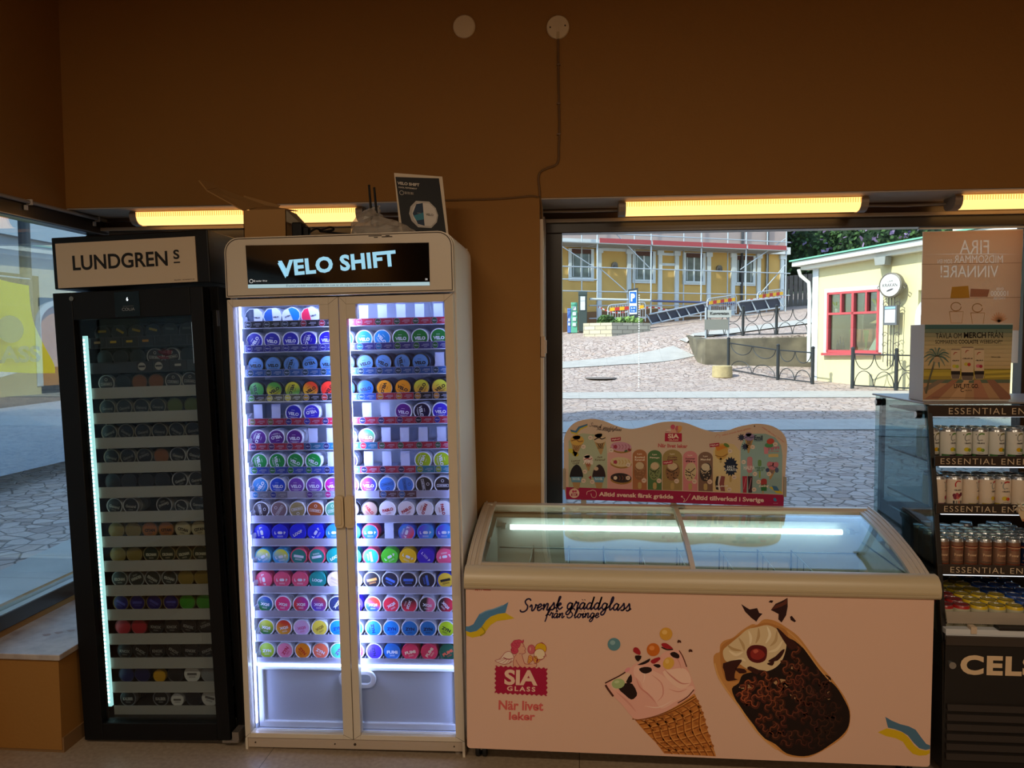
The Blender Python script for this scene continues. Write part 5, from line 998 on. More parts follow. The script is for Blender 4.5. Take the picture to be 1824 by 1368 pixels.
p.poly(rrect(1488, 1530, 525, 610, 16, n=3), '#a83c3c', 3); p.poly([(1486, 570), (1530, 565), (1528, 612), (1490, 612)], '#2c6c3c', 4); p.text('Swing', 1508, 578, 72, 24, '#dcd4c4', 5, ang=3, shear=.2, bold=.03, res=1); p.poly(rrect(1498, 1508, 610, 628, 4, n=3), '#b89a62', 3)
p.done('menu_print', ms)
clipm = M('grey_clip', '#a39a8c', .4)
for x_, y0_, y1_ in ((98, 455, 602), (1657, 510, 655)):
    (u0, w0), (u1, w1) = mpt(x_-9, y0_), mpt(x_+9, y1_); MB().box(u0, u1, MY-.008, MY+.010, w1, w0).obj('side_clip', clipm, ms, bevel=.002)
for x_ in (.02, .42, .82): MB().box(x_-.012, x_+.012, MY+.006, MY+.012, .70, 1.0).obj('sign_leg', clipm, ms)
# ------------------------------------------------------------------ black open drinks cooler at the right
CX0, CX1 = 1.310, 1.985
dc = empty('drinks_cooler', 'black open-front drinks cooler with lettered shelf strips and a clear side panel', 'cooler', (0, 0, 0))
bk = M('cooler_black', '#1a1715', .42); bk2 = M('cooler_louvre', '#2b2420', .5)
b = MB(); b.box(CX0+.010, CX1, 2.850, 3.50, .03, .500); b.box(CX0+.010, CX1, 3.40, 3.50, .50, .90)
b.obj('cabinet_base', bk, dc, bevel=.003)
b = MB()   # slanting side cheeks below the glass, and the front posts
for x in (CX0+.006, CX1-.008): b = MB(); b.hexa([(x, 2.845, .03), (x+.008, 2.845, .03), (x+.008, 3.50, .03), (x, 3.50, .03), (x, 2.862, .50), (x+.008, 2.862, .50), (x+.008, 3.50, .50), (x, 3.50, .50)]); b.obj('side_cheek', bk, dc)
for x in (CX0+.006, CX1-.024): MB().hexa([(x, 2.868, .50), (x+.018, 2.868, .50), (x+.018, 2.905, .50), (x, 2.905, .50), (x, 3.036, 1.345), (x+.018, 3.036, 1.345), (x+.018, 3.066, 1.345), (x, 3.066, 1.345)]).obj('front_post', bk, dc, bevel=.002)
MB().box(CX0+.006, CX0+.022, 3.47, 3.50, .5, 1.345).box(CX1-.022, CX1-.006, 3.47, 3.50, .5, 1.345).obj('rear_post', M('smoked_post', '#3c4648', .4), dc)
sg_ = MB().prism([(2.845, .40), (3.52, .40), (3.530, 1.350), (3.040, 1.350), (2.868, .52)], lambda u, v, w: (w, u, v), CX0, CX0+.005).obj('side_glass', GLASS('smoked_side_glass', '#cfdedd', r0=.045), dc)
MB().box(CX0+.03, CX1-.03, 3.485, 3.49, .90, 1.33).obj('back_glass', GLASS('clear_back_glass', '#dde6e6', r0=.03), dc)
MB().box(CX0+.024, CX1-.02, 3.395, 3.40, .50, .90).obj('back_panel', M('cooler_inner_black', '#121110', .5), dc)
b = MB(); b.prism(rrect(3.16, 3.50, .50, .885, .05, 'tl'), lambda u, v, w: (w, u, v), CX0+.008, CX0+.020); b.obj('insulated_side', M('inner_side_black', '#141414', .35), dc, smooth=True)
for y, z in ((3.075, 1.306), (3.475, 1.322)):
    k_ = MB().cyl((CX0-.018, y, z), (CX0, y, z), .0155, n=22).obj('standoff_knob', blk2, dc, smooth=True); MB().cyl((CX0-.020, y, z), (CX0-.0175, y, z), .012, n=18).obj('knob_face', M('chrome', '#b8b8b4', .25, .9), k_)
b = MB(); b.hexa([(CX0-.012, 3.025, 1.348), (CX1+.01, 3.10, 1.348), (CX1+.01, 3.54, 1.348), (CX0-.012, 3.54, 1.348), (CX0-.012, 3.025, 1.355), (CX1+.01, 3.10, 1.355), (CX1+.01, 3.54, 1.355), (CX0-.012, 3.54, 1.355)]); b.obj('top_board', M('top_board_grey', '#8f8a86', .4), dc, bevel=.002)
strip_ink = M('strip_lettering', '#cbb89c', .4)
def strip(y, z0, z1, x_text, wtext, name='shelf'):
    sh = MB().box(CX0+.024, CX1-.026, y+.005, 3.44, z0+.002, z0+.010).obj(name, M('shelf_black', '#1b1918', .5), dc)
    st_ = MB().box(CX0+.010, CX1-.008, y, y+.006, z0, z1).obj('shelf_strip', M('strip_brown_black', '#322a26', .3), sh, bevel=.0015)
    b = MB(); add_text(b, 'ESSENTIAL ENERGY', lambda u, w: (u, y-.0008, w), x_text+wtext/2, (z0+z1)/2, w=wtext, h=(z1-z0)*.56, bold=-.005, spacing=1.18, res=3); b.obj('strip_lettering', strip_ink, st_)
    if name == 'shelf': MB().box(CX0+.03, CX1-.03, y+.004, y+.012, z0-.004, z0-.001).obj('shelf_light', M('shelf_light', '#ffffff', .5, emit='#d8e4ee', es=1.1), sh)
    return sh
hs = strip(3.030, 1.302, 1.345, 1.392, .385, 'header'); strip(2.970, 1.122, 1.161, 1.340, .365); strip(2.950, .948, .986, 1.348, .345); strip(2.920, .728, .766, 1.362, .355)
MB().box(CX0+.03, CX1-.03, 3.052, 3.06, 1.299, 1.302).obj('header_light', M('shelf_light'), hs)
MB().box(CX0+.010, CX1-.010, 2.858, 3.40, .498, .505).obj('deck', bk, dc)
MB().box(CX0+.010, CX1-.006, 2.850, 2.885, .529, .549).box(CX0+.010, CX1-.006, 2.848, 2.856, .505, .529).obj('deck_edge', M('deck_edge_white', '#c8ccd0', .35), dc, bevel=.002)
MB().box(CX0+.008, CX1-.004, 2.842, 2.850, .492, .527).obj('edge_trim', M('edge_trim_brown', '#3a322c', .4), dc, bevel=.002)
MB().hexa([(CX0+.022, 2.868, .564), (CX1-.02, 2.868, .564), (CX1-.02, 2.872, .564), (CX0+.022, 2.872, .564), (CX0+.014, 2.862, .610), (CX1-.02, 2.862, .610), (CX1-.02, 2.866, .610), (CX0+.014, 2.866, .610)]).obj('clear_lip', M('frosted_lip', '#b6ab9c', .35, alpha=.62), dc)
MB().box(1.50, 1.70, 2.846, 2.886, .549, .562).obj('dark_clip', bk, dc, bevel=.003)
MB().box(1.405, 1.425, 2.846, 2.875, .535, .560).obj('paper_scrap', M('scrap_paper', '#c8b49c', .7), dc)
# base front: name, lock, louvres
def bf(u, w): return (u, 2.8478, w)
b = MB(); V_, F_, a_ = text_geo('CELSIUS', .045, 4, 0, 1.12)
add_text(b, 'CELSIUS', bf, 1.372+.225, .420, w=.45, h=.073, bold=.045, spacing=1.12, res=4); b.obj('lettering', M('cream_lettering', '#d9bd98', .45), dc)
MB().cyl((1.343, 2.850, .418), (1.343, 2.842, .418), .0125, n=22).obj('lock', M('chrome'), dc, smooth=True)
for k in range(6):
    z = .252-.0365*k; MB().hexa([(CX0+.018, 2.838, z), (CX1-.02, 2.838, z), (CX1-.02, 2.852, z+.004), (CX0+.018, 2.852, z+.004), (CX0+.018, 2.842, z+.022), (CX1-.02, 2.842, z+.022), (CX1-.02, 2.852, z+.022), (CX0+.018, 2.852, z+.022)]).obj('louvre', bk2, dc)
# ---- cans
def can_meshes(key, r, h, body, collar=None, art=None, metal=0, rough=.35):
    b = MB(); b.lathe([(r*.78, 0), (r*.86, .003), (r, .011), (r, h-.016), (r*.985, h-.012)], 22); mb_ = b.mesh('can_body', [M(key+'_body', body, rough, metal)])
    b = MB(); b.lathe([(r*.99, h-.0125), (r*.93, h-.006), (r*.86, h-.002)], 22); mc = b.mesh('can_neck', [M(key+'_neck', collar or '#b4b8bc', .3, 0 if collar else .8)])
    b = MB(); b.lathe([(r*.86, h-.002), (r*.88, h), (r*.82, h), (r*.80, h-.004), (.0005, h-.004)], 22, mis=[0, 0, 0, 0]); b.box(-r*.2, r*.2, -r*.5, r*.1, h-.004, h-.0025, 0); ml = b.mesh('can_lid', [M('can_lid_silver', '#c2c8cc', .25, .9)])
    pr = None
    if art:
        P_ = Print(lambda layer=0: (lambda s_, z_: ((r+.0003+.00015*layer)*math.sin(s_/r), -(r+.0003+.00015*layer)*math.cos(s_/r), z_))); art(P_, r, h)
        pr = P_.b.mesh('can_print', [ink(c) for c in P_.c])
    for m_ in (mb_, mc, ml):
        m_.polygons.foreach_set('use_smooth', [True]*len(m_.polygons)); m_.set_sharp_from_angle(angle=R(40))
    return mb_, mc, ml, pr
def band_(P_, r, z0, z1, c, s0=-1.5, s1=1.5, layer=0):
    n = 14
    for i in range(n):
        a = (s0+(s1-s0)*i/n)*r; b_ = (s0+(s1-s0)*(i+1)/n)*r; P_.poly([(a, z0), (b_, z0), (b_, z1), (a, z1)], c, layer)
def text_(P_, t, s_, z_, w, h, c, layer=2, bold=.03):
    add_text(P_.b, t, P_.mk(layer), s_, z_, w, h, 0, bold, P_.i(c), 1)
def celsius(c1, f1, f2, low):
    def art(P_, r, h):
        P_.line([(.010, h-.022), (-.002, h-.020), (-.010, h-.030), (-.010, h-.042), (-.004, h-.048)], .0045, '#9a9c98', 1, 4); P_.line([(.012, h-.021), (.002, h-.019), (-.007, h-.024)], .005, c1, 2, 3)
        P_.ell(-.016, h-.024, .002, .002, '#3c3c3c', 2, n=8); text_(P_, 'LIVE FIT', .002, h-.044, .010, .003, '#4a4a4a')
        text_(P_, 'CELSIUS', 0, h-.056, .026, .0055, '#2c2a2a', bold=.04)
        P_.ell(-.004, .042, .010, .008, f1, 1, n=14); P_.ell(.007, .040, .007, .0065, f2, 2, n=12); text_(P_, 'SPARKLING', 0, .028, .018, .0022, '#6a5c50')
        band_(P_, r, .012, .023, '#241c1c', layer=1); band_(P_, r, .012, .023, low, -1.5, -.55, layer=2)
    return art
def berry(P_, r, h):
    P_.line([(.010, h-.020), (-.002, h-.018), (-.009, h-.028), (-.008, h-.040)], .004, '#b0302c', 1, 4); text_(P_, 'CELSIUS', 0, h-.052, .028, .0055, '#2c2a2a', bold=.04)
    for x_, z_, c_ in ((-.012, .052, '#6c2438'), (-.003, .055, '#a04454'), (.006, .051, '#8a2c3c'), (.013, .056, '#5a1c30'), (0, .045, '#c4645c'), (-.009, .044, '#7c2c44')): P_.ell(x_, z_, .0065, .0075, c_, 1, n=10)
    band_(P_, r, .012, .018, '#5a2030', layer=1)
    for k in range(4): P_.poly([(-.016+.009*k, .020), (-.011+.009*k, .020), (-.011+.009*k, .032), (-.016+.009*k, .032)], ('#2c2a30', '#8c8a80', '#c47c5c', '#34282c')[k], 1)
def power(P_, r, h):
    for z_, c_ in ((h-.030, '#6a1c14'), (h-.034, '#c09070')): band_(P_, r, z_, z_+.003, c_, -1.1, 1.1)
    text_(P_, 'Power', .0, h-.060, .032, .011, '#c9a888', bold=.05); text_(P_, 'CELSIUS', 0, h-.040, .028, .004, '#8a2c1c')
    band_(P_, r, .020, .024, '#7a3a24', -1, 1); band_(P_, r, .034, .036, '#a8785c', -.8, .8)
def loka(P_, r, h):
    text_(P_, 'LOKA', 0, .055, .044, .022, '#1c1c1e', bold=.06); band_(P_, r, h-.028, h-.027, '#6c6450'); P_.ell(.018, .030, .006, .006, '#b8443c', 1, n=10); P_.ell(-.014, .028, .007, .006, '#c8a83c', 1, n=10); text_(P_, 'CRUSH', 0, .015, .026, .005, '#4c4438')
KIND = {'lemon': can_meshes('lemon', .0288, .122, '#dcdcd4', None, celsius('#5c8c3c', '#d8c428', '#7ca03c', '#3c6c34')), 'orange': can_meshes('orange', .0288, .122, '#dcdcd4', None, celsius('#7a7a3c', '#e0b020', '#5c8c3c', '#3c6c34')),
        'peach': can_meshes('peach', .0288, .124, '#d8c8b4', None, celsius('#b02c24', '#cdb53c', '#c83c24', '#a8922c')), 'pink': can_meshes('pink', .0288, .124, '#d8c8b4', None, celsius('#b02c24', '#a83048', '#7c2438', '#7c2450')), 'berry': can_meshes('berry', .0288, .124, '#d8c8b4', None, berry),
        'power': can_meshes('power', .0243, .116, '#9c7a66', None, power, .6, .32), 'powerb': can_meshes('powerb', .0243, .116, '#2a3c6c', None, power, .7, .3),
        'lr': can_meshes('lr', .0305, .112, '#b9b59a', '#b02c2c', loka), 'ly': can_meshes('ly', .0305, .112, '#b9b59a', '#d8b828', loka), 'lb': can_meshes('lb', .0305, .112, '#aeb4a8', '#1c4aa0', loka)}
def can(kind, x, y, z, rot, label, group, full=True, cat='can'):
    mb_, mc, ml, pr = KIND[kind]; o = link('drink_can', mb_); o.location = (x, y, z); o.rotation_euler = (0, 0, R(rot)); tag(o, label, cat, group)
    link('can_neck', mc, o); link('can_lid', ml, o)
    if full and pr: link('can_print', pr, o)
    return o
rng = random.Random(3)
NXT = ['second', 'third', 'fourth', 'fifth', 'sixth', 'seventh', 'eighth']
for i, (x, k, rot) in enumerate(((1.363, 'orange', 30), (1.407+.003, 'lemon', 25), (1.469, 'lemon', 8), (1.529, 'lemon', -18), (1.588, 'orange', 20), (1.653, 'orange', 18), (1.713, 'orange', 5), (1.773, 'lemon', 0))):
    if i == 0: x = 1.349
    can(k, x, 3.075, 1.133, rot, 'white can with green swoosh and yellow fruit, %s from left on the top shelf' % ORD[i], 'cans on the top shelf of the drinks cooler')
    can(k, x+.004, 3.140, 1.133, rot+40, 'white can standing behind the %s front can on the top shelf' % ORD[i], 'cans on the top shelf of the drinks cooler', False)
for i, (x, k, rot) in enumerate(((1.349, 'pink', 62), (1.408, 'berry', 5), (1.466, 'peach', 55), (1.524, 'peach', 38), (1.582, 'peach', 0), (1.640, 'peach', 50), (1.698, 'peach', 10), (1.757, 'peach', 0))):
    can(k, x, 3.010, .959, rot, '%s can with red swoosh, %s from the left on the second shelf' % ({'pink': 'cream plum-banded', 'berry': 'cream berry-printed', 'peach': 'cream yellow-and-red fruit'}[k], ORD[i]), 'cans on the second shelf of the drinks cooler')
    can(k, x+.004, 3.075, .959, rot+40, 'cream can standing behind the %s front can on the second shelf' % ORD[i], 'cans on the second shelf of the drinks cooler', False)
for j in range(6):
    for i in range(8):
        if j == 5 and i in (0, 2, 3, 5): continue
        if j == 4 and i in (1, 4): continue
        x = 1.354+.0505*i+(.006 if j % 2 else 0); k = 'power' if i < 6 else 'powerb'
        can(k, x, 2.972+.0515*j, .739, rng.uniform(-15, 15), '%s slim can, %s from left in the %s row on the third shelf' % ('copper' if k == 'power' else 'dark blue', ORD[i], (['front']+ORD[1:])[j]), 'slim metallic cans on the third shelf', j == 0)
for j in range(7):
    for i in range(7):
        x = 1.345+.0625*i+(.003 if j % 2 else 0); k = ('lr', 'lr', 'ly', 'ly', 'ly', 'lb', 'lb')[i]
        if j > 2: k = ('lr', 'ly', 'ly', 'ly', 'lb', 'lb', 'lb')[i]
        can(k, x+(.018 if i == 0 else 0) if i else 1.349, 2.930+.0625*j, .506, rng.uniform(-20, 20), '%s-collared beige can, %s from left in the %s row on the lowest deck' % ({'lr': 'red', 'ly': 'yellow', 'lb': 'blue'}[k], ORD[i], (['front']+ORD[1:])[j]), 'beige cans on the lowest deck', j < 2)
# hanging tag with flower
t = empty('hanging_tag', 'small cream and teal tag with a paper flower hung on the second shelf strip', 'tag', (1.70, 2.925, .97))
def tg(u, w, d=0): c_, s_ = math.cos(R(-3)), math.sin(R(-3)); return (u*c_-w*s_, d, u*s_+w*c_)
b = MB(); b.prism([(-.098, .020), (.08, .024), (.08, -.045), (-.086, -.045), (-.112, .0)], lambda u, v, w: tg(u, v, w), 0, .0015); b.obj('tag_board', M('tag_cream', '#cdb894', .6), t)
b = MB(); b.add([tg(-.098, .020, -.0004), tg(.08, .024, -.0004), tg(.08, .012, -.0004), (tg(-.09, .012, -.0004))], [(0, 1, 2, 3)]); b.obj('teal_band', ink('#4f8c82'), t)
b = MB(); b.add([tg(-.088, -.036, -.0004), tg(.08, -.036, -.0004), tg(.08, -.045, -.0004), tg(-.086, -.045, -.0004)], [(0, 1, 2, 3)]); b.obj('orange_band', ink('#c08460'), t)
b = MB()
for tt, z, w_, bo in (('TÄVLA OM', .002, .058, .0), ('MERCH FRÅN', -.010, .062, .03), ('SOMMARENS', -.020, .060, 0), ('COOLASTE WEBBSHOP', -.029, .066, .02)): add_text(b, tt, lambda u, w: tg(u, w, -.0006), -.048, z, w=w_, h=.0075, bold=bo, res=1)
b.obj('tag_lettering', ink('#2e2620'), t)
b = MB()
for k in range(8):
    a = R(45*k); b.add([(-.104+.006*math.cos(a)-.0, -.003, .016+.006*math.sin(a)), (-.104+.018*math.cos(a-.25), -.006, .016+.018*math.sin(a-.25)), (-.104+.024*math.cos(a), -.004, .016+.024*math.sin(a)), (-.104+.018*math.cos(a+.25), -.002, .016+.018*math.sin(a+.25))], [(0, 1, 2, 3)])
b.ell((-.104, -.005, .016), (.006, .003, .006), 10); b.obj('paper_flower', M('flower_paper', '#c9c2b2', .6), t)

# ------------------------------------------------------------------ promotion box on the cooler
HB = homo([0.0023352188, -1.4241881e-06, -2.4081871, 9.1991377e-05, -0.0024094079, 3.0300478, 6.5663816e-05, -4.3204621e-05, 1.0])
BY = 3.10; A9 = surf(HB, BY, 1540, 560, .27789)
def b9(x, y): return HB(1540+.27789*x, 560+.27789*y)
bx = empty('promotion_box', 'white carton printed with a palm and three slim cans, standing on the drinks cooler', 'box', (0, 0, 0))
q_ = [b9(385, 65), b9(952, 58), b9(930, 552), b9(372, 545)]; q_[2] = (q_[2][0]-.002, 1.3556); q_[3] = (q_[3][0], 1.3556)
MB().prism(q_, XYZ, BY, BY+.125).obj('carton', M('carton_white', '#c9c4be', .6), bx, bevel=.002)
p = Print(A9); lb = lambda y: 372+(545-y)/480*13-(0); rb = lambda y: 930+(552-y)/494*22
def hb(y0, y1, c, layer=1): p.poly([(lb(y0)+2, y0), (rb(y0)-2, y0), (rb(y1)-2, y1), (lb(y1)+2, y1)], c, layer)
cols = ['#3f6466', '#6a7c6c', '#8c8c72', '#a29a78', '#b0a47e', '#b8a982', '#bcaa84', '#bfac86', '#c0ac84', '#c0aa80', '#bfa878']
for k, c in enumerate(cols): hb(66+26*k, 66+26*(k+1)+1, c)
hb(350, 372, '#a8983c'); hb(372, 395, '#b8a440'); hb(395, 418, '#9c8a3a'); hb(418, 440, '#5c6a58'); hb(440, 546, '#b08a66')
for q2, c in (([(560, 420), (600, 420), (470, 545), (380, 545)], '#9c6c54'), ([(640, 420), (670, 420), (640, 545), (540, 545)], '#c09a74'), ([(700, 420), (740, 420), (800, 545), (700, 545)], '#a8765c'), ([(780, 420), (830, 420), (935, 520), (935, 545), (870, 545)], '#8f6450'), ([(470, 420), (520, 420), (385, 500), (378, 470)], '#7c6c5c')): p.poly(q2, c, 2)
for k in range(3): p.poly([(770, 366+16*k), (rb(370)-3, 360+16*k), (rb(370)-3, 368+16*k), (770, 374+16*k)], '#8c8038' if k % 2 else '#c8b44c', 3)
p.text('TÄVLA OM', 538, 133, 166, 42, '#1c1815', 4, ang=.5, bold=.0); p.text('MERCH', 706, 133, 142, 38, '#1c1815', 4, ang=.3, bold=.025); p.text('FRÅN', 838, 126, 94, 52, '#1c1815', 4, bold=0)
p.text('SOMMARENS', 523, 176, 140, 24, '#1c1815', 4, bold=0); p.text('COOLASTE', 665, 175, 126, 25, '#1c1815', 4, bold=.02); p.text('WEBBSHOP!*', 810, 174, 148, 25, '#1c1815', 4, bold=0)
p.text('TÄVLA HÄR', 840, 273, 62, 8, '#3a2e24', 4, bold=.04, res=1); p.text('LIVE. FIT. GO.', 652, 459, 158, 28, '#1c1815', 4, bold=.02); p.line([(636, 474), (622, 476), (616, 486), (622, 495), (636, 494)], 4, '#1c1815', 4, 3); p.text('CELSIUS', 662, 487, 48, 9, '#5a4838', 4, res=1)
p.poly([(430, 530), (890, 538), (890, 540), (430, 532)], '#5a4838', 4)
p.line([(392, 508), (408, 440), (425, 380), (440, 330), (452, 285)], 12, '#5c5a48', 4); 
for a in range(0, 360, 26):
    L_ = 85; p.line([(462, 272), (462+L_*.55*math.cos(R(a)), 272+L_*.45*math.sin(R(a))-14), (462+L_*math.cos(R(a)), 272+L_*.75*math.sin(R(a))+8)], 11, '#4f6a62' if a % 52 else '#7c8470', 5, 4, True)
p.ell(462, 290, 22, 20, '#b09878', 6)
for x0, x1, y0, f1, f2 in ((552, 612, 220, '#c8b040', '#9cae40'), (618, 698, 207, '#c0b048', '#b04030'), (702, 765, 219, '#c8707c', '#a03040')):
    yb = 415+(8 if x1-x0 > 70 else 0); p.poly([(x0, y0+8), (x0+6, y0), (x1-6, y0), (x1, y0+8), (x1-2, yb-8), (x1-10, yb), (x0+10, yb), (x0+2, yb-8)], '#cbb698', 6)
    p.poly([(x0, y0+8), (x0+6, y0), (x1-6, y0), (x1, y0+8)], '#8c7c68', 7); cx_ = (x0+x1)/2
    p.line([(cx_+12, y0+24), (cx_-6, y0+26), (cx_-14, y0+42)], 6, '#a8483c', 7, 3, True); p.text('CELSIUS', cx_, y0+76, x1-x0-14, 9, '#2c2420', 8, bold=.03, res=1); p.ell(cx_-8, y0+112, 14, 11, f1, 7); p.ell(cx_+10, y0+114, 11, 11, f2, 8)
    p.poly([(x0+1, yb-52), (x1-1, yb-52), (x1-1, yb-30), (x0+1, yb-30)], '#241c1c', 7); p.poly([(x0+2, yb-30), (x1-2, yb-30), (x1-8, yb-2), (x0+8, yb-2)], '#6c6058', 7)
p.done('carton_print', bx)

# ------------------------------------------------------------------ poster taped inside the big window
HPo = homo([0.0027721307, -1.690649e-06, -2.8587512, 8.9545886e-05, -0.0028472669, 3.2976051, 6.5663816e-05, -4.3204621e-05, 1.0])
PY = 3.683; A10 = surf(HPo, PY, 1620, 400, .14624)
def paper(name, c, tr=.45):
    m = M(name, c, .8, spec=.2); nt = m.node_tree; bs = nt.nodes['Principled BSDF']; t_ = nt.nodes.new('ShaderNodeBsdfTranslucent'); t_.inputs[0].default_value = lin(c); mx = nt.nodes.new('ShaderNodeMixShader'); mx.inputs[0].default_value = tr
    out_ = nt.nodes['Material Output']; nt.links.new(bs.outputs[0], mx.inputs[1]); nt.links.new(t_.outputs[0], mx.inputs[2]); nt.links.new(mx.outputs[0], out_.inputs[0]); return m
po = empty('window_poster', 'large folded tan paper poster with reversed show-through writing, taped inside the window', 'poster', (0, 0, 0))
def ppt(x, y): return HPo(1620+.14624*x, 400+.14624*y)
b = MB(); ys = [85, 285, 485, 700, 905, 1100, 1290, 1700]; rows_ = []
for k, y in enumerate(ys):
    for j, x in enumerate((0, .5, 1)):
        xl = 167-(y-85)*.022; xr = 1397-(y-85)*.045; u, w = ppt(xl+(xr-xl)*x, y-35*x*(1 if y < 400 else .4)); b.v.append((u, PY+(.0006 if k % 2 else .0045)+(.002 if j == 1 else 0), w))
b.f = [(3*k+j, 3*k+j+1, 3*k+j+4, 3*k+j+3) for k in range(len(ys)-1) for j in (0, 1)]; b.m = [0]*len(b.f)
pp = b.obj('poster_paper', paper('tan_poster_paper', '#f6e2cc', .8), po); so = pp.modifiers.new('thickness', 'SOLIDIFY'); so.thickness = .0003
def pink_(c, tr=.5): return paper('poster_ink_'+c.lstrip('#'), c, tr)
def cut_sheet(name, rect, texts, fn, mat, parent):
    """one printed sheet whose letters are left unprinted, so the pale paper shows through them"""
    cu = bpy.data.curves.new(name, 'CURVE'); cu.dimensions = '2D'; cu.fill_mode = 'BOTH'; dg = bpy.context.evaluated_depsgraph_get()
    def poly(P):
        sp = cu.splines.new('POLY'); sp.points.add(len(P)-1); sp.use_cyclic_u = True
        for q, (x, y) in zip(sp.points, P): q.co = (x/1000, -y/1000, 0, 1)
    poly(rect)
    for t_, x, y, w, h, bold in texts:
        fc = bpy.data.curves.new('t', 'FONT'); fc.body = t_; fc.offset = bold; fo = bpy.data.objects.new('t', fc); c2 = fo.to_curve(dg)
        L = []
        for sp in c2.splines:
            P = []; B = sp.bezier_points; n = len(B)
            for i in range(n):
                p0, p1, p2, p3 = B[i].co, B[i].handle_right, B[(i+1) % n].handle_left, B[(i+1) % n].co
                for j in range(3): u = j/3; P.append(((1-u)**3*p0+3*u*(1-u)**2*p1+3*u*u*(1-u)*p2+u**3*p3).to_2d())
            L.append(P)
        x0 = min(q.x for P in L for q in P); x1 = max(q.x for P in L for q in P); y0 = min(q.y for P in L for q in P); y1 = max(q.y for P in L for q in P)
        for P in L: poly([(x-((q.x-x0)/(x1-x0)-.5)*w, y-((q.y-y0)/(y1-y0)-.5)*h) for q in P])
        fo.to_curve_clear(); bpy.data.objects.remove(fo); bpy.data.curves.remove(fc)
    o = bpy.data.objects.new(name, cu); me = bpy.data.meshes.new_from_object(o)
    V = [fn(v.co.x*1000, -v.co.y*1000) for v in me.vertices]; F = [tuple(p_.vertices) for p_ in me.polygons]
    bpy.data.objects.remove(o); bpy.data.curves.remove(cu); bpy.data.meshes.remove(me)
    return MB().add(V, F).obj(name, mat, parent)
xa = lambda y: 172-(y-92)*.025
xb = lambda y: 1392-(y-60)*.042
for y0_, y1_, tl in ((92, 362, [('FIRA', 795, 270, 355, 165, 0)]), (362, 478, [('MIDSOMMAR', 845, 420, 595, 95, 0), ('SOM EN', 435, 448, 180, 50, 0)]), (478, 700, [('VINNARE!', 735, 570, 705, 145, 0)]), (700, 1000, [('ÖVER', 1105, 780, 90, 38, 0), ('100000', 1100, 838, 212, 62, 0), ('VINSTER', 1100, 895, 150, 32, 0)]), (1000, 1290, [])):
    cut_sheet('poster_print', [(xa(y0_), y0_), (xb(y0_), y0_-(26 if y0_ < 100 else 0)), (xb(y1_), y1_), (xa(y1_), y1_)], tl, A10(-2), paper('poster_tan_ink', '#e6c2a2', .75), po)
p = Print(A10)
p.ell(1105, 820, 118, 95, '#8a6a5c', 0) if 0 else None
p.poly([(520, 760), (720, 745), (735, 890), (500, 900)], '#d8b050', 0); p.poly([(750, 780), (980, 790), (955, 880), (740, 880)], '#c0907c', 0)
for cx_, cy_ in ((570, 1000), (830, 1015)): p.line(arc(cx_, cy_, 62, 52, n=16), 10, '#b8905c', 0, 1); p.line([(cx_-80, cy_+60), (cx_+90, cy_+60), (cx_+70, cy_+200), (cx_-60, cy_+200)], 8, '#c8a068', 0, 1, closed=True)
for k in range(9): a = R(200+17*k); p.line([(1095, 1190), (1095+110*math.cos(a), 1190+125*math.sin(a))], 20, '#e8bc98', 0, 2, True)
p.b.obj('poster_picture', [paper('poster_ink_'+c.lstrip('#'), c, .75) for c in p.c], po)
for y in (485, 905): MB().add([A10(1)(xl_, y+o_) for xl_, o_ in ((150, -4), (1370, -22), (1370, -17), (150, 1))], [(0, 1, 2, 3)]).obj('fold_line', paper('fold_shade', '#a8805f', .5), po)
MB().box(1.545, 2.0, 3.686, 3.700, 2.094, 2.102).obj('tape_strip', M('white_tape', '#d8d4c8', .6), po)
# narrow paper/cloth banner strip right of the box, edge of another poster
# ------------------------------------------------------------------ outside: ground
def smooth(a, b, x): t = max(0, min(1, (x-a)/(b-a))); return t*t*(3-2*t)
def itp(xs, ys, x):
    if x <= xs[0]: return ys[0]
    for i in range(len(xs)-1):
        if x <= xs[i+1]: return ys[i]+(ys[i+1]-ys[i])*(x-xs[i])/(xs[i+1]-xs[i])
    return ys[-1]
def g_low(y): return itp([3.8, 12, 19, 20.5, 22, 24.5, 26, 40, 70], [-.10, .12, .30, .36, .45, .80, .95, 1.7, 2.2], y)
def g_up(x, y): return -.5833+.06795*x+.07534*y if y < 60 else -.5833+.06795*x+4.52
def ground(x, y):
    up = g_up(max(-12, min(x, 30)), min(y, 60))
    if x > 3.85: return up if y >= 24.75-.16*(x-3.9) and x < 12 or y > 30 else g_low(y)
    t = smooth(24.7, 28.4, y)*smooth(-14, -6, x); return g_low(y)*(1-t)+up*t
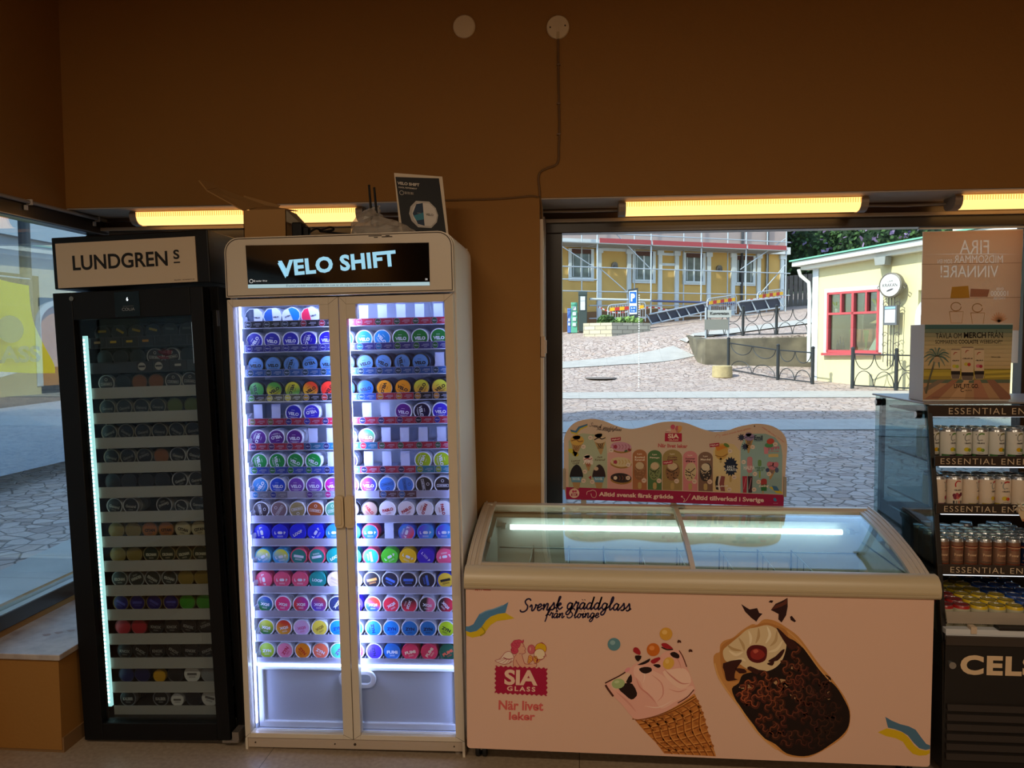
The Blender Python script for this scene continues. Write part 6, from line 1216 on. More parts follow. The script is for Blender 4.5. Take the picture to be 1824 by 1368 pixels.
def cobble(name, c1, c2, c3, sc=7.5, mort='#5c5550'):
    m = M(name, c1, .8, spec=.25); nt = m.node_tree; bs = nt.nodes['Principled BSDF']; tc = nt.nodes.new('ShaderNodeTexCoord')
    v1 = nt.nodes.new('ShaderNodeTexVoronoi'); v1.feature = 'DISTANCE_TO_EDGE'; v1.inputs['Scale'].default_value = sc; v2 = nt.nodes.new('ShaderNodeTexVoronoi'); v2.inputs['Scale'].default_value = sc
    r = nt.nodes.new('ShaderNodeValToRGB'); r.color_ramp.elements[0].color = lin(c1); r.color_ramp.elements[1].color = lin(c2); e = r.color_ramp.elements.new(.5); e.color = lin(c3)
    r2 = nt.nodes.new('ShaderNodeMapRange'); r2.inputs[1].default_value = .0; r2.inputs[2].default_value = .07
    mx = nt.nodes.new('ShaderNodeMix'); mx.data_type = 'RGBA'; mx.inputs['A'].default_value = lin(mort)
    bp = nt.nodes.new('ShaderNodeBump'); bp.inputs['Strength'].default_value = .6; bp.inputs['Distance'].default_value = .03
    for v_ in (v1, v2): nt.links.new(tc.outputs['Object'], v_.inputs['Vector'])
    nt.links.new(v2.outputs['Color'], r.inputs[0]); nt.links.new(v1.outputs['Distance'], r2.inputs[0]); nt.links.new(r2.outputs[0], mx.inputs['Factor']); nt.links.new(r.outputs[0], mx.inputs['B']); nt.links.new(mx.outputs['Result'], bs.inputs['Base Color'])
    nt.links.new(r2.outputs[0], bp.inputs['Height']); nt.links.new(bp.outputs[0], bs.inputs['Normal']); return m
cob = cobble('granite_setts', '#b09787', '#957f76', '#bbaaa0', 6.5, '#6b5d55')
slab = M('granite_slabs', '#b3aea6', .8, noise=(3, '#a29d96', .3)); seams(slab, .9, .5)
xs = [-30+1.0*i for i in range(61)]; xs = sorted(set(xs+[3.84, 3.86])); ys = [3.86+.0]+[4+.5*i for i in range(110)]; ys = sorted(set(ys+[24.2, 24.3, 24.4, 24.45, 24.6, 24.7, 24.8]))
b = MB(); b.v = [(x, y, ground(x, y)) for y in ys for x in xs]; n = len(xs); b.f = [(j*n+i, j*n+i+1, (j+1)*n+i+1, (j+1)*n+i) for j in range(len(ys)-1) for i in range(n-1)]; b.m = [0]*len(b.f)
struct(b, 'street', cob)
b = MB(); b.v = [(x, y, -.10) for y in [-15+1.0*i for i in range(20)] for x in (-30, -12, -8, -5, -3, -2.62)]; b.f = [(j*6+i, j*6+i+1, j*6+i+7, j*6+i+6) for j in range(18) for i in range(5)]; b.m = [0]*len(b.f)
struct(b, 'street_side', cob)
def strip_path(name, pts, w, lift=.012, mat=slab):
    b = MB(); P = smoothpts(pts, 10); v = []
    for i, q in enumerate(P):
        a, c = P[max(i-1, 0)], P[min(i+1, len(P)-1)]; dx, dy = c[0]-a[0], c[1]-a[1]; L_ = math.hypot(dx, dy)
        for s_ in (-1, -.5, 0, .5, 1): x, y = q[0]-dy/L_*w*s_/2, q[1]+dx/L_*w*s_/2; v.append((x, y, ground(x, y)+lift))
    b.v = v; b.f = [(5*i+k, 5*i+k+1, 5*i+k+6, 5*i+k+5) for i in range(len(P)-1) for k in range(4)]; b.m = [0]*len(b.f); struct(b, name, mat)
strip_path('pavement_1', [(-3, 4.8), (2, 4.8), (9, 4.8), (20, 4.8)], 1.9)
strip_path('pavement_2', [(-12, 11.6), (-2, 12.6), (3, 13.2), (12, 13.6), (24, 14)], 1.3)
strip_path('pavement_3', [(-14, 17.4), (-3, 18.0), (3, 18.4), (9, 18.5), (18, 17.5)], 1.5)
strip_path('pavement_4', [(-12, 22.0), (-5, 23.2), (-.8, 24.4), (2.0, 25.4), (3.5, 26.2)], 1.2, .02)
strip_path('pavement_5', [(-.6, 5.5), (-.9, 11), (-1.1, 17.5)], .9, .02)
strip_path('pavement_6', [(3.9, 26.6), (8, 29.2), (13, 32.4)], 1.6, .04)
strip_path('pavement_7', [(-3.4, -8), (-3.4, -2), (-3.5, 4), (-3.7, 11)], 1.3, .02)
strip_path('drain_strip', [(-.25, 5.5), (-.35, 11)], .32, .03, M('drain_grey', '#7f7f80', .7))

# ------------------------------------------------------------------ our own building above the shop, and houses that shade the side street
fac = M('pale_render', '#b9b4aa', .85)
struct(MB().box(-2.61, 14, -12, 3.86, 3.5, 11.6).box(4.85, 14, -12, 3.86, -.1, 3.5), 'facade_upper', fac)
b = MB().box(-16, -9.2, -24, 2.1, -.1, 19); o = tag(b.obj('side_house', fac), 'tall pale house across the side street, seen only as shade', 'building')
for k in range(5): MB().box(-9.22, -9.16, -18+4*k, -16.6+4*k, 1.2, 3).obj('window', M('dark_house_glass', '#2a3036', .15), o)
b = MB().box(-16, -10.6, 2.8, 17, -.1, 7.2); o = tag(b.obj('side_house', M('grey_render', '#9a9ea6', .85, noise=(4, '#8e929a', .3))), 'long low pale grey house across the side street beyond the yellow flag', 'building')
MB().box(-10.62, -10.5, 2.8, 17, 3.6, 3.9).obj('band', M('white_stone', '#c8ccce', .7), o)
for k in range(3): MB().box(-10.62, -10.55, 4+4.5*k, 5.3+4.5*k, 1.2, 2.9).obj('window', M('dark_house_glass'), o)
struct(MB().box(-60, 60, 62, 63, -2, 14), 'horizon_wall', M('far_green', '#5c6c58', .9))
# drainpipe-like dark post by the side street
tag(MB().cyl((-9.3, 12.3, 0), (-9.3, 12.3, 6), .09, n=12).obj('lamp_post', M('dark_post', '#3c4046', .5), smooth=True), 'slim dark post standing in the side street behind the yellow flag', 'post')
# yellow beach flag
t = empty('beach_flag', 'yellow advertising flag with grey letters outside the side window', 'flag', (-5.0, 6.3, 0))
b = MB(); n = 14; c1 = smoothpts([(.34, 2.14), (.33, 1.95), (.36, 1.78), (.48, 1.58), (.60, 1.42), (.62, 1.33)], 4); m_ = len(c1)
for d in (0, .004):
    for i, (yr, z) in enumerate(c1):
        for j in range(6): f = j/5; b.v.append((.03*math.sin(3*f+z*3)+d, -.9+(yr+.9)*f, z+.04*(1-f)+.02*math.sin(5*f)))
b.f = [(i*6+j, i*6+j+1, (i+1)*6+j+1, (i+1)*6+j) for i in range(m_-1) for j in range(5)] + [(m_*6+i*6+j, m_*6+(i+1)*6+j, m_*6+(i+1)*6+j+1, m_*6+i*6+j+1) for i in range(m_-1) for j in range(5)]; b.m = [0]*len(b.f)
b.obj('flag_cloth', paper('flag_yellow', '#e8dc20', .5), t, smooth=True)
b = MB(); ff = lambda u, w: (.075, u, w)
b.add([ff(u*.16+.0, w*.12+1.72) for u, w in arc(0, 0, 1, 1, n=20)], [tuple(range(20))]); add_text(b, 'GLASS', lambda u, w: (.075, u, w), -.07, 1.50, w=.86, h=.15, bold=.035); b.obj('flag_lettering', ink('#8f8f50'), t)
b = MB(); b.cyl((0, -.92, .05), (0, -.92, 2.22), .012, n=8); b.tube([(0, -.92, 2.18), (0, -.3, 2.18), (0, .36, 2.18)], .008, 8); b.box(-.25, .25, -1.17, -.67, -.10, .05); b.obj('flag_pole', M('pole_grey', '#9a9ca0', .4, .6), t)
# parked car
car = empty('parked_car', 'pale blue-grey car parked beside the shop beyond the side window', 'car', (-6.9, 8.3, -.02))
body = [(-2.1, .25), (-2.15, .55), (-2.05, .80), (-1.35, .92), (-.75, 1.33), (-.2, 1.42), (.6, 1.42), (1.2, 1.34), (1.85, .98), (2.1, .90), (2.15, .55), (2.1, .25)]
cm = M('car_paint', '#9fb0c4', .2, .5, coat=1)
MB().prism(smoothpts(body, 3, True), lambda u, v, w: (w, u, v), -.82, .82).obj('car_body', cm, car, smooth=True, bevel=.08, seg=3)
gl = [(-1.15, .93), (-.70, 1.26), (-.2, 1.34), (.6, 1.34), (1.12, 1.27), (1.5, .95)]
for s_ in (-1, 1): MB().prism(gl, lambda u, v, w: (w, u, v), s_*.815, s_*.83).obj('side_window', M('car_glass', '#2c3840', .08), car)
MB().hexa([(-.7, -1.36, .95), (.7, -1.36, .95), (.7, -1.30, .95), (-.7, -1.30, .95), (-.62, -.78, 1.34), (.62, -.78, 1.34), (.62, -.72, 1.34), (-.62, -.72, 1.34)]).obj('windscreen', M('car_glass'), car)
for y in (-1.3, 1.3):
    for s_ in (-1, 1): w_ = MB().lathe([(.05, -.09), (.28, -.09), (.31, -.06), (.31, .06), (.28, .09), (.05, .09)], 20, (s_*.76, y, .31), 'x').obj('wheel', M('black_rubber'), car, smooth=True); MB().cyl((s_*.86, y, .31), (s_*.872, y, .31), .19, n=16).obj('hubcap', M('hub_silver', '#a8acb0', .3, .8), w_)
MB().box(-.8, .8, 2.06, 2.16, .62, .74).obj('tail_lamp', M('car_red', '#8c1c1c', .3), car)

# ------------------------------------------------------------------ the pale cafe on the right
K0 = Vector((6.48, 22, 0)); kd = Vector((.5523, -.8336, 0)); kn = Vector((.8336, .5523, 0))
def KF(u, w, d=0): v_ = K0+kd*u+kn*d; return (v_.x, v_.y, w)
kf_ = empty('cafe_building', 'pale yellow one-storey cafe with a red-framed window and a green roof edge', 'building', tuple(K0))
def kl(mb): mb.v = [tuple(Vector(v)-K0) for v in mb.v]; return mb
KP = lambda u, v, w: KF(u, v, w)
b = MB(); b.prism([(0, .3), (.42, .3), (.42, 3.62), (0, 3.60)], KP, 0, .3); b.prism([(.42, .3), (2.02, .3), (2.02, 1.22), (.42, 1.22)], KP, 0, .3); b.prism([(.42, 2.84), (2.02, 2.84), (2.02, 3.70), (.42, 3.62)], KP, 0, .3); b.prism([(2.02, .2), (3.05, .2), (3.05, 3.75), (2.02, 3.70)], KP, 0, .3); b.prism([(3.05, 2.75), (4.3, 2.75), (4.3, 3.85), (3.05, 3.75)], KP, 0, .3); b.prism([(4.3, .1), (9, .1), (9, 4.1), (4.3, 3.85)], KP, 0, .3)
b.prism([(0, .3), (0, 3.6), (.3, 3.6), (.3, .3)], lambda u, v, w: KF(u, v, w), .3, 7); b.prism([(0, .3), (9, .1), (9, 4.1), (0, 3.6)], KP, 6.7, 7)
kl(b).obj('cafe_wall', M('pale_yellow_render', '#d8cd9c', .85), kf_)
b = MB(); b.prism([(-.05, .3), (.14, .3), (.14, 3.62), (-.05, 3.6)], KP, -.03, .02); kl(b).obj('corner_board', M('white_blue_paint', '#d5dce0', .6), kf_)
b = MB(); b.prism([(-.45, 3.60), (9.2, 4.06), (9.2, 4.20), (-.45, 3.72)], KP, -.40, .3); b.prism([(-.30, 3.50), (9.2, 3.97), (9.2, 4.06), (-.30, 3.60)], KP, -.22, .1); kl(b).obj('eave', M('white_paint', '#e0e2da', .6), kf_, bevel=.01)
b = MB(); b.hexa([KF(-.5, 3.73, -.46), KF(9.2, 4.21, -.46), KF(9.2, 4.6, 6), KF(-.5, 4.1, 6), KF(-.5, 3.77, -.46), KF(9.2, 4.25, -.46), KF(9.2, 4.66, 6), KF(-.5, 4.16, 6)]); kl(b).obj('green_roof', M('green_copper_roof', '#6fae94', .6), kf_)
b = MB(); b.tube([KF(-.30, 3.52, -.30), KF(-.28, 3.35, -.25), KF(-.12, 3.15, -.10), KF(-.10, 2.8, -.08), KF(-.10, .95, -.08)], .05, 10); kl(b).obj('downpipe', M('white_paint'), kf_, smooth=True)
# red window
rw = M('red_frame', '#b5484c', .5); b = MB(); b.ring([(.34, 1.12), (2.12, 1.16), (2.12, 2.94), (.34, 2.94)], [(.44, 1.22), (2.02, 1.22), (2.02, 2.84), (.44, 2.84)], KP, -.015, .05); surr = kl(b).obj('window_surround', M('white_paint'), kf_)
wn = MB()
for u0, u1, z0, z1 in ((.44, .50, 1.24, 2.82), (1.96, 2.02, 1.24, 2.82), (.44, 2.02, 1.22, 1.29), (.44, 2.02, 2.78, 2.84), (1.21, 1.28, 1.29, 2.78), (.50, 1.96, 2.23, 2.29), (.86, .91, 2.29, 2.78), (1.62, 1.67, 2.29, 2.78)): wn.prism([(u0, z0), (u1, z0), (u1, z1), (u0, z1)], KP, -.04, .08)
wn.prism([(.36, 1.14), (2.1, 1.18), (2.1, 1.24), (.36, 1.21)], KP, -.14, .02)
kl(wn).obj('window_frame', rw, kf_)
b = MB(); b.prism([(.44, 1.22), (2.02, 1.22), (2.02, 2.84), (.44, 2.84)], KP, .04, .05); kl(b).obj('window_glass', GLASS('cafe_glass', '#e4eaee', r0=.05), kf_)
b = MB(); b.prism([(.35, 1.0), (2.1, 1.0), (2.1, 2.95), (.35, 2.95)], KP, 1.6, 1.62); kl(b).obj('room_back', M('dark_room', '#20242c', .9), kf_)
b = MB(); b.prism([(.42, 1.2), (2.02, 1.2), (2.02, 1.85), (.42, 1.85)], KP, .95, 1.0); kl(b).obj('wood_panel', M('cafe_wood', '#9a6836', .7), kf_)
b = MB(); b.prism([(.42, 1.16), (2.02, 1.16), (2.02, 1.22), (.42, 1.22)], KP, .05, .9); kl(b).obj('inner_sill', M('pale_sill', '#b8ab94', .6), kf_)
def potted(u, z, h, name, lab, leaf, d=.22, upright=True):
    o = empty(name, lab, 'plant', KF(u, z, d)); MB().lathe([(.04, 0), (.055, .10), (.06, .10), (.05, .09)], 12).obj('pot', M('pale_pot', '#a8b08c', .6), o)
    b = MB()
    for k in range(10): a = k*2.4; r_ = .03+.05*((k*37) % 10)/10 if upright else .11; b.hexa([(-.008, -.002, .08), (.008, -.002, .08), (.008, .002, .08), (-.008, .002, .08), (r_*math.cos(a)-.012, r_*math.sin(a), h), (r_*math.cos(a)+.012, r_*math.sin(a), h*.95), (r_*math.cos(a)+.010, r_*math.sin(a)+.004, h), (r_*math.cos(a)-.010, r_*math.sin(a)+.004, h)])
    b.obj('leaves', M(leaf, leaf and '#8a9a3c', .6), o)
potted(1.05, 1.23, .60, 'potted_plant', 'upright yellow-green plant left of the middle bar in the cafe window', 'leaf_yellow'); potted(1.48, 1.23, .58, 'potted_plant', 'upright yellow-green plant right of the middle bar in the cafe window', 'leaf_yellow')
potted(.66, 2.30, .28, 'potted_plant', 'small green plant on the upper left bar of the cafe window', 'leaf_yellow', .10, False); potted(1.86, 2.30, .30, 'potted_plant', 'small green plant on the upper right bar of the cafe window', 'leaf_yellow', .10, False)
for k, (u, h_) in enumerate(((.62, .36), (.70, .44), (.80, .38))): o = MB().lathe([(.03, 0), (.035, .02), (.035, h_*.55), (.012, h_*.75), (.012, h_)], 12, KF(u, 1.22, .2)).obj('bottle', M('dark_bottle', '#1a1613', .25), smooth=True); tag(o, 'dark bottle in the lower left of the cafe window, %s of three' % ['left', 'middle and tallest', 'right'][k], 'bottle', 'bottles in the cafe window')
b = MB(); b.hexa([KF(1.62, 1.24, .10), KF(1.94, 1.24, .10), KF(1.96, 1.24, .14), KF(1.64, 1.24, .14), KF(1.76, 1.60, .20), KF(2.0, 1.60, .20), KF(2.0, 1.60, .23), KF(1.78, 1.60, .23)]); tag(b.obj('menu_card', M('menu_green_card', '#a8b48c', .6)), 'pale leaning menu card in the lower right of the cafe window', 'card')
b = MB(); pc = KF(1.48, 2.02, .6); b.lathe([(.01, .06), (.03, .05), (.15, -.02), (.14, -.03), (.03, .02)], 16, pc); b.cyl((pc[0], pc[1], 2.07), (pc[0], pc[1], 2.8), .006, n=6); tag(b.obj('pendant_lamp', M('brass_shade', '#b8a25c', .4), smooth=True), 'brass pendant lamp hanging in the cafe window', 'lamp')
# round sign, menu case, wrought stand, floodlight, doorway
t = empty('round_sign', 'round white hanging sign on the cafe wall over a glazed menu case', 'sign', KF(2.50, 2.90, -.22))
Tk = Matrix.Rotation(math.atan2(kd.y, kd.x), 4, 'Z')
b = MB(); b.T = Tk; b.lathe([(.30, .07), (.31, .05), (.31, -.07), (.28, -.09), (.27, -.075), (.001, -.075)], 32, (0, 0, 0), 'y'); so_ = b.obj('sign_drum', M('dark_drum', '#6a6458', .5), t, smooth=True)
b = MB(); b.T = Tk; b.lathe([(.268, -.078), (.001, -.079)], 32, (0, 0, 0), 'y'); b.obj('sign_face', M('white_sign', '#e6e6e0', .5), t)
b = MB(); b.T = Tk; add_text(b, 'CAFÉ', lambda u, w: (u, -.081, w), 0, .10, w=.16, h=.06, res=2); add_text(b, 'KRAKAN', lambda u, w: (u, -.081, w), 0, .0, w=.40, h=.085, bold=.02, res=2); b.add([(u*.1, -.081, w*.025-.12+u*.03) for u, w in arc(0, 0, 1, 1, n=12)], [tuple(range(12))]); b.obj('lettering', ink('#4c4a4c'), t)
b = MB(); b.T = Tk
for s_ in (-1, 1): b.tube([(s_*.33, 0, .02), (s_*.40, 0, -.03), (s_*.36, 0, -.10), (s_*.30, 0, -.04)], .012, 6); b.tube([(s_*.14, 0, -.32), (s_*.22, 0, -.36), (s_*.20, 0, -1.9)], .010, 6)
for x in (-.08, .0, .08): b.cyl((x, 0, -.3), (x, 0, -2.0), .012, n=6)
for z in (-.45, -1.2, -1.45, -1.7):
    for s_ in (-1, 1): b.tube([(s_*.08, 0, z), (s_*.17, 0, z+.05), (s_*.24, 0, z), (s_*.20, 0, z-.06), (s_*.15, 0, z-.02)], .009, 6)
b.obj('iron_bracket', M('iron_dark', '#4a443c', .5), t)
b = MB(); b.T = Tk; b.box(-.18, .18, -.05, .03, -.98, -.50, 0); b.box(-.14, .14, -.055, -.045, -.92, -.60, 1); b.box(-.14, .14, -.055, -.045, -.58, -.53, 2); b.obj('menu_case', [M('case_frame', '#5a5c60', .4), M('case_paper', '#d4d8dc', .6), M('case_blue', '#8ab0c4', .5)], t)
b = MB(); b.prism([(2.08, 3.42), (2.34, 3.42), (2.36, 3.62), (2.04, 3.62)], KP, -.30, -.06); b.prism([(2.16, 3.50), (2.28, 3.50), (2.28, 3.66), (2.16, 3.66)], KP, -.08, 0); tag(b.obj('floodlight', M('flood_grey', '#8f918c', .5)), 'grey floodlight under the cafe eave above the round sign', 'lamp')
b = MB(); P_ = [(3.0, .5), (3.0, 2.1)] + arc(3.7, 2.1, .7, .62, 180, 0, 12) + [(4.4, 2.1), (4.4, .5)]; Q_ = [(3.14, .5), (3.14, 2.1)] + arc(3.7, 2.1, .56, .50, 180, 0, 12) + [(4.26, 2.1), (4.26, .5)]
b.ring(P_, Q_, KP, -.03, .25); kl(b).obj('door_arch', M('white_blue_paint'), kf_)
b = MB(); b.prism([(3.14, .5), (4.26, .5), (4.26, 2.5), (3.14, 2.5)], KP, .2, .24); kl(b).obj('orange_door', M('orange_door', '#d08c34', .5), kf_)
# taller white house behind
b = MB().hexa([(14.6, 30, 2), (24, 27, 2), (27, 33, 2), (16.5, 36, 2), (14.6, 30, 9.5), (24, 27, 9.5), (27, 33, 9.5), (16.5, 36, 9.5)]); tag(b.obj('white_house', M('cream_house', '#e4dfc8', .85)), 'taller cream-white house rising behind the green-roofed cafe', 'building')

# ------------------------------------------------------------------ yellow building and its scaffolding
F0 = Vector((-.4638, 34.2, 0)); fx_ = Vector((.9125, .4092, 0)); fn_ = Vector((-.4092, .9125, 0))
def FP(u, w, d=0): v_ = F0+fx_*u+fn_*d; return (v_.x-F0.x, v_.y-F0.y, w)
yb = empty('yellow_building', 'long ochre-yellow house with pale pilasters behind the scaffolding', 'building', tuple(F0))
FPP = lambda u, v, w: FP(u, v, w)
fg = lambda u: ground(F0.x+fx_.x*u, F0.y+fx_.y*u)-.1
b = MB(); b.prism([(-9, 1.2), (11.45, 2.7), (11.45, 5.72), (-9, 5.72)], FPP, 0, 6); b.obj('facade', M('ochre_render', '#cfa762', .85, noise=(2.2, '#c29c58', .3)), yb)
b = MB(); b.prism([(-9, 5.98), (11.5, 5.98), (11.5, 10.5), (-9, 10.5)], FPP, -.05, 6); b.obj('upper_storey', M('upper_brown_board', '#a59088', .85), yb)
b = MB(); b.prism([(-9, 5.68), (11.6, 5.68), (11.6, 6.02), (-9, 6.02)], FPP, -.28, .05); b.obj('cornice', M('cornice_grey', '#c9c8c4', .7), yb)
b = MB(); b.prism([(-9, 1.2), (11.45, 2.6), (11.45, 3.35), (-9, 2.35)], FPP, -.05, .02); b.obj('plinth', M('plinth_brown', '#7a5a3c', .85), yb)
pwm = M('pilaster_white', '#ccd3d6', .7)
for u in (-.62, 1.47, 2.95, 4.54, 5.57-.15, 7.14, 8.48, 9.94, 11.3): MB().prism([(u-.1, fg(u)), (u+.1, fg(u)), (u+.1, 5.68), (u-.1, 5.68)], FPP, -.09, .01).prism([(u-.16, 5.46), (u+.16, 5.46), (u+.16, 5.66), (u-.16, 5.66)], FPP, -.13, .01).obj('pilaster', pwm, yb)
for u0, u1, z in ((1.4, 3.05, 5.56), (4.5, 5.5, 5.45), (4.6, 5.45, 4.98)): MB().prism([(u0, z), (u1, z), (u1, z+.12), (u0, z+.12)], FPP, -.06, .01).obj('moulding', pwm, yb)
for u0, u1, z0, z1 in ((-.02, 1.2, 4.2, 5.62), (3.13, 4.30, 4.16, 5.62), (5.75, 6.95, 4.14, 5.62), (8.55, 9.75, 4.14, 5.58), (-4.5, -3.2, 4.2, 5.62)):
    f = MB().ring([(u0, z0), (u1, z0), (u1, z1), (u0, z1)], [(u0+.14, z0+.16), (u1-.14, z0+.16), (u1-.14, z1-.02), (u0+.14, z1-.02)], FPP, -.08, .02); um = (u0+u1)/2; f.prism([(um-.04, z0+.16), (um+.04, z0+.16), (um+.04, z1), (um-.04, z1)], FPP, -.05, .0); f.prism([(u0+.1, z0+.08), (u1-.1, z0+.08), (u1-.1, z0+.16), (u0+.1, z0+.16)], FPP, -.12, .0)
    f.prism([(u0+.22, z0+.2), (u0+.25, z0+.2), (u0+.25, z1), (u0+.22, z1)], FPP, -.04, .0).prism([(u1-.25, z0+.2), (u1-.22, z0+.2), (u1-.22, z1), (u1-.25, z1)], FPP, -.04, .0)
    f = f.obj('window', pwm, yb); MB().prism([(u0+.12, z0+.14), (u1-.12, z0+.14), (u1-.12, z1), (u0+.12, z1)], FPP, -.02, .005).obj('pane', M('facade_pane', '#5c6660', .2, noise=(3, '#39403e', .2)), f)
    MB().prism([(u0+.12, z1-.22), (u1-.12, z1-.22), (u1-.12, z1), (u0+.12, z1)], FPP, -.07, -.05).obj('dark_header', M('window_head_dark', '#54362c', .8), f)
for u in (2.22, 7.71): MB().prism(arc(u, 4.92, .14, .16, 0, 180, 8)+[(u-.14, 4.80), (u+.14, 4.80)], FPP, -.12, 0).prism(arc(u, 4.88, .07, .07, n=10), FPP, -.16, -.12, 0).obj('wall_lamp', M('wall_lamp_grey', '#55504c', .5), yb)
for u, z0 in ((8.95, 3.2), (10.4, 3.6)): b = MB(); b.cyl(FP(u, z0, -.1), FP(u, 9.5, -.1), .065, n=8); b.obj('downpipe', M('dark_pipe', '#3c3c40', .5), yb, smooth=True)
# scaffolding
sc = empty('scaffolding', 'grey tube scaffolding with red deck planks along the yellow building', 'scaffolding', tuple(F0))
tube_m = M('galvanised_tube', '#a9b0b6', .45, .3); D1, D2 = -1.5, -.45
def tub(name, a, c, r=.03, m=tube_m): MB().cyl(FP(*a), FP(*c), r, n=8).obj(name, m, sc, smooth=True)
SU = (-2.2, .68, 3.26, 5.79, 8.15, 10.36)
for u in SU:
    tub('standard_tube', (u, fg(u)+.05, D1), (u, 9.2, D1), .034); tub('standard_tube', (u-.25, fg(u)+.05, D2), (u-.25, 9.2, D2), .03)
for z in (3.64, 4.66, 6.10, 6.62, 7.6): tub('ledger_tube', (-3, z+.02, D1), (10.6, z-.02, D1), .026)
for z in (3.05, 2.5): tub('ledger_tube', (.3, z, D1), (10.4, z+(.25 if z < 3 else .1), D1), .026)
tub('ledger_tube', (-1, 4.14, D1), (.68, 4.15, D1)); tub('thick_rail', (.3, 3.32, D1-.05), (3.2, 3.30, D1-.05), .05, M('pale_rail', '#c8ccc8', .5)); tub('thick_rail', (3.3, 3.28, D1-.05), (8.3, 3.20, D1-.05), .05, M('blue_rail', '#4a5274', .5))
for a, c in (((1.57, 6.13), (3.26, 4.67)), ((.83, 4.63), (2.5, 3.35)), ((10.33, 6.24), (7.88, 4.76)), ((10.35, 5.03), (8.3, 3.0)), ((-2, 6.1), (.68, 4.6))): tub('brace_tube', (a[0], a[1], D1+.04), (c[0], c[1], D1+.04), .024)
for u in SU: tub('transom_tube', (u, 5.7, D1-.1), (u, 5.7, D2+.1), .024)
b = MB()
for u0, u1, c in ((-3, .7, 1), (.75, 3.2, 0), (3.3, 5.75, 0), (5.8, 8.1, 0), (8.2, 10.3, 0)): b.prism([(u0, 5.66), (u1, 5.66), (u1, 5.70), (u0, 5.70)], FPP, D1-.1, D2+.1, 2)
b.obj('deck', [tube_m, tube_m, M('deck_grey', '#8c8c88', .7)], sc)
for u0, u1 in ((.75, 3.2), (3.3, 5.75), (5.8, 8.1), (8.2, 10.3)): MB().prism([(u0, 5.70), (u1, 5.70), (u1, 5.90), (u0, 5.90)], FPP, D1-.10, D1-.07).obj('toe_board', M('red_board', '#9a3c3e', .7), sc)
# striped tape, barriers, ramp
def barrier(p0, p1, zb0, zb1, h, label, slope=True):
    p0, p1 = Vector(p0+(zb0,)), Vector(p1+(zb1,)); o = empty('crowd_barrier', label, 'barrier', tuple(p0)); d = p1-p0
    P3 = lambda f, z: (d.x*f, d.y*f, d.z*f+z)
    b = MB(); b.tube([P3(0, .05), P3(0, h*.86), P3(.03, h*.97), P3(.09, h), P3(.91, h), P3(.97, h*.97), P3(1, h*.86), P3(1, .05)], .024, 8); b.cyl(P3(0, .18), P3(1, .18), .02, n=6); b.obj('frame', tube_m, o, smooth=True)
    for k in range(1, 15): MB().cyl(P3(k/15, .18), P3(k/15, h), .011, n=6).obj('bar', tube_m, o)
    nrm = Vector((d.y, -d.x, 0)).normalized()*.03
    b = MB(); N_ = 7
    for k in range(N_): f0, f1 = .05+.9*k/N_, .05+.9*(k+1)/N_; b.hexa([tuple(Vector(P3(f, z))+nrm*w) for z in (h*.70, h*.86) for f, w in ((f0, 1), (f1, 1), (f1, .6), (f0, .6))], k % 2)
    b.obj('warning_board', [M('warn_yellow', '#e0a81c', .6), M('warn_red', '#b83028', .6)], o)
barrier((1.2, 32.5), (2.76, 32.6), 2.18, 2.30, .86, 'metal crowd barrier with a red and yellow board behind the parking sign')
barrier((5.35, 33.0), (6.74, 34.0), 2.45, 2.66, .84, 'metal crowd barrier with a red and yellow board, middle of the three')
barrier((7.85, 35.0), (9.25, 36.0), 2.78, 2.98, .88, 'metal crowd barrier with a red and yellow board nearest the wooden fence')
def ladder(name, p0, p1, z0, z1, w, label, nr=4):
    p0, p1 = Vector(p0+(z0,)), Vector(p1+(z1,)); o = empty(name, label, 'ramp', tuple(p0)); d = p1-p0
    MB().cyl((0, 0, 0), tuple(d), .035, n=8).cyl((0, 0, w), tuple(d+Vector((0, 0, w*.9))), .035, n=8).obj('side_rail', tube_m, o)
    for k in range(nr+1): f = k/nr; a = d*f; MB().cyl(tuple(a+Vector((.12, 0, 0))), tuple(a+Vector((-.12, 0, w*(1-.1*f)))), .028, n=6).obj('rung', tube_m, o)
    b = MB(); b.hexa([(0, .05, .03), tuple(d+Vector((0, .05, .03))), tuple(d+Vector((0, .08, .03))), (0, .08, .03), (0, .05, w-.02), tuple(d+Vector((0, .05, w*.9-.02))), tuple(d+Vector((0, .08, w*.9-.02))), (0, .08, w-.02)]); b.obj('dark_sheet', M('dark_blue_sheet', '#2b3140', .6), o)
ladder('ladder_panel', (2.9, 32.4), (5.5, 34.3), 2.22, 2.80, .42, 'long framed dark panel lying along the foot of the scaffolding', 6)
ladder('ladder_panel', (6.9, 34.0), (8.9, 35.2), 2.70, 2.98, .5, 'short framed panel leaning between the two right barriers', 3)
b = MB()
pts = smoothpts([FP(.7, 3.0, D1), FP(1.6, 2.75, D1-.1), FP(3.3, 3.0, D1), FP(4.5, 2.85, D1), FP(5.8, 3.15, D1), FP(7.0, 3.1, D1), FP(8.1, 3.35, D1), FP(9.5, 3.5, D1), FP(10.4, 3.55, D1)], 9)
pts = [tuple(Vector(q)+F0) for q in pts]
for i in range(len(pts)-1): a, c = pts[i], pts[i+1]; b.add([(a[0], a[1], a[2]-.03), (c[0], c[1], c[2]-.03), (c[0], c[1], c[2]+.03), (a[0], a[1], a[2]+.03), (a[0], a[1]+.004, a[2]-.03), (c[0], c[1]+.004, c[2]-.03), (c[0], c[1]+.004, c[2]+.03), (a[0], a[1]+.004, a[2]+.03)], [(0, 1, 2, 3), (7, 6, 5, 4)], i % 2)
